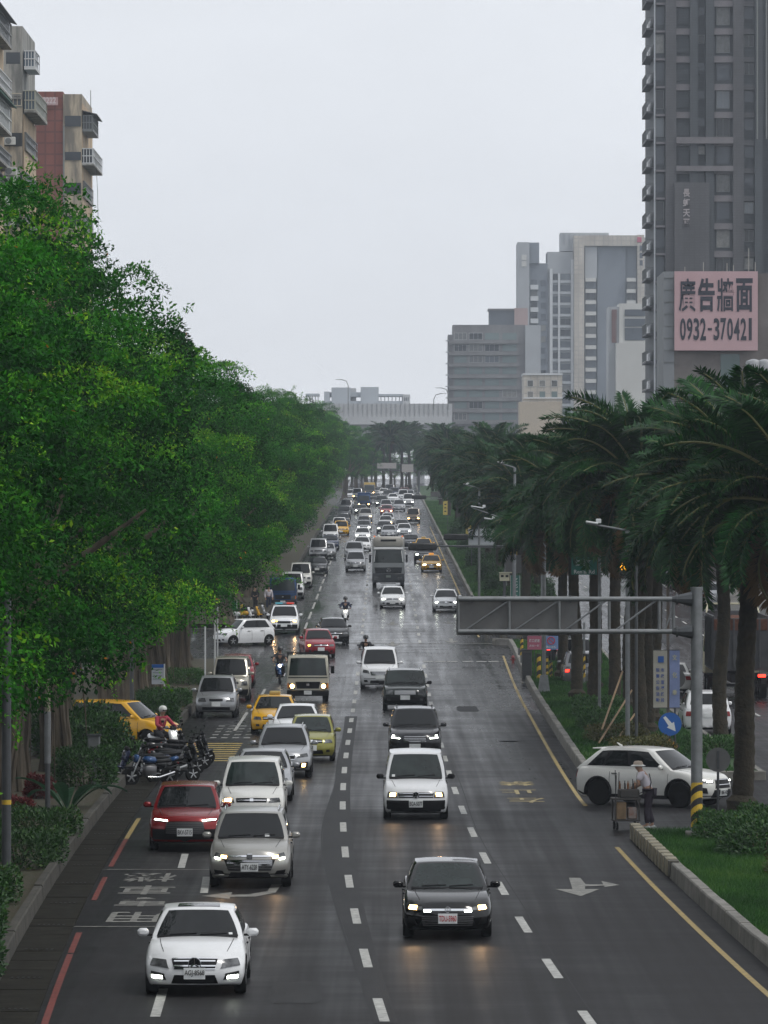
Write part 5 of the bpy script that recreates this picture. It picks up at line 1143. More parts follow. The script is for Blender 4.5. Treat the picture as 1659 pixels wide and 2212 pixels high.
# parked along the left and turning in from the side streets
pc = car('suv_p', 'police_car', 'white patrol car with a red and blue light bar, lamps lit, at the side street', 'police car', 'white', 614, 1366, lights=pair(.66, .75, .86, .84, lit_o)+one(-.60, .76, -.50, .82, lit_a, 'indicator_light'), plate_h=.55)
T_ = TYPES['suv_p']; q = Vector(T_['GH'](0, .22, 1)); mb = MB(); mb.box((0, 0, .10), (1.2, .26, .12), 0, ch=.03); mb.box((0, 0, .04), (.9, .2, .06), 1); lb_ = mb.build('light_bar', [mat('bar_grey', (.12, .13, .15), .3), blackm], pc); lb_.location = q
for sg, m_ in ((-1, mat('bar_blue', (.05, .22, .28), .2, emit=(.1, .5, .6), es=.25)), (1, mat('bar_red', (.45, .03, .02), .2, emit=(1, .08, .03), es=.25))): mb = MB(); mb.box((sg*.34, -.135, .10), (.44, .02, .09), 0, ch=.006); mb.box((sg*.34, 0, .163), (.44, .2, .01), 0); mb.build('beacon', m_, lb_)
car('kei', 'hatchback_car', 'small white hatchback turning into the side street, seen from its flank', 'car', 'white', 0, 0, yaw=R(-57), place=tuple(at(524, 1395)+Vector((0, 1.2, 0))), glass_m=glass2)
car('terios', 'off_road_car', 'silver compact off-roader with roof rails parked beside the figs', 'car', 'silver', 468, 1545, plate_h=.58)
car('van', 'van', 'old beige van parked behind the silver compact off-roader', 'van', 'beige', 499, 1508)
car('hatch', 'hatchback_car', 'red hatchback parked behind the old beige van', 'car', 'crimson', 512, 1478)
car('mpv', 'taxi', 'yellow taxi nosing out of the alley behind the motorcycles', 'taxi', 'yellow', 0, 0, yaw=R(66), place=(xw(345, 184)-1.35, 183.4, 0))
row = [('van', 'white', 631, 1292, 'white van parked behind the blue truck'), ('van', 'pearl', 650, 1268, 'pale van with a dark windscreen parked second behind the blue truck'), ('sedan', 'darkgrey', 685, 1239, 'dark sedan with a silver flank parked out from the row'), ('van', 'silver', 688, 1207, 'silver van parked under the figs with a broad windscreen'),
    ('hatch', 'silver', 706, 1206, 'silver hatchback standing beside the parked silver van'), ('sedan', 'navy', 713, 1186, 'dark blue sedan parked behind the silver hatchback'), ('van', 'white', 714, 1170, 'white van parked under the trees halfway up the road'), ('mpv', 'yellow', 737, 1156, 'yellowish wagon parked at the bright gap in the row'),
    ('mpv', 'white', 733, 1148, 'white wagon parked behind the yellowish wagon'), ('sedan', 'black', 740, 1134, 'black car parked far up the row'), ('suv_b', 'darkgrey', 743, 1121, 'dark crossover parked farther up the row than the black car'), ('van', 'grey', 748, 1108, 'grey van parked near the top of the row'), ('sedan', 'silver', 752, 1097, 'pale car parked last at the top of the row')]
for (k, col, x, y, lb) in row: car(k, {'sedan': 'sedan_car', 'hatch': 'hatchback_car', 'mpv': 'estate_car', 'van': 'van', 'suv_b': 'crossover_car'}[k], lb, 'van' if k == 'van' else 'car', col, x, y, group='cars parked along the trees')
# crossing the median gap
rv = car('rav', 'crossover_car', 'white crossover with black wheel arches crossing the gap in the median', 'car', 'pearl', 0, 0, yaw=R(56), place=(7.78, 146.5, 0), lights=pair(.56, .745, .74, .785, lit_c), plate='BNE-1439', plate_h=.44)
me = MB(); me.tube([(0, 0, 0), (0, .16, .09)], [.035, .015], 6); o = me.build('antenna_fin', PAINT['pearl'], rv); o.location = Vector(TYPES['rav']['GH'](0, .8, 1))
T_ = TYPES['rav']; mb = MB()
for (x, y, z) in T_['wheels']:
    s_ = 1 if x > 0 else -1; X = s_*(T_['W']/2+.005)
    pts = [(X, y+math.cos(a)*.435, z+.01+math.sin(a)*.435) for a in [R(-8)+R(196)*i/14 for i in range(15)]]; mb = MB(); mb.tube(pts, .032, 6); mb.build('arch_trim', blackm, rv)
mb = MB(); q = Vector(T_['GH'](0, .985, 1)); mb.box((0, .12, -.02), (1.25, .30, .04), 0, ch=.015); sp = mb.build('spoiler', PAINT['pearl'], rv); sp.location = q
# opposite carriageway, going away
def away(k, name, label, cat, col, x, y, lit=False, **kw):
    p = at(x, y); T_ = TYPES[k]; pl = (p.x, p.y+T_['L']/2, 0)
    zt_ = T_['ztail']; lt = [('tail_light', 'RE', [(-.94, zt_-.27), (-.74, zt_-.27), (-.72, zt_-.15), (-.94, zt_-.15)], lit_r, .025), ('tail_light', 'RE', [(.74, zt_-.27), (.94, zt_-.27), (.94, zt_-.15), (.72, zt_-.15)], lit_r, .025)] if lit else []
    return car(k, name, label, cat, col, 0, 0, yaw=math.pi, place=pl, lights=lt, **kw)
away('suv_a', 'crossover_car', 'white crossover going away between two palm trunks at the right', 'car', 'white', 1530, 1588)
away('sedan', 'sedan_car', 'white sedan going away behind the blue and beige banners', 'car', 'pearl', 1455, 1500)
away('suv_b', 'crossover_car', 'grey off-roader going away with brake lights lit left of the big palms', 'car', 'grey', 1258, 1486, lit=True)
away('van', 'van', 'black van with a dark rear window ahead of the grey off-roader', 'van', 'black', 1242, 1462, lit=True)
away('van', 'van', 'dark van with red tail lights behind the striped posts', 'van', 'darkgrey', 1213, 1440, lit=True)
away('suv_b', 'crossover_car', 'silver crossover parked above the dump truck', 'car', 'silver', 1541, 1312)
for i, (k, col, x, y, lb) in enumerate([('sedan', 'darkgrey', 1502, 1290, 'dark sedan parked at the far kerb beyond the silver crossover'), ('sedan', 'red', 1478, 1276, 'dark red car parked at the far kerb under the palm fronds'), ('hatch', 'grey', 1455, 1262, 'grey hatchback parked in the shade across the road'), ('suv_a', 'silver', 1436, 1250, 'pale car parked farthest up the opposite kerb')]):
    away(k, 'parked_car', lb, 'car', col, x, y, group='cars parked across the road')
# trucks ------------------------------------------------------------------------------------------------
def cab(t, L, W, z0, z1, col_m, slope=.22, ws=(.46, .93), glass_m=glass, name='cab', y0=0.0):
    def fn(a, b, c):
        y = y0+b*L+(slope*max(0, (c-.42)/.58)**1.2 if b < .5 else 0)*(1-b*2 if b < .5 else 0)+.10*abs(a)**4*max(0, 1-b*3)
        x = a*W/2*(1-.07*max(0, (c-.45)/.55)**1.5); z = z0+c*(z1-z0)-.03*a*a*c*c
        return (x, y, z)
    bm, lay = grid_box(fn, 8, 8, 8); ed = [e for e in bm.edges if len(e.link_faces) == 2 and e.link_faces[0][lay] != e.link_faces[1][lay]]
    bmesh.ops.bevel(bm, geom=ed, offset=.06, segments=3, affect='EDGES', clamp_overlap=True); me = bpy.data.meshes.new(name)
    for f in bm.faces: f.smooth = True
    bm.to_mesh(me); bm.free(); me.set_sharp_from_angle(angle=R(40)); obj(name, me, col_m, t)
    g = patch_mesh(lambda u, v: fn(u, 0, v), [(-.90, ws[0]), (.90, ws[0]), (.86, ws[1]), (-.86, ws[1])], 6, 4, .01, 'windscreen'); obj('windscreen', g, glass_m, t)
    for f_ in (lambda u, v: fn(1, u, v), lambda u, v: fn(-1, 1-u, v)):
        u0, u1 = (.30, .85) if f_(0.3, .5)[0] > 0 else (.15, .70)
        obj('side_window', patch_mesh(f_, [(u0, ws[0]+.06), (u1, ws[0]+.06), (u1, ws[1]-.04), (u0, ws[1]-.04)], 3, 2, .01, 'side_window'), glass, t)
    def fp(name, q, m_, off=.012): return obj(name, patch_mesh(lambda u, v: fn(u, 0, v), q, 6, 2, off, name), m_, t)
    return fn, fp
def truck_wheels(t, W, ys, r, dual=True, wd=.24):
    ty_, rm = wheel_meshes(r, wd, 'truck')
    for i, y in enumerate(ys):
        for sg in (-1, 1): w_ = obj('wheel', ty_, parent=t, loc=(sg*(W/2-.17), y, r)); obj('rim', rm, parent=w_)
def place_thing(name, label, cat, p, rz=0.0):
    t = thing(name, label, cat, (p.x, p.y, gz(p.y)+Z0), rz); t.rotation_euler = (math.atan((gz(p.y+3)-gz(p.y-1))/4)*math.cos(rz), 0, rz); return t
def tmirror(t, W, y, z, h=.34):
    for sg in (-1, 1): mb = MB(); mb.box((sg*(W/2+.16), y, z), (.17, .10, h), 0, ch=.03); mb.tube([(sg*W/2, y+.1, z+h*.4), (sg*(W/2+.16), y, z+h*.4)], .015, 5); mb.build('mirror', blackm, t, smooth=40)
def light_truck(label, p, col, name='light_truck', box=None, lit=True, frame=True):
    t = place_thing(name, label, 'truck', p); W = 1.86
    fn, fp = cab(t, 1.55, W, .42, 2.08, col, .30, (.47, .93), glass2)
    fp('trim_line', [(-.93, .40), (.93, .40), (.93, .425), (-.93, .425)], blackm); fp('grille', [(-.52, .12), (.52, .12), (.60, .30), (-.60, .30)], blackm); fp('emblem', [(-.07, .19), (.07, .19), (.07, .25), (-.07, .25)], chrome, .02)
    for sg in (-1, 1):
        q = [(.60, .10), (.92, .10), (.92, .27), (.64, .24)]; q = q if sg > 0 else [(-a, b) for a, b in (q[1], q[0], q[3], q[2])]; h = fp('headlamp', q, lens)
        if lit: mb = MB(); mb.lathe([(0, .02), (.085, .012), (.10, -.02), (0, -.03)], 14, 0, Matrix.Rotation(R(90), 4, 'X')); o = mb.build('headlamp_light', lit_o, t); o.location = Vector(fn(sg*.74, 0, .18))+Vector((0, -.03, 0))
        fp('indicator', [(.90, .12), (.97, .12), (.97, .26), (.90, .26)] if sg > 0 else [(-.97, .12), (-.90, .12), (-.90, .26), (-.97, .26)], amber, .016)
    mb = MB(); mb.box((0, .06, .42), (W, .22, .26), 0, ch=.04); mb.build('bumper', blackm, t, smooth=40); mb = MB(); mb.box((0, -.06, .44), (.34, .02, .17)); mb.build('number_plate', plate_w, t)
    tmirror(t, W, .1, 1.45); truck_wheels(t, W, (.72, 3.3), .34)
    mb = MB(); mb.box((0, 2.4, .60), (.8, 4.4, .14), 0); mb.build('chassis', blackm, t)
    mb = MB()
    if box: mb.box((0, 3.2, 1.55), (W+.04, 3.1, 1.7), 0, ch=.03); mb.build('cargo_box', box, t)
    else:
        mb.box((0, 3.25, .78), (W, 3.1, .10), 0)
        for (c_, d_) in (((-W/2+.02, 3.25, 1.0), (.04, 3.1, .38)), ((W/2-.02, 3.25, 1.0), (.04, 3.1, .38)), ((0, 4.78, 1.0), (W, .04, .38))): mb.box(c_, d_, 0, ch=.01)
        mb.build('load_bed', col, t)
        fr = MB()
        for x in (-W/2+.03, W/2-.03): fr.box((x, 1.68, 1.45), (.07, .07, 1.4), 0, ch=.01)
        for z in (1.2, 1.7, 2.14): fr.box((0, 1.68, z), (W-.06+.12, .06, .07), 0, ch=.01)
        fr.build('headboard', blackm, t)
    return t
light_truck('cream flatbed light truck with both headlamps lit in the first lane', at(665, 1516), PAINT['cream'])
light_truck('blue light truck parked behind the patrol car', at(611, 1313), PAINT['blue'], lit=False)
light_truck('far blue truck with an orange cab sign high up the road', at(786, 1099), PAINT['blue'], box=PAINT['blue'])
light_truck('far truck with a yellow box at the top of the road', at(798, 1073), PAINT['grey'], box=mat('yellow_box', (.55, .38, .10), .5))
# heavy lorry
p = at(839, 1266); t = place_thing('lorry', 'dark grey heavy lorry with a roof fairing and a star badge in the middle lane', 'lorry', p); W = 2.5
dk = mat('lorry_dark', (.045, .05, .055), .4, .2); lg = mat('lorry_grey', (.28, .30, .31), .4, .2); fair = mat('lorry_fairing', (.42, .40, .36), .45)
fn, fp = cab(t, 2.0, W, .95, 3.05, lg, .22, (.42, .90), glass2)
mb = MB(); mb.box((0, .14, .66), (W, .36, .72), 0, ch=.06); mb.build('bumper', dk, t, smooth=40); fp('grille', [(-.80, .03), (.80, .03), (.86, .25), (-.86, .25)], dk, .02)
for i in range(4): fp('grille_bar', [(-.80, .06+i*.05), (.80, .06+i*.05), (.80, .075+i*.05), (-.80, .075+i*.05)], blackm, .035)
mb = MB(); r_ = .15; mb.tube([(r_*math.cos(a*.349), 0, r_*math.sin(a*.349)) for a in range(19)], .015, 6, cap=False); [mb.tube([(0, 0, 0), (c_[2]*r_, 0, c_[3]*r_)], .014, 5) for c_ in STAR]; o = mb.build('emblem', chrome, t); o.location = (0, -.07, 1.26)
fp('sun_visor', [(-.92, .91), (.92, .91), (.92, .985), (-.92, .985)], PAINT['white'], .10)
for sg in (-1, 1):
    fp('screen_trim', [(.86, .45), (.90, .45), (.86, .88), (.82, .88)] if sg > 0 else [(-.90, .45), (-.86, .45), (-.82, .88), (-.86, .88)], PAINT['white'], .02)
    mb = MB(); mb.box((sg*.92, -.05, .62), (.40, .03, .24), 0, ch=.01); mb.build('headlamp', lens, t); mb = MB(); mb.box((sg*.95, -.03, .40), (.30, .02, .10), 0); mb.build('fog_lamp', lens, t)
    mb = MB(); mb.box((sg*1.08, .32, 3.86), (.12, .06, .10), 0, ch=.01); mb.build('marker_lamp', mat('marker_orange', (.7, .12, .02), .3, emit=(1, .25, .05), es=.6), t)
mb = MB(); mb.box((0, .95, 3.44), (2.3, 1.3, .80), 0, ch=.14); mb.build('roof_fairing', fair, t, smooth=45); mb = MB(); mb.box((0, .29, 3.55), (1.2, .03, .15), 0, ch=.05); mb.build('fairing_slot', blackm, t)
mb = MB(); mb.box((0, -.06, .78), (.36, .02, .17)); mb.build('number_plate', mat('plate_dark', (.2, .24, .22), .5), t)
mb = MB(); mb.box((0, .1, .22), (1.2, .06, .10)); mb.build('under_bar', PAINT['white'], t)
tmirror(t, W, .1, 2.15, .62); truck_wheels(t, W, (.95, 5.0, 6.3), .50, wd=.30); mb = MB(); mb.box((0, 5.2, 2.35), (2.48, 6.0, 2.6), 0, ch=.03); mb.build('cargo_box', mat('cargo_pale', (.45, .45, .44), .5), t); mb = MB(); mb.box((0, 4, .85), (.9, 7.6, .3)); mb.build('chassis', blackm, t)
# dump truck, going away
p = at(1600, 1508); t = place_thing('dump_truck', 'dark dump truck loaded with red earth going away at the right edge', 'dump truck', Vector((p.x, p.y+7.5, 0)), math.pi)
crm = mat('cab_cream', (.50, .47, .34), .5, var=.1); steel = mat('tipper_steel', (.05, .052, .056), .6, var=.4, scale=1.5); W = 2.5
fn, fp = cab(t, 2.0, W, .95, 3.0, crm, .2, (.42, .9))
mb = MB(); mb.box((0, 4.85, 2.65), (W, 5.2, .12), 0); zf = 1.35
mb = MB(); mb.box((0, 4.85, zf), (W, 5.2, .14), 0)
for (c_, d_) in (((-W/2+.04, 4.85, 2.55), (.08, 5.2, 2.4)), ((W/2-.04, 4.85, 2.55), (.08, 5.2, 2.4)), ((0, 7.42, 2.5), (W-.16, .08, 2.3)), ((0, 2.28, 2.6), (W-.16, .08, 2.5))): mb.box(c_, d_, 0, ch=.015)
mb.build('tipper_body', steel, t)
for k in range(4): mb = MB(); mb.box((-W/2+.4+k*.58, 7.49, 2.5), (.09, .07, 2.2), 0, ch=.01); mb.build('tailgate_rib', steel, t)
for k in range(6):
    for sg in (-1, 1): mb = MB(); mb.box((sg*(W/2+.03), 2.6+k*.95, 2.5), (.07, .09, 2.3), 0, ch=.01); mb.build('side_rib', steel, t)
mb = MB(); mb.box((0, 7.47, 3.35), (W-.1, .06, .5), 0, ch=.01); mb.build('tailgate_flap', mat('red_earth', (.10, .034, .016), .95, var=.4, scale=6, bump=.5), t)
mb = MB(); n = 10
for i in range(n+1):
    for j in range(n+1): mb.v.append((-1.15+2.3*i/n, 2.4+4.9*j/n, 3.2+.5*math.sin(math.pi*i/n)*math.sin(math.pi*j/n)+.06*math.sin(i*2.1+j*1.7)))
for i in range(n):
    for j in range(n): mb.f.append((i*(n+1)+j, (i+1)*(n+1)+j, (i+1)*(n+1)+j+1, i*(n+1)+j+1)); mb.m.append(0)
mb.build('earth_load', MATS['red_earth'], t, smooth=60)
mb = MB()
for (a, b) in (((-1.2, 2.2, 3.7), (-1.15, 1.6, 4.15)), ((1.2, 2.2, 3.7), (1.15, 1.6, 4.15)), ((-1.15, 1.6, 4.15), (1.15, 1.6, 4.15)), ((-1.2, 2.2, 3.75), (1.2, 2.2, 3.75)), ((-.4, 2.2, 3.75), (-.4, 1.6, 4.15)), ((.5, 2.2, 3.75), (.5, 1.6, 4.15))): mb.tube([a, b], .05, 6)
mb.build('cab_guard', crm, t)
for sg in (-1, 1):
    mb = MB(); mb.box((sg*.95, 7.50, 1.05), (.34, .05, .13), 0, ch=.01); mb.build('tail_light', lit_r, t); mb = MB(); mb.box((sg*(W/2-.1), 6.6, .75), (.5, .05, .5), 0); mb.build('mud_flap', blackm, t)
tmirror(t, W, .1, 2.2, .7); truck_wheels(t, W, (.95, 2.7, 5.2, 6.5), .50, wd=.32); mb = MB(); mb.box((0, 4.2, .95), (.9, 7.2, .4)); mb.box((0, 7.3, .62), (W-.1, .12, .14)); mb.build('chassis', blackm, t)
# two-wheelers -------------------------------------------------------------------------------------------
p = at(604, 1476); scooter('scooter', 'motor_scooter', 'blue motor scooter with a small lit headlight left of the cream truck', 'blue', p+Vector((0, .8, 0)), 0, lit=lit_w); rider('scooter rider in a dark shirt and black helmet left of the cream truck', p+Vector((0, .8, 0)), 0, cl_grey, cl_black, ('helmet', hel_k, hel_k), short=True)
p = at(746, 1350); scooter('scooter', 'motor_scooter', 'pale motor scooter with a bright headlight behind the black hatchback', 'white', p+Vector((0, .8, 0)), 0, lit=lit_w); rider('scooter rider in a dark blue jacket behind the black hatchback', p+Vector((0, .8, 0)), 0, cl_navy, cl_black, ('helmet', hel_k, hel_k))
p = at(790, 1447); scooter('scooter', 'motor_scooter', 'dark motor scooter hidden behind the large white people carrier', 'black', p+Vector((0, .8, 0)), 0); rider('rider whose black helmet shows above the large white people carrier', p+Vector((0, .8, 0)), 0, cl_black, cl_black, ('helmet', hel_k, hel_k))
p = at(1411, 1273); scooter('scooter', 'motor_scooter', 'dark scooter with a red tail light going away on the opposite lanes', 'black', p+Vector((0, .9, 0)), math.pi, tail_lit=True); rider('rider in black with a white helmet on the opposite lanes', p+Vector((0, .9, 0)), math.pi, cl_black, cl_black, ('helmet', hel_w, hel_w))
p = at(352, 1638); p.x = xw(352, p.y); scooter('scooter', 'motor_scooter', 'white motor scooter ridden beside the yellow taxi bonnet', 'white', p+Vector((0, 1.0, 0)), R(35), lit=lit_c); rider('rider in red and black with a white helmet beside the yellow taxi', p+Vector((0, 1.0, 0)), R(35), cl_red, cl_black, ('helmet', hel_w, hel_k))
mcs = [('motorcycle', 'blue', 352, 1694, R(-62), 'blue motorcycle leaning at the front of the parked bikes'), ('scooter', 'black', 395, 1688, R(118), 'black scooter with its tail to the road, second of the parked bikes'), ('scooter', 'darkgrey', 405, 1672, R(118), 'dark grey scooter with its rear wheel towards the road'),
       ('scooter', 'black', 420, 1660, R(116), 'black scooter turned tail-out farther up the parked bikes'), ('scooter', 'crimson', 340, 1660, R(-66), 'red motor scooter behind the blue motorcycle'), ('scooter', 'black', 380, 1646, R(114), 'black motor scooter at the back of the parked bikes'), ('scooter', 'navy', 330, 1684, R(-60), 'dark blue scooter nearest the planted strip'), ('scooter', 'black', 366, 1678, R(-64), 'black scooter packed between the blue motorcycle and the kerb'), ('scooter', 'darkgrey', 428, 1650, R(114), 'dark scooter at the road end of the parked bikes')]
for (k, col, x, y, yw, lb) in mcs:
    p = at(x, y); p.x -= .35; scooter(k, 'motorcycle' if k == 'motorcycle' else 'motor_scooter', lb, col, p, yw, group='motorcycles parked at the kerb', cat='motorcycle' if k == 'motorcycle' else 'motor scooter', lean=R(6))
for i, (x, y, c) in enumerate([(520, 1352, 'white'), (538, 1350, 'yellow'), (550, 1346, 'silver')]):
    p = at(x, y); p.x -= .2; scooter('scooter', 'motor_scooter', ['white scooter parked behind the small white hatchback', 'yellow and white scooter parked by the striped post', 'pale scooter parked nearest the pedestrians'][i], c, p+Vector((0, 6, 0)), R(75), group='scooters parked at the side street')
# pedestrians
def walker(label, p, yaw, top, bottom, hat=None, short=False, pose=None, shoe=ink, hair=True):
    P_ = dict(pelvis=(0, 0, .93), chest=(0, -.02, 1.30), neck=(0, -.02, 1.47), head=(0, -.04, 1.60))
    for s_, sg in (('L', -1), ('R', 1)):
        P_.update({'shoulder'+s_: (sg*.19, -.02, 1.39), 'elbow'+s_: (sg*.26, .02, 1.12), 'wrist'+s_: (sg*.25, -.10, .90), 'hip'+s_: (sg*.09, 0, .90), 'knee'+s_: (sg*.10, -.03*sg, .50), 'ankle'+s_: (sg*.10, .05*sg, .09), 'toe'+s_: (sg*.11, .05*sg-.15, .04)})
    if pose: P_.update(pose)
    t = thing('person', label, 'person', p, yaw); figure(t, P_, top, bottom, shoe, hat, hair=hair and not hat, short=short, top_name='shirt'); return t
p = at(578, 1322); walker('pedestrian in a white top under the figs by the side street', (p.x, p.y+3, p.z), R(20), cl_white, cl_navy); walker('pedestrian in dark clothes beside the one in white under the figs', (p.x-.9, p.y+3.4, p.z), R(-30), cl_black, cl_black)
# vendor with a cart in the gap of the median
p = at(1392, 1788)
vp = dict(pelvis=(0, .05, .92), chest=(-.03, -.12, 1.27), neck=(-.05, -.19, 1.42), head=(-.08, -.25, 1.545), look=(-.5, -.85, -.1), shoulderL=(-.22, -.16, 1.36), elbowL=(-.28, -.22, 1.10), wristL=(-.26, -.44, .98), shoulderR=(.17, -.12, 1.36), elbowR=(.24, -.20, 1.10), wristR=(.14, -.44, .98), hipL=(-.09, .05, .90), kneeL=(-.12, -.02, .50), ankleL=(-.12, .10, .09), toeL=(-.12, -.06, .04), hipR=(.09, .05, .90), kneeR=(.10, .0, .50), ankleR=(.10, .02, .09), toeR=(.10, -.14, .04))
vd = walker('vendor in a white shirt and pale hat bent over a cart by the median', (p.x+.08, p.y-.1, Z0+.01), R(-108), cl_white, cl_plum, ('hat', tan, hel_w), True, vp, shoe=mat('shoe_white', (.55, .55, .54), .6)); vd.scale = (1.08, 1.08, 1.07)
mb = MB(); mb.tube([(-.16, .0, 1.36), (-.02, .085, 1.16), (.16, .10, .98)], .014, 5); mb.build('bag_strap', ink, vd)
# cart: box on wheels with racks and sticks
q = at(1352, 1790); ct = thing('vendor_cart', 'dark hand cart loaded with boxes, bottles and upright sticks beside the vendor', 'cart', (q.x, q.y+.1, Z0), R(8), None, (.76, .9, .98))
mtl = mat('cart_metal', (.06, .055, .05), .6, .3, var=.3); card = mat('cardboard', (.22, .15, .085), .85, var=.25)
mb = MB(); mb.box((0, 0, .26), (.92, .55, .05), 0, ch=.01); mb.box((0, 0, .84), (.98, .6, .06), 0, ch=.01); mb.build('shelf', mtl, ct)
for (x, y) in ((-.42, -.24), (.42, -.24), (-.42, .24), (.42, .24)): mb = MB(); mb.box((x, y, .55), (.05, .05, .62), 0); mb.build('post', mtl, ct)
for (x, y) in ((-.36, -.24), (.38, -.24), (-.36, .24), (.38, .24)): ty_, rm = wheel_meshes(.11, .06, 'dark'); w_ = obj('wheel', ty_, parent=ct, loc=(x, y, .11)); obj('rim', rm, parent=w_)
mb = MB(); mb.box((-.2, -.05, .52), (.34, .36, .46), 0, ch=.012); mb.build('carton', card, ct); mb = MB(); mb.box((.2, -.04, .45), (.30, .34, .32), 0, ch=.03); mb.build('bag', mat('bag_red', (.25, .09, .05), .8, col2=(.3, .3, .28), scale=5), ct)
mb = MB(); mb.box((.1, 0, .98), (.68, .5, .24), 0, ch=.03); mb.build('tray', mtl, ct)
for k, (x, y, h, m_) in enumerate([(-.40, -.2, .62, ink), (-.33, .1, .75, ink), (-.28, -.1, .70, mtl), (.30, .15, .5, ink), (.36, -.1, .45, mtl)]): mb = MB(); mb.tube([(x, y, .86), (x+.02*(-1)**k, y, .86+h)], .016, 6); mb.build('stick', m_, ct)
for k in range(7): mb = MB(); a = k*.1; mb.lathe([(.038, 0), (.038, .13), (.016, .18), (.016, .22), (0, .22)], 8, 0, Matrix.Translation((-.2+k*.09, .05*(-1)**k, 1.10))); mb.build('bottle', [mat('bottle_brown', (.22, .09, .03), .3), mat('bottle_pale', (.5, .48, .45), .3), mat('bottle_dark', (.03, .03, .03), .3)][k % 3], ct)
mb = MB(); mb.tube([(.5, -.25, .95), (.66, -.25, 1.0), (.66, .25, 1.0), (.5, .25, .95)], .014, 6); mb.build('handle', mtl, ct)

# beams of the lit headlamps on the wet road
def beam(t, key, a, z, power=13):
    q = Vector(TYPES[key]['FR'](a, z)); l = bpy.data.lights.new('headlamp_beam', 'SPOT'); l.energy = power; l.color = (1, .62, .34); l.spot_size = R(34); l.spot_blend = .9; l.shadow_soft_size = .06
    o = bpy.data.objects.new('headlamp_beam', l); COL.objects.link(o); o.parent = t; o.location = q+Vector((0, -.12, 0)); o.rotation_euler = (R(90-11), 0, R(180)); return o
for (t_, k_, z_, sd_) in ((c2, 'altis', .64, (-.82, .82)), (c5, 'caddy', .70, (-.75, .75)), (c3, 'suv_a', .72, (-.67, .67)), (c6, 'zinger', .75, (-.77,)), (pc, 'suv_p', .79, (-.76, .76))):
    for a in sd_: beam(t_, k_, a, z_)
for (t_, k_, a0, a1, c0, c1_) in ((c3, 'suv_a', .38, .50, .14, .22), (c1, 'lux', .70, .78, .16, .22), (c5, 'caddy', -.80, -.70, .14, .22)):
    me = patch_mesh(lambda u, v, k_=k_: TYPES[k_]['GH'](u, 0, v), [(a0, c0), (a1, c0), (a1, c1_), (a0, c1_)], 1, 1, .012, 'windscreen_sticker', .004); obj('windscreen_sticker', me, plate_w, t_)
# ------------------------------------------------------------------ buildings
def bmat(name, col, var=.15, sc=.6, rough=.8, **k): return mat(name, col, rough, var=var, scale=sc, **k)
def tile_mat(name, col, col2, tw, th):
    m = bpy.data.materials.new(name); m.use_nodes = True; nt = m.node_tree; b = nt.nodes['Principled BSDF']
    tc = node(nt, 'ShaderNodeTexCoord'); sx = node(nt, 'ShaderNodeSeparateXYZ'); cb = node(nt, 'ShaderNodeCombineXYZ'); ad = node(nt, 'ShaderNodeMath', operation='ADD')
    nt.links.new(tc.outputs['Object'], sx.inputs[0]); nt.links.new(sx.outputs[0], ad.inputs[0]); nt.links.new(sx.outputs[1], ad.inputs[1]); nt.links.new(ad.outputs[0], cb.inputs[0]); nt.links.new(sx.outputs[2], cb.inputs[1])
    br = node(nt, 'ShaderNodeTexBrick'); br.offset = 0.0; br.inputs['Scale'].default_value = 1.0; br.inputs['Brick Width'].default_value = tw; br.inputs['Row Height'].default_value = th; br.inputs['Mortar Size'].default_value = .02*th*4
    br.inputs['Color1'].default_value = (*col, 1); br.inputs['Color2'].default_value = (*[c*.9 for c in col], 1); br.inputs['Mortar'].default_value = (*col2, 1); nt.links.new(cb.outputs[0], br.inputs['Vector'])
    nz = node(nt, 'ShaderNodeTexNoise'); nz.inputs['Scale'].default_value = .35; nz.inputs['Detail'].default_value = 6
    mp = node(nt, 'ShaderNodeMapping'); mp.inputs['Scale'].default_value = (1, 1, .3); nt.links.new(tc.outputs['Object'], mp.inputs[0]); nt.links.new(mp.outputs[0], nz.inputs['Vector'])
    mr = node(nt, 'ShaderNodeMapRange'); mr.inputs[1].default_value = .3; mr.inputs[2].default_value = .7; mr.inputs[3].default_value = .72; mr.inputs[4].default_value = 1.08; nt.links.new(nz.outputs['Fac'], mr.inputs[0])
    mu = node(nt, 'ShaderNodeMix'); mu.data_type = 'RGBA'; mu.blend_type = 'MULTIPLY'; mu.inputs[0].default_value = 1; nt.links.new(br.outputs['Color'], mu.inputs[6]); nt.links.new(mr.outputs[0], mu.inputs[7]); nt.links.new(mu.outputs[2], b.inputs['Base Color'])
    b.inputs['Roughness'].default_value = .7; MATS[name] = m; return m
def stained(name, col, dark, sc=.8):      # render streaked by rain
    m = mat(name, col, .85, col2=dark, scale=sc, stretch=(1.4, 1.4, .22), bump=.2, bscale=8); m.node_tree.nodes['Color Ramp'].color_ramp.elements[0].position = .40; m.node_tree.nodes['Color Ramp'].color_ramp.elements[1].position = .60; return m
cream_w = stained('stained_cream_wall', (.50, .42, .31), (.20, .18, .15)); grey_w = stained('stained_grey_wall', (.36, .35, .32), (.15, .15, .14)); peach = stained('peach_wall', (.56, .42, .27), (.36, .28, .20))
redt = tile_mat('red_wall_tile', (.25, .085, .065), (.16, .06, .05), .9, 1.05); winm = mat('window_glass_dark', (.035, .042, .05), .12, spec=.5); winb = mat('window_glass_blue', (.10, .14, .18), .15); frm = mat('window_frame_white', (.55, .56, .56), .5); frg = mat('window_frame_grey', (.16, .17, .17), .5); barm = mat('window_bar', (.20, .21, .20), .6)
acm = mat('air_conditioner_white', (.55, .55, .52), .6, var=.1)
BOXES = {}; WR = random.Random(5)
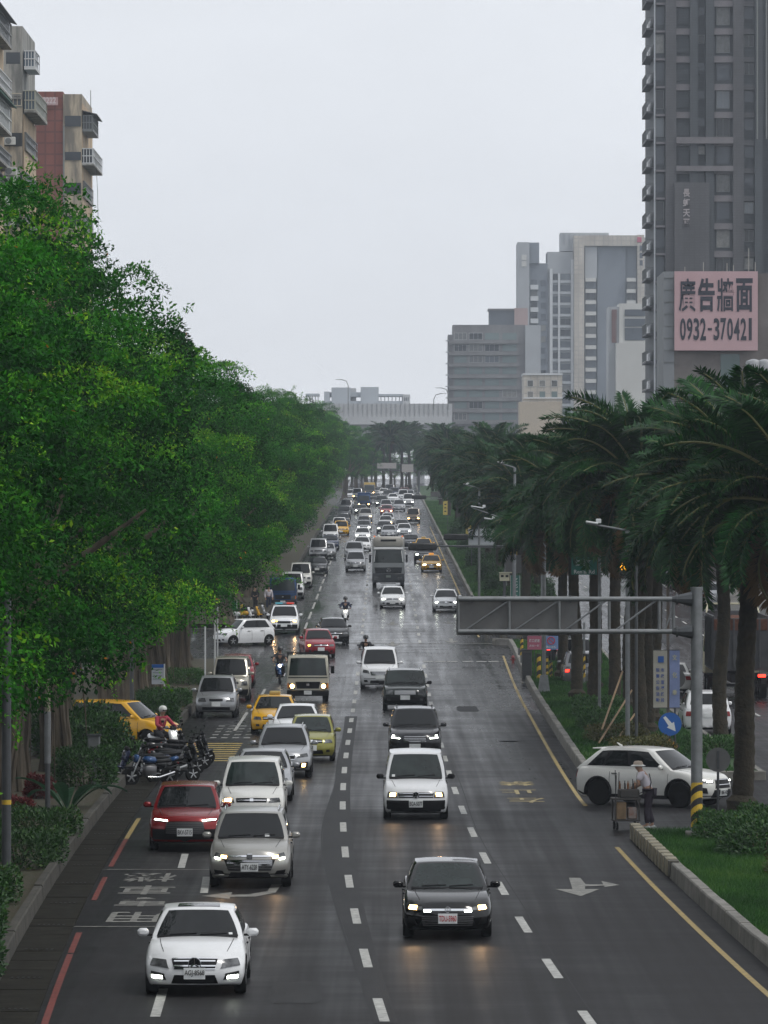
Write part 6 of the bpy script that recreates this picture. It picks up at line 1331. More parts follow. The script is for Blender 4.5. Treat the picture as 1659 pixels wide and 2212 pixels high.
CURT = [mat('pane_curtain_pale', (.20, .20, .19), .25, var=.3, scale=1.5), mat('pane_blind', (.12, .125, .125), .2, var=.3, scale=2), mat('pane_dark', (.02, .024, .03), .08), mat('pane_sky', (.10, .12, .14), .08, spec=.8)]
def part_box(name, c, d, m_, parent, ch=0.0):
    key = (name, tuple(round(v, 3) for v in d), m_.name, ch)
    if key not in BOXES: mb = MB(); mb.box((0, 0, 0), d, 0, ch=ch); me = mb.mesh(name); me.materials.append(m_); BOXES[key] = me
    return obj(name, BOXES[key], parent=parent, loc=c)
def window(parent, c, wd, ht, axis='y', n=2, fm=frm, gm=winm, fr=.06):
    """window on a wall facing -Y (axis y) or +X (axis x): recessed pane with frame and mullions; c is the middle of the opening on the wall face"""
    key = ('win', round(wd, 2), round(ht, 2), axis, n, fm.name, gm.name)
    if key not in BOXES:
        g = MB(); f = MB()
        S3 = (lambda u, v, z: (u, v, z)) if axis == 'y' else (lambda u, v, z: (v, u, z))
        o = 1 if axis == 'y' else -1
        g.box((0, 0, 0), S3(wd, .06, ht))
        for sg in (-1, 1): f.box(S3(sg*(wd/2), -.03*o, 0), S3(fr, .10, ht+fr)); f.box(S3(0, -.03*o, sg*ht/2), S3(wd-fr, .10, fr))
        for k in range(1, n): f.box(S3(-wd/2+wd*k/n, -.04*o, 0), S3(fr*.8, .05, ht-fr))
        gm_, fm_ = g.mesh('window'), f.mesh('frame'); gm_.materials.append(gm); fm_.materials.append(fm); BOXES[key] = (gm_, fm_)
    a, b = BOXES[key]; w_ = obj('window', a, parent=parent, loc=c)
    if WR.random() < .45: w_.material_slots[0].link = 'OBJECT'; w_.material_slots[0].material = WR.choice(CURT); obj('frame', b, parent=w_); return w_
def cage(parent, x0, x1, y0, y1, z0, z1, m_, roof=None, floor_m=None, bars_=True, nb=9, back=winm):
    """balcony cage or bay standing out of a wall (x0 wall, x1 outer face)"""
    b = part_box('balcony_bay', ((x0+x1)/2-.1, (y0+y1)/2, (z0+z1)/2), (x1-x0-.1, y1-y0-.2, z1-z0-.1), back, parent)
    f = part_box('bay_floor', ((x0+x1)/2, (y0+y1)/2, z0-.08), (x1-x0, y1-y0, .16), floor_m or m_, parent)
    if bars_:
        mb = MB()
        for i in range(nb+1): mb.box((x1-.05, y0+.04+(y1-y0-.08)*i/nb, (z0+z1)/2), (.06, .07, z1-z0))
        for i in range(4): mb.box((x0+(x1-x0)*(i+.5)/4, y0+.04, (z0+z1)/2), (.06, .06, z1-z0))
        for z in (z0+.05, (z0+z1)/2, z1-.05): mb.box((x1-.05, (y0+y1)/2, z), (.09, y1-y0, .08)); mb.box(((x0+x1)/2, y0+.04, z), (x1-x0, .09, .08))
        mb.build('bar_grid', m_, parent)
    if roof: mb = MB(); mb.add([(x0, y0-.2, z1+.35), (x1+.35, y0-.2, z1+.0), (x1+.35, y1+.2, z1+.0), (x0, y1+.2, z1+.35), (x0, y0-.2, z1+.43), (x1+.35, y0-.2, z1+.08), (x1+.35, y1+.2, z1+.08), (x0, y1+.2, z1+.43)], [(0,3,2,1), (4,5,6,7), (0,1,5,4), (1,2,6,5), (2,3,7,6), (3,0,4,7)]); mb.build('awning', roof, parent)
    return b
def aircon(parent, x, y, z): 
    mb = MB(); mb.box((x, y, z), (.85, .34, .62), 0, ch=.03); o = mb.build('air_conditioner', acm, parent); m2 = MB(); m2.cyl((x-.12, y-.175, z), (x-.12, y-.21, z), .24, .24, 16); m2.build('fan_grille', frg, o)
awn = mat('awning_dark', (.07, .07, .07), .7, var=.2); awg = mat('awning_green', (.05, .13, .09), .7)
# red-tiled block of flats
d0 = 478; s0 = FPX/d0; gzv = gz(d0)
t = thing('red_tiled_flats', 'block of flats with a red tiled end wall and stained cream corner', 'building', (0, 0, 0)); Zt = zw(203, d0)
mb = MB(); mb.box((-34.6, d0+8.7, (Zt+.25+gzv)/2), (8.9, 17, Zt+.25-gzv)); mb.build('end_wall', redt, t)
mb = MB(); mb.box((-29.25, d0+8.6, (Zt+gzv)/2), (1.75, 17.0, Zt-gzv)); mb.build('corner_wall', cream_w, t)
mb = MB(); mb.box((-28.36, d0+8.6, (Zt+gzv)/2-.4), (.06, 16.6, Zt-gzv-.8)); mb.build('street_wall', peach, t)
part_box('downpipe', (-30.05, d0-.15, (Zt+gzv)/2-1.5), (.14, .14, Zt-gzv-3), barm, t)
for k, (ya, yb_) in enumerate(((250, 273), (328, 346), (395, 418), (466, 488), (538, 560))):
    zc_ = (zw(ya, d0)+zw(yb_, d0))/2; window(t, (-29.2, d0+.06, zc_), 1.5, zw(ya, d0)-zw(yb_, d0), 'y', 3, frg)
    if k == 0: cage(t, -28.33, -27.3, d0+.2, d0+9, zc_-.8, zc_+.6, frg, awn)
    elif k == 1: cage(t, -28.33, -27.25, d0+.1, d0+15, zc_-.7, zc_+.75, frm, None, grey_w)
    else: cage(t, -28.33, -28.15, d0+.6, d0+15.5, zc_-.65, zc_+.75, frg, None, grey_w)
mb = MB(); mb.tube([(-28.4, d0+15, Zt), (-28.4, d0+15, Zt+1.6)], .04, 5); mb.build('aerial', barm, t)
mb = MB(); pts = [(-27.3, d0+4, Zt-5.5-3.2*i) for i in range(8)]; mb.tube([(p_[0]+.25*math.sin(i*.8), p_[1], p_[2]) for i, p_ in enumerate(pts)], .02, 4); mb.build('loose_cable', ink, t)
bn = part_box('painted_number_panel', (-31.6, d0-.19, zw(219, d0)), (2.0, .04, .75), mat('panel_pale_red', (.42, .22, .22), .8, col2=(.5, .4, .4), scale=2), t)
me = text_mesh('93222', 1.0, .02, .01); xs = [v.co.x for v in me.vertices]; 
obj('painted_digits', me, mat('paint_pale', (.62, .55, .56), .7), t, loc=(-31.55, d0-.225, zw(218, d0)), rot=(R(90), 0, 0), scale=(.62, .8, 1))
# cream block of flats with bays
d1 = 393; t = thing('cream_flats', 'stained cream block of flats with caged bays behind the fig trees', 'building', (0, 0, 0)); Zt = zw(56, d1); gzv = gz(d1); xf = -27.85
mb = MB(); mb.box((-34.4, d1+7, (Zt-6.3+gzv)/2), (13.1-.1, 14, Zt-6.3-gzv)); mb.build('end_wall', cream_w, t)
mb = MB(); mb.box((-34.4, d1+7, Zt-3.15), (13.0, 14.0, 6.28)); mb.build('upper_wall', grey_w, t)
mb = MB(); mb.box((xf+.03, d1+7, (Zt-6.8+gzv)/2), (.06, 13.7, Zt-6.8-gzv)); mb.build('street_wall', peach, t)
window(t, (xw(28, d1), d1+.02, (zw(113, d1)+zw(138, d1))/2), 1.08, zw(113, d1)-zw(138, d1), 'y', 2, frm); window(t, (xw(33, d1), d1+.02, (zw(202, d1)+zw(228, d1))/2), .95, zw(202, d1)-zw(228, d1), 'y', 3, mat('window_frame_cream', (.45, .40, .30), .6))
for (ya, yb_) in ((287, 316), (373, 405), (462, 490)):
    part_box('opening', (xw(29, d1), d1-.005, (zw(ya, d1)+zw(yb_, d1))/2), (1.35, .05, zw(ya, d1)-zw(yb_, d1)), winm, t); aircon(t, xw(22, d1), d1-.22, zw(ya+18, d1))
    cage(t, xf+.06, xf+.22, d1+.4, d1+13.4, zw(yb_, d1)-.1, zw(ya, d1)+.1, frg, None, grey_w, nb=8)
cage(t, xf+.06, xf+.95, d1+.15, d1+5.2, zw(145, d1), zw(108, d1), frm, None, frm, nb=3, back=winb)
cage(t, xf+.06, xf+1.0, d1+.1, d1+13.2, zw(238, d1), zw(194, d1), mat('bay_frame_olive', (.33, .33, .27), .6), None, grey_w, nb=10, back=winb)
for (z_, h_) in ((zw(178, d1), .5), (zw(172, d1), .2)): part_box('ledge', ((xf-34)/2-3, d1-.06, z_-1.2), (12.0, .12, .18), grey_w, t)
# block of flats at the picture's left edge
d2 = 352; t = thing('balcony_flats', 'peach block of flats with stacked caged balconies at the left edge', 'building', (0, 0, 0)); Zt = zw(-10, d2); gzv = gz(d2); xf = -28.1
mb = MB(); mb.box((-36.2, d2+12, (Zt+gzv)/2), (16.2, 24, Zt-gzv)); mb.build('wall', peach, t)
for k, (ya, yb_, m_, rf) in enumerate(((45, 95, frg, awn), (168, 205, frm, None), (228, 285, mat('balcony_white', (.5, .52, .5), .6), awg), (330, 360, frg, None), (400, 440, frm, awn))):
    cage(t, xf, xf+.7, d2+3, d2+23, zw(yb_, 372), zw(ya, 372), m_, rf, grey_w, nb=16, back=winm)
aircon(t, -27.2, d2+22, zw(372, 372)); aircon(t, -27.2, d2+19, zw(372, 372))
# grey tower on the right
d3 = 586; t = thing('grey_tower', 'tall dark grey residential tower with stacked side balconies', 'tower block', (0, 0, 0)); gzv = gz(d3); ZT = 88
tw = tile_mat('tower_tile_brown', (.10, .10, .108), (.075, .076, .082), .6, .3); tg = tile_mat('tower_tile_grey', (.075, .085, .095), (.058, .065, .073), .6, .3); lint = bmat('tower_lintel', (.165, .155, .165)); dark_g = mat('tower_glass', (.06, .072, .088), .2)
X = lambda x: xw(x, d3); Z = lambda y: zw(y, d3)
mb = MB(); mb.box(((X(1414)+66)/2, d3+11, (ZT+gzv)/2), (66-X(1414), 20, ZT-gzv)); mb.build('core_wall', tg, t)
for (xa, xb_, m_) in ((1438, 1461, tw), (1491, 1508, tg), (1525, 1543, tg), (1584, 1607, tw), (1631, 1648, tg), (1672, 1700, tw)): part_box('pier', ((X(xa)+X(xb_))/2, d3+.6, (ZT+gzv)/2), (X(xb_)-X(xa), .8, ZT-gzv), m_, t)
fl = 3.206; z0 = Z(14.5)
for k in range(-5, 22):
    zt_ = z0-k*fl
    if zt_ < gzv+3: break
    if zt_ > ZT-1: continue
    hasbox = zt_ > Z(392)
    if hasbox: part_box('lintel', ((X(1461)+X(1491))/2, d3+.78, zt_+.4), (X(1491)-X(1461)-.01, .45, .72), lint, t); part_box('recess_panel', ((X(1461)+X(1491))/2, d3+.96, zt_-1.0), (X(1491)-X(1461)-.02, .12, 2.0), tg, t)
    window(t, ((X(1508)+X(1525))/2, d3+.97, zt_-.45), X(1525)-X(1508)-.2, .9, 'y', 1, frg, dark_g)
    part_box('lintel', ((X(1543)+X(1584))/2, d3+.72, zt_+.4), (X(1584)-X(1543)-.01, .55, .72), lint, t); window(t, ((X(1549)+X(1577))/2, d3+.97, zt_-1.0), X(1577)-X(1549), 2.0, 'y', 2, frg, dark_g)
    window(t, ((X(1609)+X(1629))/2, d3+.97, zt_-.65), 1.05, 1.3, 'y', 2, frg, dark_g); part_box('lintel', ((X(1607)+X(1631))/2, d3+.8, zt_+.4), (X(1631)-X(1607)-.01, .45, .6), tw, t)
    # balconies on the street flank
    xb0 = X(1414); zs = zt_-2.35
    part_box('balcony_slab', (xb0-.42, d3+7, zs), (.86, 10, .22), tw, t)
    mb = MB()
    for i in range(5): mb.box((-.40+i*.19, -4.95, .62), (.04, .05, 1.1))
    for i in range(18): mb.box((-.40, -4.9+i*.57, .62), (.05, .05, 1.1))
    mb.box((0, -4.95, 1.18), (.84, .07, .07)); mb.box((-.40, 0, 1.18), (.07, 9.9, .07))
    key = 'tower_rail'
    if key not in BOXES: me = mb.mesh('balcony_railing'); me.materials.append(frg); BOXES[key] = me
    obj('balcony_railing', BOXES[key], parent=t, loc=(xb0-.42, d3+7, zs+.11)); part_box('balcony_glass', (xb0-.36, d3+7, zs+.66), (.02, 9.8, .95), dark_g, t)
    part_box('corner_slab', ((X(1418)+X(1438))/2, d3+.7, zt_+.4), (X(1438)-X(1418), .5, .25), lint, t); window(t, ((X(1416)+X(1436))/2, d3+.97, zt_-1.0), .9, 2.1, 'y', 1, frg, dark_g)
pn = part_box('sign_panel', ((X(1457)+X(1532))/2, d3+.05, (Z(394)+gzv)/2), (X(1532)-X(1457), .6, Z(394)-gzv), tw, t)
part_box('band', ((X(1461)+X(1584))/2, d3+.12, Z(303)), (X(1584)-X(1461), .5, .75), lint, t); part_box('band', ((X(1461)+X(1584))/2, d3+.12, Z(364)), (X(1584)-X(1461), .5, .6), lint, t)
for i, ch in enumerate('長虹天璽'): obj('wall_letter', text_mesh(ch, 1.0, .02, .04), mat('letter_pale', (.42, .38, .39), .6), t, loc=(X(1482.5), d3-.30, Z(418+i*21.5)), rot=(R(90), 0, 0), scale=(.82, 1.0, 1))
for x in (1636, 1656): part_box('rain_pipe', (X(x), d3+.1, (Z(0)+Z(300))/2), (.15, .15, Z(0)-Z(300)), barm, t)
part_box('edge_strip', (X(1414)+.06, d3+.9, (ZT+gzv)/2), (.16, .2, ZT-gzv), mat('edge_steel', (.45, .47, .5), .4), t)
# building with the pink billboard
d4 = 400; t = thing('billboard_building', 'low grey-brown building whose upper wall carries the pink billboard', 'building', (0, 0, 0)); X = lambda x: xw(x, d4); Z = lambda y: zw(y, d4); gzv = gz(d4)
wl = bmat('brown_grey_wall', (.15, .135, .13), .2, .4); mb = MB(); mb.box(((X(1457)+42)/2, d4+6, (Z(590)+gzv)/2), (42-X(1457), 11, Z(590)-gzv)); mb.build('wall', wl, t)
part_box('tiled_column', ((X(1434)+X(1457))/2, d4+5.4, (Z(586)+gzv)/2), (X(1457)-X(1434), 10, Z(586)-gzv), bmat('pale_tile', (.22, .235, .25), .12), t)
for i in range(8): part_box('tile_joint', ((X(1434)+X(1457))/2, d4+.38, Z(600+i*26)), (X(1457)-X(1434), .06, .05), frg, t)
window(t, (X(1578), d4+.48, Z(800)), 1.5, 2.6, 'y', 3, frm, mat('green_glass', (.09, .13, .13), .2))
for i in range(3): window(t, (X(1500+i*30), d4+.48, Z(870)), .9, 1.4, 'y', 2, frg)
bb = thing('billboard', 'square pink billboard with four large characters and a phone number', 'billboard', (0, 0, 0)); bw = X(1637)-X(1457); bh = Z(586)-Z(757); bx = (X(1637)+X(1457))/2; bz = (Z(586)+Z(757))/2
part_box('panel', (bx, d4+.1, bz), (bw, .16, bh), mat('billboard_pink', (.50, .34, .36), .7, var=.05, scale=.3), bb)
bl_ink = mat('billboard_ink', (.030, .034, .05), .7)
for ch, xc_ in zip('廣告牆面', (1484.5, 1526, 1567, 1608)): obj('character', fit(text_mesh(ch, 1.0, .013 if ch in '廣牆' else .03, .02), 36/FPX*d4, 72/FPX*d4), bl_ink, bb, loc=(X(xc_), d4, Z(637)), rot=(R(90), 0, 0))
for ch, xc_ in zip('0932-370421', [1467+8.2+i*14.55 for i in range(11)]):
    me = text_mesh(ch, 1.0, .022 if ch != '1' else .008, .02); obj('digit', fit(me, (12.5 if ch not in '1-' else (6.5 if ch == '1' else 9))/FPX*d4, (48 if ch != '-' else 5)/FPX*d4), bl_ink, bb, loc=(X(xc_), d4, Z(711)), rot=(R(90), 0, 0))
for (x, h) in ((1480, 10), (1520, 20), (1585, 14), (1571, 18), (1618, 50), (1632, 20)): part_box('rod', (X(x), d4+.3, Z(586-h/2)), (.05, .05, h/FPX*d4), mat('rod_pale', (.4, .38, .34), .6), bb)
signback_ = mat('tank_steel', (.3, .31, .32), .5, .4)
for i, x in enumerate((1628, 1652)):
    tk = thing('water_tank', ['steel roof tank under the right corner of the billboard', 'steel roof tank farther right below the billboard'][i], 'water tank', (xw(x, 330), 330, zw(800, 330)), 0, 'steel roof tanks'); mb = MB(); mb.lathe([(.5, 0), (.52, .5), (.45, .62), (.15, .72), (0, .74)], 18); mb.build('drum', signback_, tk, smooth=40); mb = MB(); [mb.box((x_, y_, -.5), (.06, .06, 1.0)) for x_ in (-.35, .35) for y_ in (-.35, .35)]; mb.build('stand', barm, tk)
rb = thing('roadside_block', 'low dark building behind the palms at the right edge', 'building', (0, 0, 0)); mb = MB(); mb.box((41, 337, 6), (22, 14, 2*(zw(795, 330)-.5-6))); mb.build('wall', bmat('dark_wall', (.09, .09, .09)), rb); [window(rb, (31+i*2.6, 329.97, 9), 1.6, 1.5, 'y', 2, frg) for i in range(6)]
# far residential complex -------------------------------------------------------------------------------
d5 = 1360; X = lambda x: xw(x, d5); Z = lambda y: zw(y, d5); g5 = gz(d5)
c_lt = bmat('far_pale', (.56, .58, .60), .08, .1); c_bg = tile_mat('far_beige_tile', (.56, .52, .46), (.42, .40, .37), 1.2, 1.2); c_dk = bmat('far_slate', (.20, .225, .26), .1, .1); c_md = bmat('far_grey', (.38, .40, .42), .08, .1); c_gl = mat('far_glass', (.09, .105, .125), .25); c_br = tile_mat('far_brown', (.20, .195, .20), (.15, .148, .155), .9, .45); c_wh = bmat('far_white', (.55, .55, .53), .08, .1)  # far wall colours lightened and blued, standing in for thicker haze
t = thing('beige_portal_tower', 'far hazy tower with a beige portal frame and white balconies', 'tower block', (0, 0, 0))
def slab(name, xa, xb_, yt, m_, dep=14, y0=0, par=None, yb_=None): z1, z0_ = Z(yt), (g5 if yb_ is None else Z(yb_)); return part_box(name, ((X(xa)+X(xb_))/2, d5+y0+dep/2, (z1+z0_)/2), (X(xb_)-X(xa), dep, z1-z0_), m_, par or t)
slab('core', 1262, 1376, 528, c_dk, 12, 3); slab('portal_leg', 1240, 1262, 509, c_bg); slab('portal_leg', 1377, 1392, 507, c_bg); slab('portal_beam', 1262, 1377, 508, c_bg, 13, .5, yb_=531); slab('side_wing', 1392.5, 1412, 512, c_md, 12, 2); slab('inner_panel', 1264, 1290, 532, c_md, 12, 1.2, yb_=600); slab('dark_panel', 1291, 1352, 533, c_dk, 12, 2.0)
slab('rooftop_block', 1212, 1317, 500, c_md, 9, 6, yb_=540)
for k in range(9): slab('roof_joint', 1220+k*11, 1220.6+k*11, 502, c_dk, .2, 5.85, yb_=525)
mb = MB(); mb.box((X(1381), d5-.1, Z(518)), (1.2, .2, 1.4), 0, ch=.3); mb.build('red_emblem', mat('sign_red', (.45, .08, .14), .6), t)
for k in range(3): part_box('sign_glyph', (X(1385), d5-.1, Z(536+k*16)), (.8, .2, 1.4), c_gl, t)
for k in range(14):
    y = 600+k*24.3
    for (xa, xb_) in ((1265, 1288), (1354, 1374)):
        slab('balcony', xa, xb_, y, c_wh, 1.2, .4, yb_=y+8); window(t, ((X(xa)+X(xb_))/2, d5+1.1, Z(y+15.5)), X(xb_)-X(xa)-.3, 1.7, 'y', 2, frg, c_gl)
    slab('balcony', 1394, 1411, y-2, c_lt, 1.0, 1.2, yb_=y+5); window(t, ((X(1394)+X(1411))/2, d5+2.0, Z(y+13)), 1.8, 1.6, 'y', 2, frg, c_gl)
t = thing('pale_striped_tower', 'far hazy pale tower with dark window strips beside the beige portal', 'tower block', (0, 0, 0))
slab('wall', 1183, 1239, 543, c_md, 14, 2.5); slab('pier', 1188, 1194, 580, c_lt, 3, 1); slab('pier', 1206, 1210, 590, c_lt, 3, 1); slab('pier', 1234, 1239.5, 560, c_lt, 3, 1)
for k in range(14):
    y = 597+k*24.3
    window(t, (X(1200), d5+2.4, Z(y)), 1.3, 1.6, 'y', 1, frg, c_gl); window(t, (X(1222), d5+2.4, Z(y)), 2.6, 1.6, 'y', 2, frg, c_gl); slab('sill_band', 1194, 1234, y+8, c_lt, .6, 1.9, yb_=y+13)
t = thing('slate_tower', 'far hazy slate tower with a stepped top left of the pale tower', 'tower block', (0, 0, 0))
slab('wall', 1143, 1183, 568, c_dk, 14, 2); slab('sign_wall', 1118, 1143.5, 523, c_md, 15, 0); slab('upper_wall', 1143.5, 1165, 523.5, c_dk, 12, 1, yb_=568)
for k in range(13):
    y = 615+k*24.3; slab('balcony', 1146, 1163, y, c_lt, 1.2, .9, yb_=y+10); window(t, (X(1154), d5+1.9, Z(y-6)), 1.7, 1.4, 'y', 1, frg, c_gl); window(t, (X(1174), d5+1.9, Z(y-4)), 1.3, 1.6, 'y', 1, frg, c_gl)
for k in range(2): part_box('sign_glyph', (X(1132), d5-.1, Z(556+k*14)), (1.3, .2, 1.4), c_wh, t)
d6 = 1290; X = lambda x: xw(x, d6); Z = lambda y: zw(y, d6); d5_, d5 = d5, d6
t = thing('brown_apartment_block', 'far hazy brown apartment block with glazed balconies', 'building', (0, 0, 0))
slab('wall', 978, 1135, 701, c_br, 14, 2); slab('side_wall', 1135, 1168, 702, c_md, 13, 1); slab('roof_house', 1057, 1114, 667, c_gl, 8, 5, yb_=702); slab('roof_cap', 1055, 1118, 665, c_br, 9, 4.5, yb_=669); slab('stair_tower', 1112, 1141, 664, bmat('far_pink', (.36, .27, .26), .1, .1), 8, 4, yb_=702)
slab('wing', 968, 978, 722, c_br, 12, 3)
for k in range(8):
    y = 720+k*24.8
    for (xa, xb_) in ((980, 1010), (1012, 1044), (1046, 1080), (1084, 1118)):
        window(t, ((X(xa)+X(xb_))/2, d6+1.97, Z(y+6)), X(xb_)-X(xa)-.4, 1.7, 'y', 3, frm, mat('far_glass_green', (.15, .20, .20), .2))
    slab('balcony_band', 970, 1120, y+15, c_br, 1.0, 1.1, yb_=y+22); slab('eave', 963, 970, y+14, c_md, 2, 2, yb_=y+16)
d5 = 900; X = lambda x: xw(x, 900); Z = lambda y: zw(y, 900); g5 = gz(900)
t = thing('white_corner_building', 'hazy white building with two wide dark openings before the portal tower', 'building', (0, 0, 0)); slab('wall', 1338, 1400, 655, c_wh, 10, 1); slab('side_wall', 1315, 1338, 662, c_md, 9, 1.2); slab('dark_strip', 1322, 1333, 668, mat('maroon_strip', (.16, .10, .10), .7), .3, .95, yb_=740); slab('base', 1330, 1410, 742, c_wh, 8, -2)
for (ya, yb_) in ((668, 682), (688, 705), (708, 735)): slab('opening', 1350, 1394, ya, c_gl, .3, .82, yb_=yb_)
slab('mast', 1330, 1331.5, 690, frg, .15, -.3, yb_=740)
t = thing('beige_office', 'small hazy beige building with square windows behind the palms', 'building', (0, 0, 0)); slab('wall', 1131, 1215, 808, c_bg, 10, 1); slab('cornice', 1130, 1216, 806, c_lt, 10.4, .8, yb_=810); slab('lower_wall', 1122, 1210, 868, bmat('far_tan', (.46, .40, .32), .1, .1), 9, -1); slab('band', 1131, 1216, 858, c_lt, .4, .7, yb_=861)
for y in (828, 852):
    for x in (1146, 1172, 1198): window(t, (X(x), 900.95, Z(y)), 1.0, 1.1, 'y', 1, frm, mat('far_glass_green', (.15, .20, .20), .2))
# elevated road with a station ------------------------------------------------------------------------------
d7 = 1060; X = lambda x: xw(x, d7); Z = lambda y: zw(y, d7); g7 = gz(d7)
cw = bmat('viaduct_concrete', (.46, .47, .48), .12, .1); t = thing('viaduct', 'long concrete viaduct with tall barrier panels crossing the end of the road', 'bridge', (0, 0, 0))
mb = MB(); mb.box(((X(976)-90)/2, d7+6, (Z(907)+Z(940))/2), (X(976)+90, 12, Z(907)-Z(940))); mb.build('girder', bmat('girder_grey', (.36, .37, .38), .1, .1), t); mb = MB(); mb.box(((X(976)-90)/2, d7-.3, (Z(900)+Z(917))/2), (X(976)+90, .7, Z(900)-Z(917))); mb.build('parapet', cw, t)
pk = mat('barrier_panel', (.44, .45, .46), .6, var=.06); 
for k in range(37):
    x = 600+k*10.2; part_box('barrier_panel', (X(x+5), d7-.2, (Z(872)+Z(900))/2), (.90, .14, Z(872)-Z(900)), pk, t); part_box('barrier_post', (X(x), d7-.28, (Z(871)+Z(902))/2), (.10, .22, Z(871)-Z(902)), mat('barrier_post_grey', (.27, .28, .29), .6), t)
for x in (690, 780, 905): part_box('pier', (X(x), d7+6, (Z(935)+g7-1)/2), (2.4, 2.4, Z(935)-g7+1), cw, t); part_box('pier_cap', (X(x), d7+6, Z(943)), (6.5, 3, 1.2), cw, t)
mb = MB(); n = 12; pts = [(X(770+ (885-770)*i/n), d7-2, Z(965-30*math.sin(math.pi*i/n))) for i in range(n+1)]
for i in range(n): a, b = pts[i], pts[i+1]; mb.add([(a[0], d7-2, a[2]), (b[0], d7-2, b[2]), (b[0], d7-2, Z(968)), (a[0], d7-2, Z(968)), (a[0], d7-.8, a[2]), (b[0], d7-.8, b[2]), (b[0], d7-.8, Z(968)), (a[0], d7-.8, Z(968))], [(0,1,2,3), (4,7,6,5), (0,4,5,1)])
mb.build('arch_wall', cw, t)
t = thing('station_building', 'low hazy station building standing on the viaduct', 'building', (0, 0, 0)); d5 = d7+12; X = lambda x: xw(x, d5); Z = lambda y: zw(y, d5); g5 = Z(905)
sg_ = bmat('station_grey', (.38, .41, .44), .1, .1); slab('block', 700, 712, 846, sg_, 8, 0); slab('hall', 716, 757, 837, sg_, 9, 0); slab('hall', 779, 818, 836, sg_, 9, 0); slab('link_beam', 712, 790, 847, sg_, 6, 1, yb_=857); slab('side_wall', 757, 769, 838, cw, 6, 2); slab('low_wall', 696, 884, 866, sg_, 5, .5); slab('end_block', 870, 886, 852, cw, 7, 0); slab('canopy', 818, 871, 851, sg_, 7, .5, yb_=856); slab('canopy', 660, 690, 850, sg_, 7, .5, yb_=855)
for x in (662, 668, 674, 680, 686, 822, 830, 838, 846, 854, 862, 868): slab('column', x, x+2, 852, cw, .8, 1)
for x in (874, 878, 882): slab('slit', x-.6, x+.6, 858, c_gl, .2, -.12, yb_=866)
for i, (x, yt, d_, lean) in enumerate(((752, 820, 1050, -1), (937, 850, 1050, 1), (968, 838, 1050, -1))):
    t = thing('street_lamp', 'thin curved street lamp above the viaduct, %s' % ('over the station hall', 'left of the brown block', 'tallest beside the brown block')[i], 'street lamp', (xw(x, d_), d_, 0)); mb = MB(); z1 = zw(yt, d_); mb.tube([(0, 0, zw(885, d_)), (0, 0, z1-1.2), (lean*.4, 0, z1-.3), (lean*1.4, 0, z1), (lean*2, 0, z1)], .09, 5); mb.build('pole', frg, t); mb = MB(); mb.box((lean*2.2, 0, z1), (.9, .2, .15)); mb.build('lamp_head', frm, t)
# walls beside the planted strips
t = thing('garden_wall', 'grey corrugated wall behind the fig trunks', 'wall', (0, 0, 0)); wm = bmat('corrugated_grey', (.05, .048, .044), .3, .5)
for k in range(24): part_box('wall_panel', (-16.5, 86+k*3.5, 1.3), (.12, 3.42, 2.6), wm, t)
t = thing('hoarding', 'dark hoarding along the far pavement behind the opposite lanes', 'hoarding', (0, 0, 0)); hb_ = bmat('hoarding_dark', (.045, .045, .045), .2, .3)
for k in range(60): Y = 210+k*8; part_box('hoarding_panel', (31.5, Y, gz(Y)+2.6), (.2, 7.9, 5.2), hb_, t)
# ------------------------------------------------------------------ street furniture
steel_g = mat('galvanised_steel', (.20, .21, .215), .5, .5, var=.2, scale=3); steel_d = mat('dark_steel', (.07, .075, .08), .5, .4, var=.2); signback = mat('sign_back', (.13, .13, .128), .55, .3, var=.15, scale=2)
wy, wk = MATS['warning_yellow'], MATS['warning_black']; green_s = mat('sign_green', (.012, .13, .10), .45); white_s = mat('sign_white', (.62, .64, .64), .5); blue_s = mat('sign_blue', (.01, .09, .34), .45)
def stripes(t, x, y, z0, z1, r, n=6, slant=.16):
    """slanted yellow and black bands round a post"""
    mb = MB(); k = 16; h = (z1-z0)/n
    for i in range(n):
        vs = []; 
        for j in range(k+1):
            a = 2*math.pi*j/k; dz = slant*math.cos(a+.9)
            for q in (0, 1): vs.append((x+r*math.cos(a), y+r*math.sin(a), min(z1, max(z0, z0+(i+q)*h+dz))))
        mb.add(vs, [(2*j, 2*j+2, 2*j+3, 2*j+1) for j in range(k)], i % 2)
    return mb.build('stripe_band', [wy, wk], t)
def post(t, z1, r=.05, m_=steel_g, z0=-.1, name='pole', x=0, y=0, n=10): mb = MB(); mb.cyl((x, y, z0), (x, y, z1), r, r, n); return mb.build(name, m_, t, smooth=40)
# big gantry over the third lane
dg_ = 128; t = thing('sign_gantry', 'grey truss gantry with a striped foot and a sign panel seen from behind', 'gantry', (xw(1505, dg_), dg_, .2)); Zr = lambda y: zw(y, dg_)-.2; Xr = lambda x: (x-1505)*dg_/FPX
post(t, Zr(1272), .145, steel_g, n=20); stripes(t, 0, 0, Zr(1788), Zr(1690), .149, 7, .12); post(t, Zr(1268), .16, steel_g, Zr(1274), 'cap', n=20)
zu, zl = Zr(1294), Zr(1364)
for z in (zu, zl):
    mb = MB(); mb.tube([(-.45, 0, z), (Xr(990), 0, z)], .062, 12); mb.build('chord', steel_g, t, smooth=40); mb = MB(); mb.tube([(-.12, 0, z), (-.30, 0, z), (-.62, 0, z)], [.20, .15, .07], 10); mb.build('flange', steel_d, t); mb = MB(); mb.cyl((-.47, 0, z), (-.52, 0, z), .14, .14, 12); mb.build('flange_plate', steel_d, t)
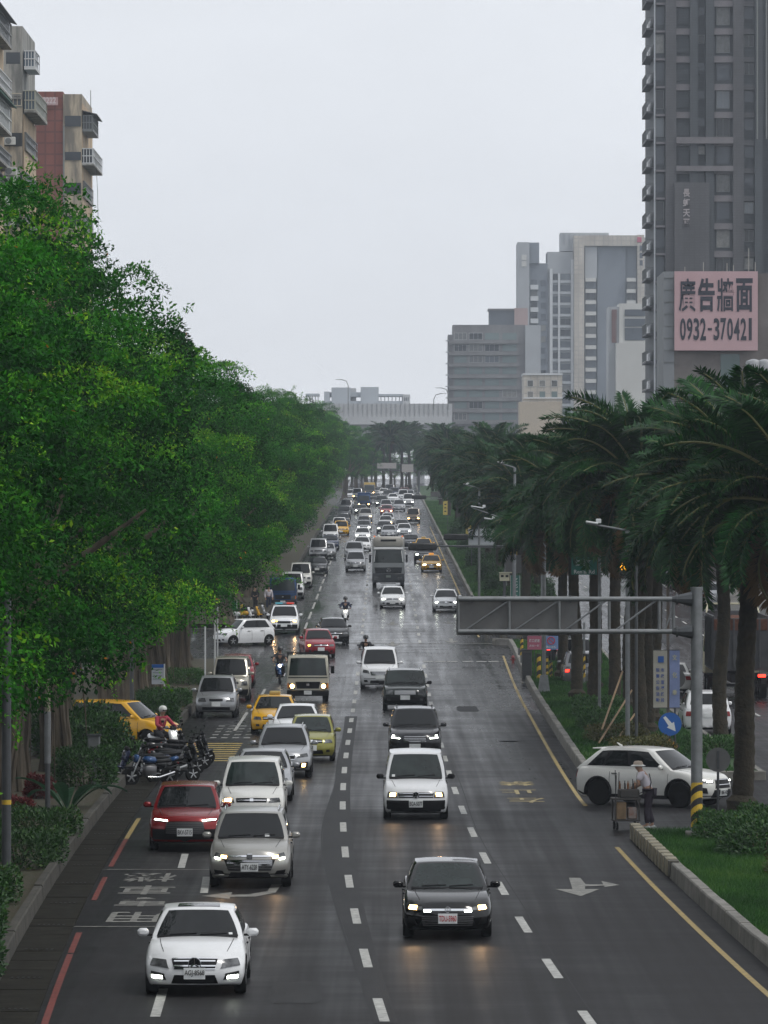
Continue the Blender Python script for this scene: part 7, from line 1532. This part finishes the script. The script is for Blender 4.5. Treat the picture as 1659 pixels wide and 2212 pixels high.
for x in (990, 1100, 1208, 1316, 1424, 1455): mb = MB(); mb.tube([(Xr(x), 0, zl), (Xr(x), 0, zu)], .038 if x != 1424 else .045, 8); mb.build('upright', steel_g, t, smooth=40)
for (xa, xb_) in ((1005, 1100), (1112, 1208), (1220, 1310), (1330, 1418), (1436, 1500-40)): mb = MB(); mb.tube([(Xr(xa), 0, zl+.03), (Xr(xb_), 0, zu-.03)], .024, 6); mb.build('brace', steel_g, t, smooth=40)
mb = MB(); mb.box(((Xr(986)+Xr(1248))/2, -.16+.30, (Zr(1288)+Zr(1372))/2), (Xr(1248)-Xr(986), .05, Zr(1288)-Zr(1372)), 0, ch=.01); mb.build('sign_panel', signback, t)
for x in (1020, 1092, 1162, 1232): mb = MB(); mb.box((Xr(x), .07, zu), (.05, .14, .18)); mb.box((Xr(x), .07, zl), (.05, .14, .18)); mb.build('clamp', steel_d, t)
mb = MB(); mb.box((0, 0, .08), (.55, .55, .2), 0, ch=.02); mb.build('footing', concrete, t)
# signs by the gap
def disc_sign(label, x, y, base_y, r, face_m, arrow=False, name='round_sign', gy=None, z=None):
    d = dof(base_y) if gy is None else gy; X = xw(x, d); zc_ = zw(y, d)-gz(d); t = thing(name, label, 'sign', (X, d, gz(d))); post(t, zc_+r*.6, .035, steel_d); mb = MB(); M = Matrix.Translation((0, -.06, zc_)) @ Matrix.Rotation(R(90), 4, 'X'); mb.lathe([(0, -.01), (r, -.01), (r, .01), (0, .01)], 28, 0, M); mb.build('disc', face_m, t)
    if arrow:
        mb = MB(); c, s_ = math.cos(R(-52)), math.sin(R(-52)); pts = [(-.30, -.045), (.02, -.07), (.02, -.15), (.30, 0), (.02, .15), (.02, .07), (-.30, .045)]; pts = [((px*c-py*s_)*r/.38, (px*s_+py*c)*r/.38) for px, py in pts]; mb.prism(pts, .006, 0, Matrix.Translation((0, -.072, zc_)) @ Matrix.Rotation(R(90), 4, 'X')); mb.build('arrow', white_s, t)
    else: mb = MB(); mb.box((0, -.085, zc_), (.06, .03, r*1.5)); mb.build('back_bracket', steel_d, t)
    return t
disc_sign('round sign seen from its grey back beside the white crossover bonnet', 1551, 1641, 1775, .33, signback)
disc_sign('blue round sign with a white arrow pointing down right', 1447, 1564, 1640, .395, blue_s, True)
d = 176; t = thing('banner_pole', 'rusty pole carrying a beige banner and a blue banner', 'banner pole', (xw(1443, d), d, .2)); rust = mat('rusty_pole', (.16, .11, .075), .7, col2=(.10, .10, .10), scale=2); Zr = lambda y: zw(y, d)-.2
post(t, Zr(1252), .055, rust); 
for (xa, xb_, nm, m_) in ((1411, 1441, 'beige_banner', mat('banner_beige', (.42, .40, .34), .8, var=.08)), (1446, 1468, 'blue_banner', mat('banner_blue', (.22, .27, .46), .8, var=.08))):
    cx_ = ((xa+xb_)/2-1443)*d/FPX; mb = MB(); n = 10; ww = (xb_-xa)*d/FPX
    for i in range(n+1): z = Zr(1405)+(Zr(1528)-Zr(1405))*i/n; bo = .03*math.sin(i*.9); mb.v += [(cx_-ww/2, -.10+bo, z), (cx_+ww/2, -.09+bo*.5, z), (cx_-ww/2, -.09+bo, z), (cx_+ww/2, -.08+bo*.5, z)]
    for i in range(n): a = 4*i; mb.f += [(a, a+1, a+5, a+4), (a+2, a+6, a+7, a+3)]; mb.m += [0, 0]
    bo_ = mb.build(nm, m_, t, smooth=60)
    if nm == 'beige_banner':
        for (q, (wd_, ht_, xx, yy)) in enumerate(((.20, .22, 0, 1424), )): mb = MB(); mb.box((cx_+.02, -.135, Zr(yy)), (wd_, .01, ht_)); mb.build('print_block', blue_s, bo_)
        for (ci, colx) in enumerate((-.09, .08)):
            for i, ch in enumerate('競賽公告活動'[:6] if ci == 0 else '市政宣導路段'): obj('banner_character', fit(text_mesh(ch, .2, .004, .002), .12, .14), mat('print_blue', (.06, .10, .30), .7), bo_, loc=(cx_+colx, -.135, Zr(1447+i*13)), rot=(R(90), 0, 0))
    else:
        for i, ch in enumerate('文化季'): obj('banner_character', fit(text_mesh(ch, .2, .004, .002), .16, .2), mat('print_pale', (.5, .48, .32), .7), bo_, loc=(cx_, -.135, Zr(1420+i*38)), rot=(R(90), 0, 0))
mb = MB(); mb.tube([(-.5, -.09, Zr(1404)), (.45, -.09, Zr(1404))], .015, 5); mb.tube([(-.5, -.09, Zr(1529)), (.45, -.09, Zr(1529))], .015, 5); mb.tube([(-.2, 0, Zr(1385)), (0, 0, Zr(1402)), (.2, 0, Zr(1385))], .012, 5); mb.build('cross_arm', steel_d, t)
disc_sign('grey round sign back behind the banner pole', 1458, 1466, 1640, .36, signback, gy=178)
d = 172; t = thing('reflector_sign', 'dark diamond marker sign with rows of amber reflectors', 'sign', (xw(1446, d), d, .2)); post(t, .5, .03, steel_d); M45 = Matrix.Translation((0, -.05, zw(1612, d)-.2)) @ Matrix.Rotation(R(45), 4, 'Y'); mb = MB(); mb.box((0, 0, 0), (.5, .03, .5), 0, M=M45); mb.build('plate', steel_d, t)
for i in range(3):
    for j in range(3): mb = MB(); mb.lathe([(0, .02), (.055, .015), (.06, 0)], 10, 0, M45 @ Matrix.Translation((-.15+i*.15, -.02, -.15+j*.15)) @ Matrix.Rotation(R(90), 4, 'X')); mb.build('reflector', mat('reflector_amber', (.45, .20, .02), .3), t)
# striped posts, cabinet and small banners at the crossing
def bollard(label, x, ytop, ybase, r, striped=(0, 1), name='striped_post', extra=None, pm=steel_g):
    d = dof(ybase); t = thing(name, label, 'post', (xw(x, d), d, gz(d)+.2), 0, None); h = zw(ytop, d)-gz(d)-.2; post(t, h, r, pm)
    if striped: stripes(t, 0, 0, h*striped[0], h*striped[1], r+.004, 6, .08)
    return t
bollard('slim post with a yellow and black sleeve at the crossing corner', 1127, 1377, 1446, .075, (.35, 1)); bollard('fat yellow and black marker post beside the pink placard', 1164, 1412, 1478, .10); bollard('leaning yellow and black marker post by the grey pole', 1180, 1418, 1470, .10); bollard('yellow and black post right of the grey pole', 1190, 1428, 1474, .07)
bollard('thin grey pole with a striped sleeve before the grey off-roader', 1262, 1345, 1488, .05, (.10, .5))
d = dof(1508); t = thing('lamp_pole', 'grey street pole with a square steel base at the crossing', 'pole', (xw(1175, d), d, .2)); post(t, 7.5, .09); mb = MB(); mb.add([(-.28, -.28, 0), (.28, -.28, 0), (.28, .28, 0), (-.28, .28, 0), (-.17, -.17, .85), (.17, -.17, .85), (.17, .17, .85), (-.17, .17, .85)], [(0,1,5,4), (1,2,6,5), (2,3,7,6), (3,0,4,7), (4,5,6,7)]); mb.build('base', steel_g, t)
d = dof(1474); t = thing('control_cabinet', 'grey roadside cabinet between the striped posts', 'cabinet', (xw(1138, d), d, .2)); mb = MB(); mb.box((0, 0, .75), (.5, .4, 1.5), 0, ch=.02); mb.build('housing', signback, t); mb = MB(); mb.box((0, -.205, .75), (.42, .02, 1.3), 0); mb.build('door', steel_d, t); mb = MB(); mb.box((0, 0, 1.53), (.58, .48, .06)); mb.build('lid', steel_d, t)
for (x, lb, m_, tx_) in ((1154, 'pink placard with white writing hung on the cabinet post', mat('placard_pink', (.42, .12, .18), .7), '路口減速'), (1190, 'blue placard with a red ring hung on the grey pole', mat('placard_blue', (.16, .26, .48), .7), '')):
    d = dof(1476); t = thing('placard', lb, 'placard', (xw(x, d), d-.35, gz(d)), 0); z_ = zw(1388, d)-gz(d); mb = MB(); mb.box((0, 0, z_), (.68, .02, .66)); mb.build('board', m_, t); mb = MB(); mb.box((0, .04, z_/2), (.04, .04, z_)); mb.build('stake', steel_d, t)
    if tx_: obj('writing', fit(text_mesh(tx_, .2, .004, .002), .5, .16), white_s, t, loc=(0, -.015, z_+.1), rot=(R(90), 0, 0)); obj('writing', fit(text_mesh('文化一路', .2, .004, .002), .5, .1), white_s, t, loc=(0, -.015, z_-.14), rot=(R(90), 0, 0))
    else:
        mb = MB(); mb.tube([(.17*math.cos(a*.349), -.02, z_+.1+.17*math.sin(a*.349)) for a in range(19)], .025, 5, cap=False); mb.tube([(-.11, -.02, z_+.2), (.11, -.02, z_)], .02, 5); mb.build('red_ring', mat('ring_red', (.5, .04, .06), .6), t); obj('writing', fit(text_mesh('禁止左轉', .2, .004, .002), .5, .12), white_s, t, loc=(0, -.015, z_-.2), rot=(R(90), 0, 0))
d = dof(1432); t = thing('hydrant', 'small dark red hydrant at the tip of the median kerb', 'hydrant', (xw(1104, d)+.1, d, .4)); mb = MB(); mb.lathe([(.10, 0), (.09, .05), (.07, .08), (.07, .32), (.10, .34), (.09, .42), (.03, .48), (0, .49)], 12); mb.cyl((-.14, 0, .25), (.14, 0, .25), .04, .04, 8); mb.build('barrel', mat('hydrant_red', (.16, .02, .02), .5), t, smooth=40)
sp_ = dof(1430); t = thing('concrete_post', 'squat grey concrete post beside the hydrant', 'post', (xw(1118, sp_)+.15, sp_+1, .3)); post(t, .9, .10, signback, n=14)
# bamboo props against the palms
bam = mat('bamboo', (.27, .18, .10), .7, var=.2)
for i, ((xa, ya), (xb_, yb_)) in enumerate((((1293, 1600), (1372, 1480)), ((1328, 1600), (1376, 1535)), ((1300, 1570), (1345, 1450)))):
    d = 184; t = thing('bamboo_prop', 'bamboo prop leaning on the big palms, %s' % ('the longest', 'the short one at the right', 'the steep one behind')[i], 'prop', (0, 0, 0), 0, 'bamboo props'); mb = MB(); mb.tube([(xw(xa, d-6), d-6, zw(ya, d-6)-.1), (xw(xb_, d-.6), d-.6, zw(yb_, d-.6))], .035, 7); mb.build('pole', bam, t); mb = MB(); mb.tube([(xw(xb_, d-.6)-.12, d-.62, zw(yb_, d-.6)), (xw(xb_, d-.6)+.12, d-.62, zw(yb_, d-.6))], .03, 6); mb.build('tie', blackm, t)
# signals and mast arms beyond the crossing
sig_k = mat('signal_housing', (.010, .011, .011), .45)
def signal(label, xa, xb_, y, d, xp, arm_y=None, lamps=4, panel=None, name='signal_mast'):
    t = thing(name, label, 'traffic signal', (xw(xp, d), d, gz(d))); X_ = lambda x: (x-xp)*d/FPX; z_ = zw(y, d)-gz(d); za = zw(arm_y or y, d)-gz(d)
    post(t, za+.35, .10); mb = MB(); mb.tube([(0, 0, za), (X_((xb_+xp)/2), 0, za+.03), (X_(xa+8), 0, za+.05)], [.07, .055, .04], 8); mb.build('mast_arm', steel_d, t, smooth=40)
    w_ = X_(xb_)-X_(xa); mb = MB(); mb.box(((X_(xa)+X_(xb_))/2, -.02, z_), (w_, .22, w_*.26), 0, ch=.08); mb.build('signal_head', sig_k, t, smooth=40)
    for k in range(lamps):
        xx = X_(xa)+w_*(k+.5)/lamps; mb = MB(); mb.cyl((xx, -.13, z_), (xx, -.32, z_+.0), w_*.095, w_*.095, 12); mb.build('visor', sig_k, t)
    if panel:
        (pa, pb, ya, yb_, m_) = panel; mb = MB(); mb.box(((X_(pa)+X_(pb))/2, .1, (zw(ya, d)+zw(yb_, d))/2-gz(d)), (X_(pb)-X_(pa), .05, zw(ya, d)-zw(yb_, d)), 0); mb.build('sign_panel', m_, t); mb = MB(); zz = zw(yb_+5, d)-gz(d); mb.tube([(0, 0, zz), (X_(pa), 0, zz)], .045, 7); mb.build('lower_arm', steel_g, t)
    return t
signal('black horizontal signal head hanging before the yellow taxi', 882, 944, 1181, 300, 1172); signal('black signal head with a pale sign panel at the right', 958, 1011, 1160, 332, 1092, panel=(1012, 1069, 1142, 1177, mat('panel_pale', (.42, .45, .47), .5)))
signal('small far signal head on a lattice arm up the road', 889, 921, 1074, 560, 1012, lamps=3, panel=(930, 985, 1062, 1072, signback))
d = 171; t = thing('amber_signal', 'amber traffic light glowing between the palm trunks', 'traffic signal', (xw(1353, d), d, gz(d))); z_ = zw(1224, d)-gz(d); post(t, z_+.6, .05, steel_d, x=.35, y=.3); mb = MB(); mb.box((-.05, .12, z_+.1), (.34, .2, .85), 0, ch=.07); mb.build('signal_head', sig_k, t); mb = MB(); mb.lathe([(0, .05), (.10, .03), (.135, -.01)], 18, 0, Matrix.Translation((-.08, -.02, z_)) @ Matrix.Rotation(R(90), 4, 'X')); mb.build('amber_lamp', mat('signal_amber_lit', (1, .6, .05), .3, emit=(1, .42, .01), es=2.2), t); mb = MB(); mb.tube([(-.05, .1, z_-.3), (-.2, .1, z_-.55), (.2, .2, z_-.45)], .02, 5); mb.build('bracket', steel_d, t)
# street sign, boxes, camera at the far corner
d = 322; g_ = gz(d); t = thing('street_sign', 'green upright street name sign with white characters at the far corner', 'sign', (xw(1113, d), d, g_)); za, zb_ = zw(1243, d)-g_, zw(1292, d)-g_; post(t, za+.3, .04, y=.08); mb = MB(); mb.box((0, 0, (za+zb_)/2), (.60, .05, za-zb_), 0); mb.build('board', green_s, t); mb = MB(); mb.box((-.29, -.005, (za+zb_)/2), (.03, .06, za-zb_)); mb.box((.29, -.005, (za+zb_)/2), (.03, .06, za-zb_)); mb.build('border', white_s, t)
for i, ch in enumerate('文化一路'): obj('character', fit(text_mesh(ch, .3, .006, .004), .32, .30 if ch != '一' else .05), white_s, t, loc=(0, -.04, za-.28-i*.36), rot=(R(90), 0, 0))
t = thing('sign_back_board', 'grey sign board seen from behind with two yellow caps', 'sign', (xw(1110, d), d+1, g_)); zc_ = zw(1219, d)-g_; mb = MB(); mb.box((0, 0, zc_), (1.0, .05, 1.15), 0); mb.build('board', signback, t); post(t, zc_, .05, y=.09); [part_box('cap', (x_, 0, zc_+.75), (.12, .12, .35), wy, t) for x_ in (-.18, .18)]
t = thing('camera_box', 'cream camera box with two dark openings on a post', 'camera', (xw(1089, d), d-1, g_)); zc_ = zw(1246, d)-g_; post(t, zc_, .09, steel_d); mb = MB(); mb.box((0, 0, zc_), (.62, .5, .5), 0, ch=.02); mb.box((.06, -.05, zc_+.28), (.8, .6, .06), 0); mb.build('housing', crm, t); [part_box('opening', (x_, -.26, zc_+.06), (.18, .02, .14), blackm, t) for x_ in (-.15, .15)]
t = thing('kiosk_cabinet', 'low pale-roofed roadside cabinet beside the street sign', 'cabinet', (xw(1134, d), d-2, g_)); mb = MB(); mb.box((0, 0, .4), (.8, .6, .8), 0, ch=.02); mb.build('housing', mat('cabinet_teal', (.08, .14, .14), .6), t); mb = MB(); mb.box((0, 0, .85), (.95, .7, .1), 0, ch=.03); mb.build('roof', mat('cabinet_roof', (.4, .42, .45), .5), t)
d = 199; g_ = gz(d); t = thing('direction_sign', 'green overhead direction sign with white writing between the palms', 'sign', (xw(1262, d), d, g_)); zc_ = zw(1222, d)-g_; mb = MB(); mb.box((0, 0, zc_), (1.0, .05, .7), 0); mb.build('board', green_s, t); post(t, zc_+.4, .06, steel_g, x=.6, y=.1)
obj('writing', fit(text_mesh('仁愛路', .4, .01, .004), .62, .26), white_s, t, loc=(-.05, -.035, zc_+.12), rot=(R(90), 0, 0)); obj('writing', fit(text_mesh("Ren'ai Rd", .4, .006, .004), .8, .16), white_s, t, loc=(0, -.035, zc_-.23), rot=(R(90), 0, 0))
# street lamps on the median
ledm = mat('lamp_white', (.6, .62, .62), .4)
for i, (x0, y0, x1, y1, d, lb) in enumerate(((1266, 1130, 1356, 1146, 175, 'street lamp arm with a white head crossing the near palms'), (1075, 999, 1112, 1010, 313, 'street lamp arm high among the palms beyond the crossing'), (1018, 1096, 1110, 1128, 312, 'long sloping lamp arm above the pale sign panel'), (1046, 1121, 1112, 1128, 311, 'short level lamp arm under the sloping one'), (1000, 1046, 1035, 1054, 330, 'far small lamp arm among the hazy palms'))):
    g_ = gz(d); t = thing('street_lamp', lb, 'street lamp', (xw(x1, d), d, g_)); L_ = (x0-x1)*d/FPX; za, zb_ = zw(y0, d)-g_, zw(y1, d)-g_; post(t, zb_, .08, steel_g); mb = MB(); mb.tube([(0, 0, zb_), (L_*.6, 0, za*.6+zb_*.4), (L_, 0, za)], .035, 7); mb.build('arm', steel_g, t); mb = MB(); mb.box((L_*.86, 0, za+.02), (abs(L_)*.30, .22, .07), 0, ch=.02, ry=.16); mb.box((L_*.70, 0, za+.07), (.18, .16, .16), 0, ch=.02); mb.build('lamp_head', ledm, t)
# banners on the rising median
for i, (x, ya, yb_, d, lb) in enumerate(((962, 1082, 1112, 520, 'yellow banner on a post far up the median'), (1012, 1118, 1155, 420, 'yellow banner nearer on the rising median'))):
    g_ = gz(d); t = thing('banner', lb, 'banner', (xw(x, d), d, g_)); za, zb_ = zw(ya, d)-g_, zw(yb_, d)-g_; mb = MB(); mb.box((0, 0, (za+zb_)/2), (.45, .03, za-zb_), 0); mb.build('cloth', mat('banner_yellow', (.50, .40, .10), .8, var=.1), t); post(t, za+.1, .03, steel_d, x=.25)
    for q in range(3): part_box('print_mark', (0, -.02, zb_+(za-zb_)*(.25+.25*q)), (.2, .012, .12), ink, t)
# far gantry
d = 905; g_ = gz(d); t = thing('far_gantry', 'hazy sign gantry crossing the far end of the road', 'gantry', (0, d, g_)); z_ = zw(1009, d)-g_
for x in (803, 905): post(t, z_+.4, .18, steel_d, x=xw(x, d))
for y in (1003, 1016): mb = MB(); zz = zw(y, d)-g_; mb.box((xw(854, d), 0, zz), (xw(905, d)-xw(803, d), .2, .22)); mb.build('beam', steel_d, t)
for k in range(9): mb = MB(); x_ = xw(812+k*10.5, d); mb.box((x_, 0, z_), (.12, .12, 1.0)); mb.build('lattice', steel_d, t)
for (xa, xb_, ya, yb_) in ((815, 856, 1000, 1012), (868, 893, 1003, 1020)): part_box('sign_panel', ((xw(xa, d)+xw(xb_, d))/2, -.2, (zw(ya, d)+zw(yb_, d))/2-g_), (xw(xb_, d)-xw(xa, d), .1, zw(ya, d)-zw(yb_, d)), mat('panel_hazy', (.36, .34, .33), .6), t)
# left side: poles, stop sign, boxes
def lpole(label, x, ybase, h, r, m_=steel_d, bands=()):
    d = dof(ybase); t = thing('street_pole', label, 'pole', (xw(x, d), d, .2)); post(t, h, r, m_)
    for (za, zb_, mm, k) in bands: post(t, zb_, r*k, mm, za, 'collar')
    return t
lpole('dark grey pole nearest the camera on the planted strip', 14, 1962, 6.5, .10, steel_d, ((2.0, 2.1, wy, 1.03),)); lpole('slim grey pole with a yellow band behind the concrete box', 103, 1830, 6.0, .065, steel_d, ((1.9, 3.2, steel_g, 1.25), (3.2, 4.2, mat('band_pale', (.3, .28, .2), .6), 1.04))); lpole('dark pole in front of the yellow taxi door', 285, 1600, 5.5, .075, steel_d)
d = dof(1712); t = thing('meter_post', 'grey post with a square box on top among the shrubs', 'post', (xw(203, d), d, .2)); zb_ = zw(1642, d)-.2; post(t, zb_, .085); mb = MB(); mb.box((0, 0, zb_+.35), (.36, .28, .75), 0, ch=.03); mb.build('box', steel_g, t); mb = MB(); mb.box((0, 0, zb_+.75), (.42, .34, .06), 0); mb.build('lid', steel_d, t)
d = dof(1835); t = thing('utility_box', 'low concrete utility box with a flat lid between the shrubs', 'utility box', (xw(98, d), d, .1)); mb = MB(); mb.box((0, 0, .22), (.42, .4, .48), 0, ch=.02); mb.build('housing', slabm, t); mb = MB(); mb.box((0, 0, .49), (.52, .5, .07), 0, ch=.015); mb.build('lid', mat('lid_olive', (.13, .13, .08), .8), t)
d = 213; t = thing('bus_stop_sign', 'white bus stop board with a blue top on a thin pole', 'sign', (xw(355, d), d, .15)); za, zb_ = zw(1435, d)-.15, zw(1478, d)-.15; post(t, za+.02, .03, ledm); mb = MB(); mb.box((-.28, 0, (za+zb_)/2), (.50, .05, za-zb_), 0); mb.build('board', mat('board_pale', (.42, .45, .50), .5), t); mb = MB(); mb.box((-.28, -.03, za-.07), (.50, .02, .14)); mb.build('blue_header', blue_s, t); 
for k in range(4): part_box('timetable_line', (-.28, -.03, za-.22-k*.13), (.40, .012, .035), mat('line_grey', (.2, .22, .25), .6), t)
for k, (x, y) in enumerate(((443, 1520), (464, 1498), (470, 1430))): lpole(('pale post left of the parked beige van', 'pale post behind the parked beige van', 'thin post at the side street corner')[k], x, y, 3.2, .04, ledm)
d = 318; g_ = gz(d); t = thing('side_street_sign', 'small green street sign on two pale posts by the parked scooters', 'sign', (xw(496, d), d, g_)); z_ = zw(1308, d)-g_; mb = MB(); mb.box((0, 0, z_), (.85, .05, .55)); mb.build('board', green_s, t); post(t, z_+.3, .03, ledm, x=-.25); post(t, z_+.4, .03, ledm, x=.45)
for k, (x, lb) in enumerate(((489, 'yellow and black post under the green street sign'), (522, 'yellow and black post behind the yellow and white scooter'))): d = 316; t = thing('striped_post', lb, 'post', (xw(x, d), d, gz(d))); post(t, 1.5, .07); stripes(t, 0, 0, .2, 1.5, .075, 6, .08)
HAZE = 0.0002
# ------------------------------------------------------------------ haze over the whole place
hm = bpy.data.materials.new('haze_air'); hm.use_nodes = True; nt = hm.node_tree; nt.nodes.clear()
pv = nt.nodes.new('ShaderNodeVolumePrincipled'); pv.inputs['Color'].default_value = (.82, .90, 1, 1); pv.inputs['Density'].default_value = HAZE
pv.inputs['Anisotropy'].default_value = 0.25
o_ = nt.nodes.new('ShaderNodeOutputMaterial'); nt.links.new(pv.outputs[0], o_.inputs['Volume'])
mb = MB(); mb.box((0, 760, 52), (620, 1640, 110)); hz = mb.build('haze', hm); tag(hz, 'thin grey haze filling the air over the road', 'haze', kind='stuff')
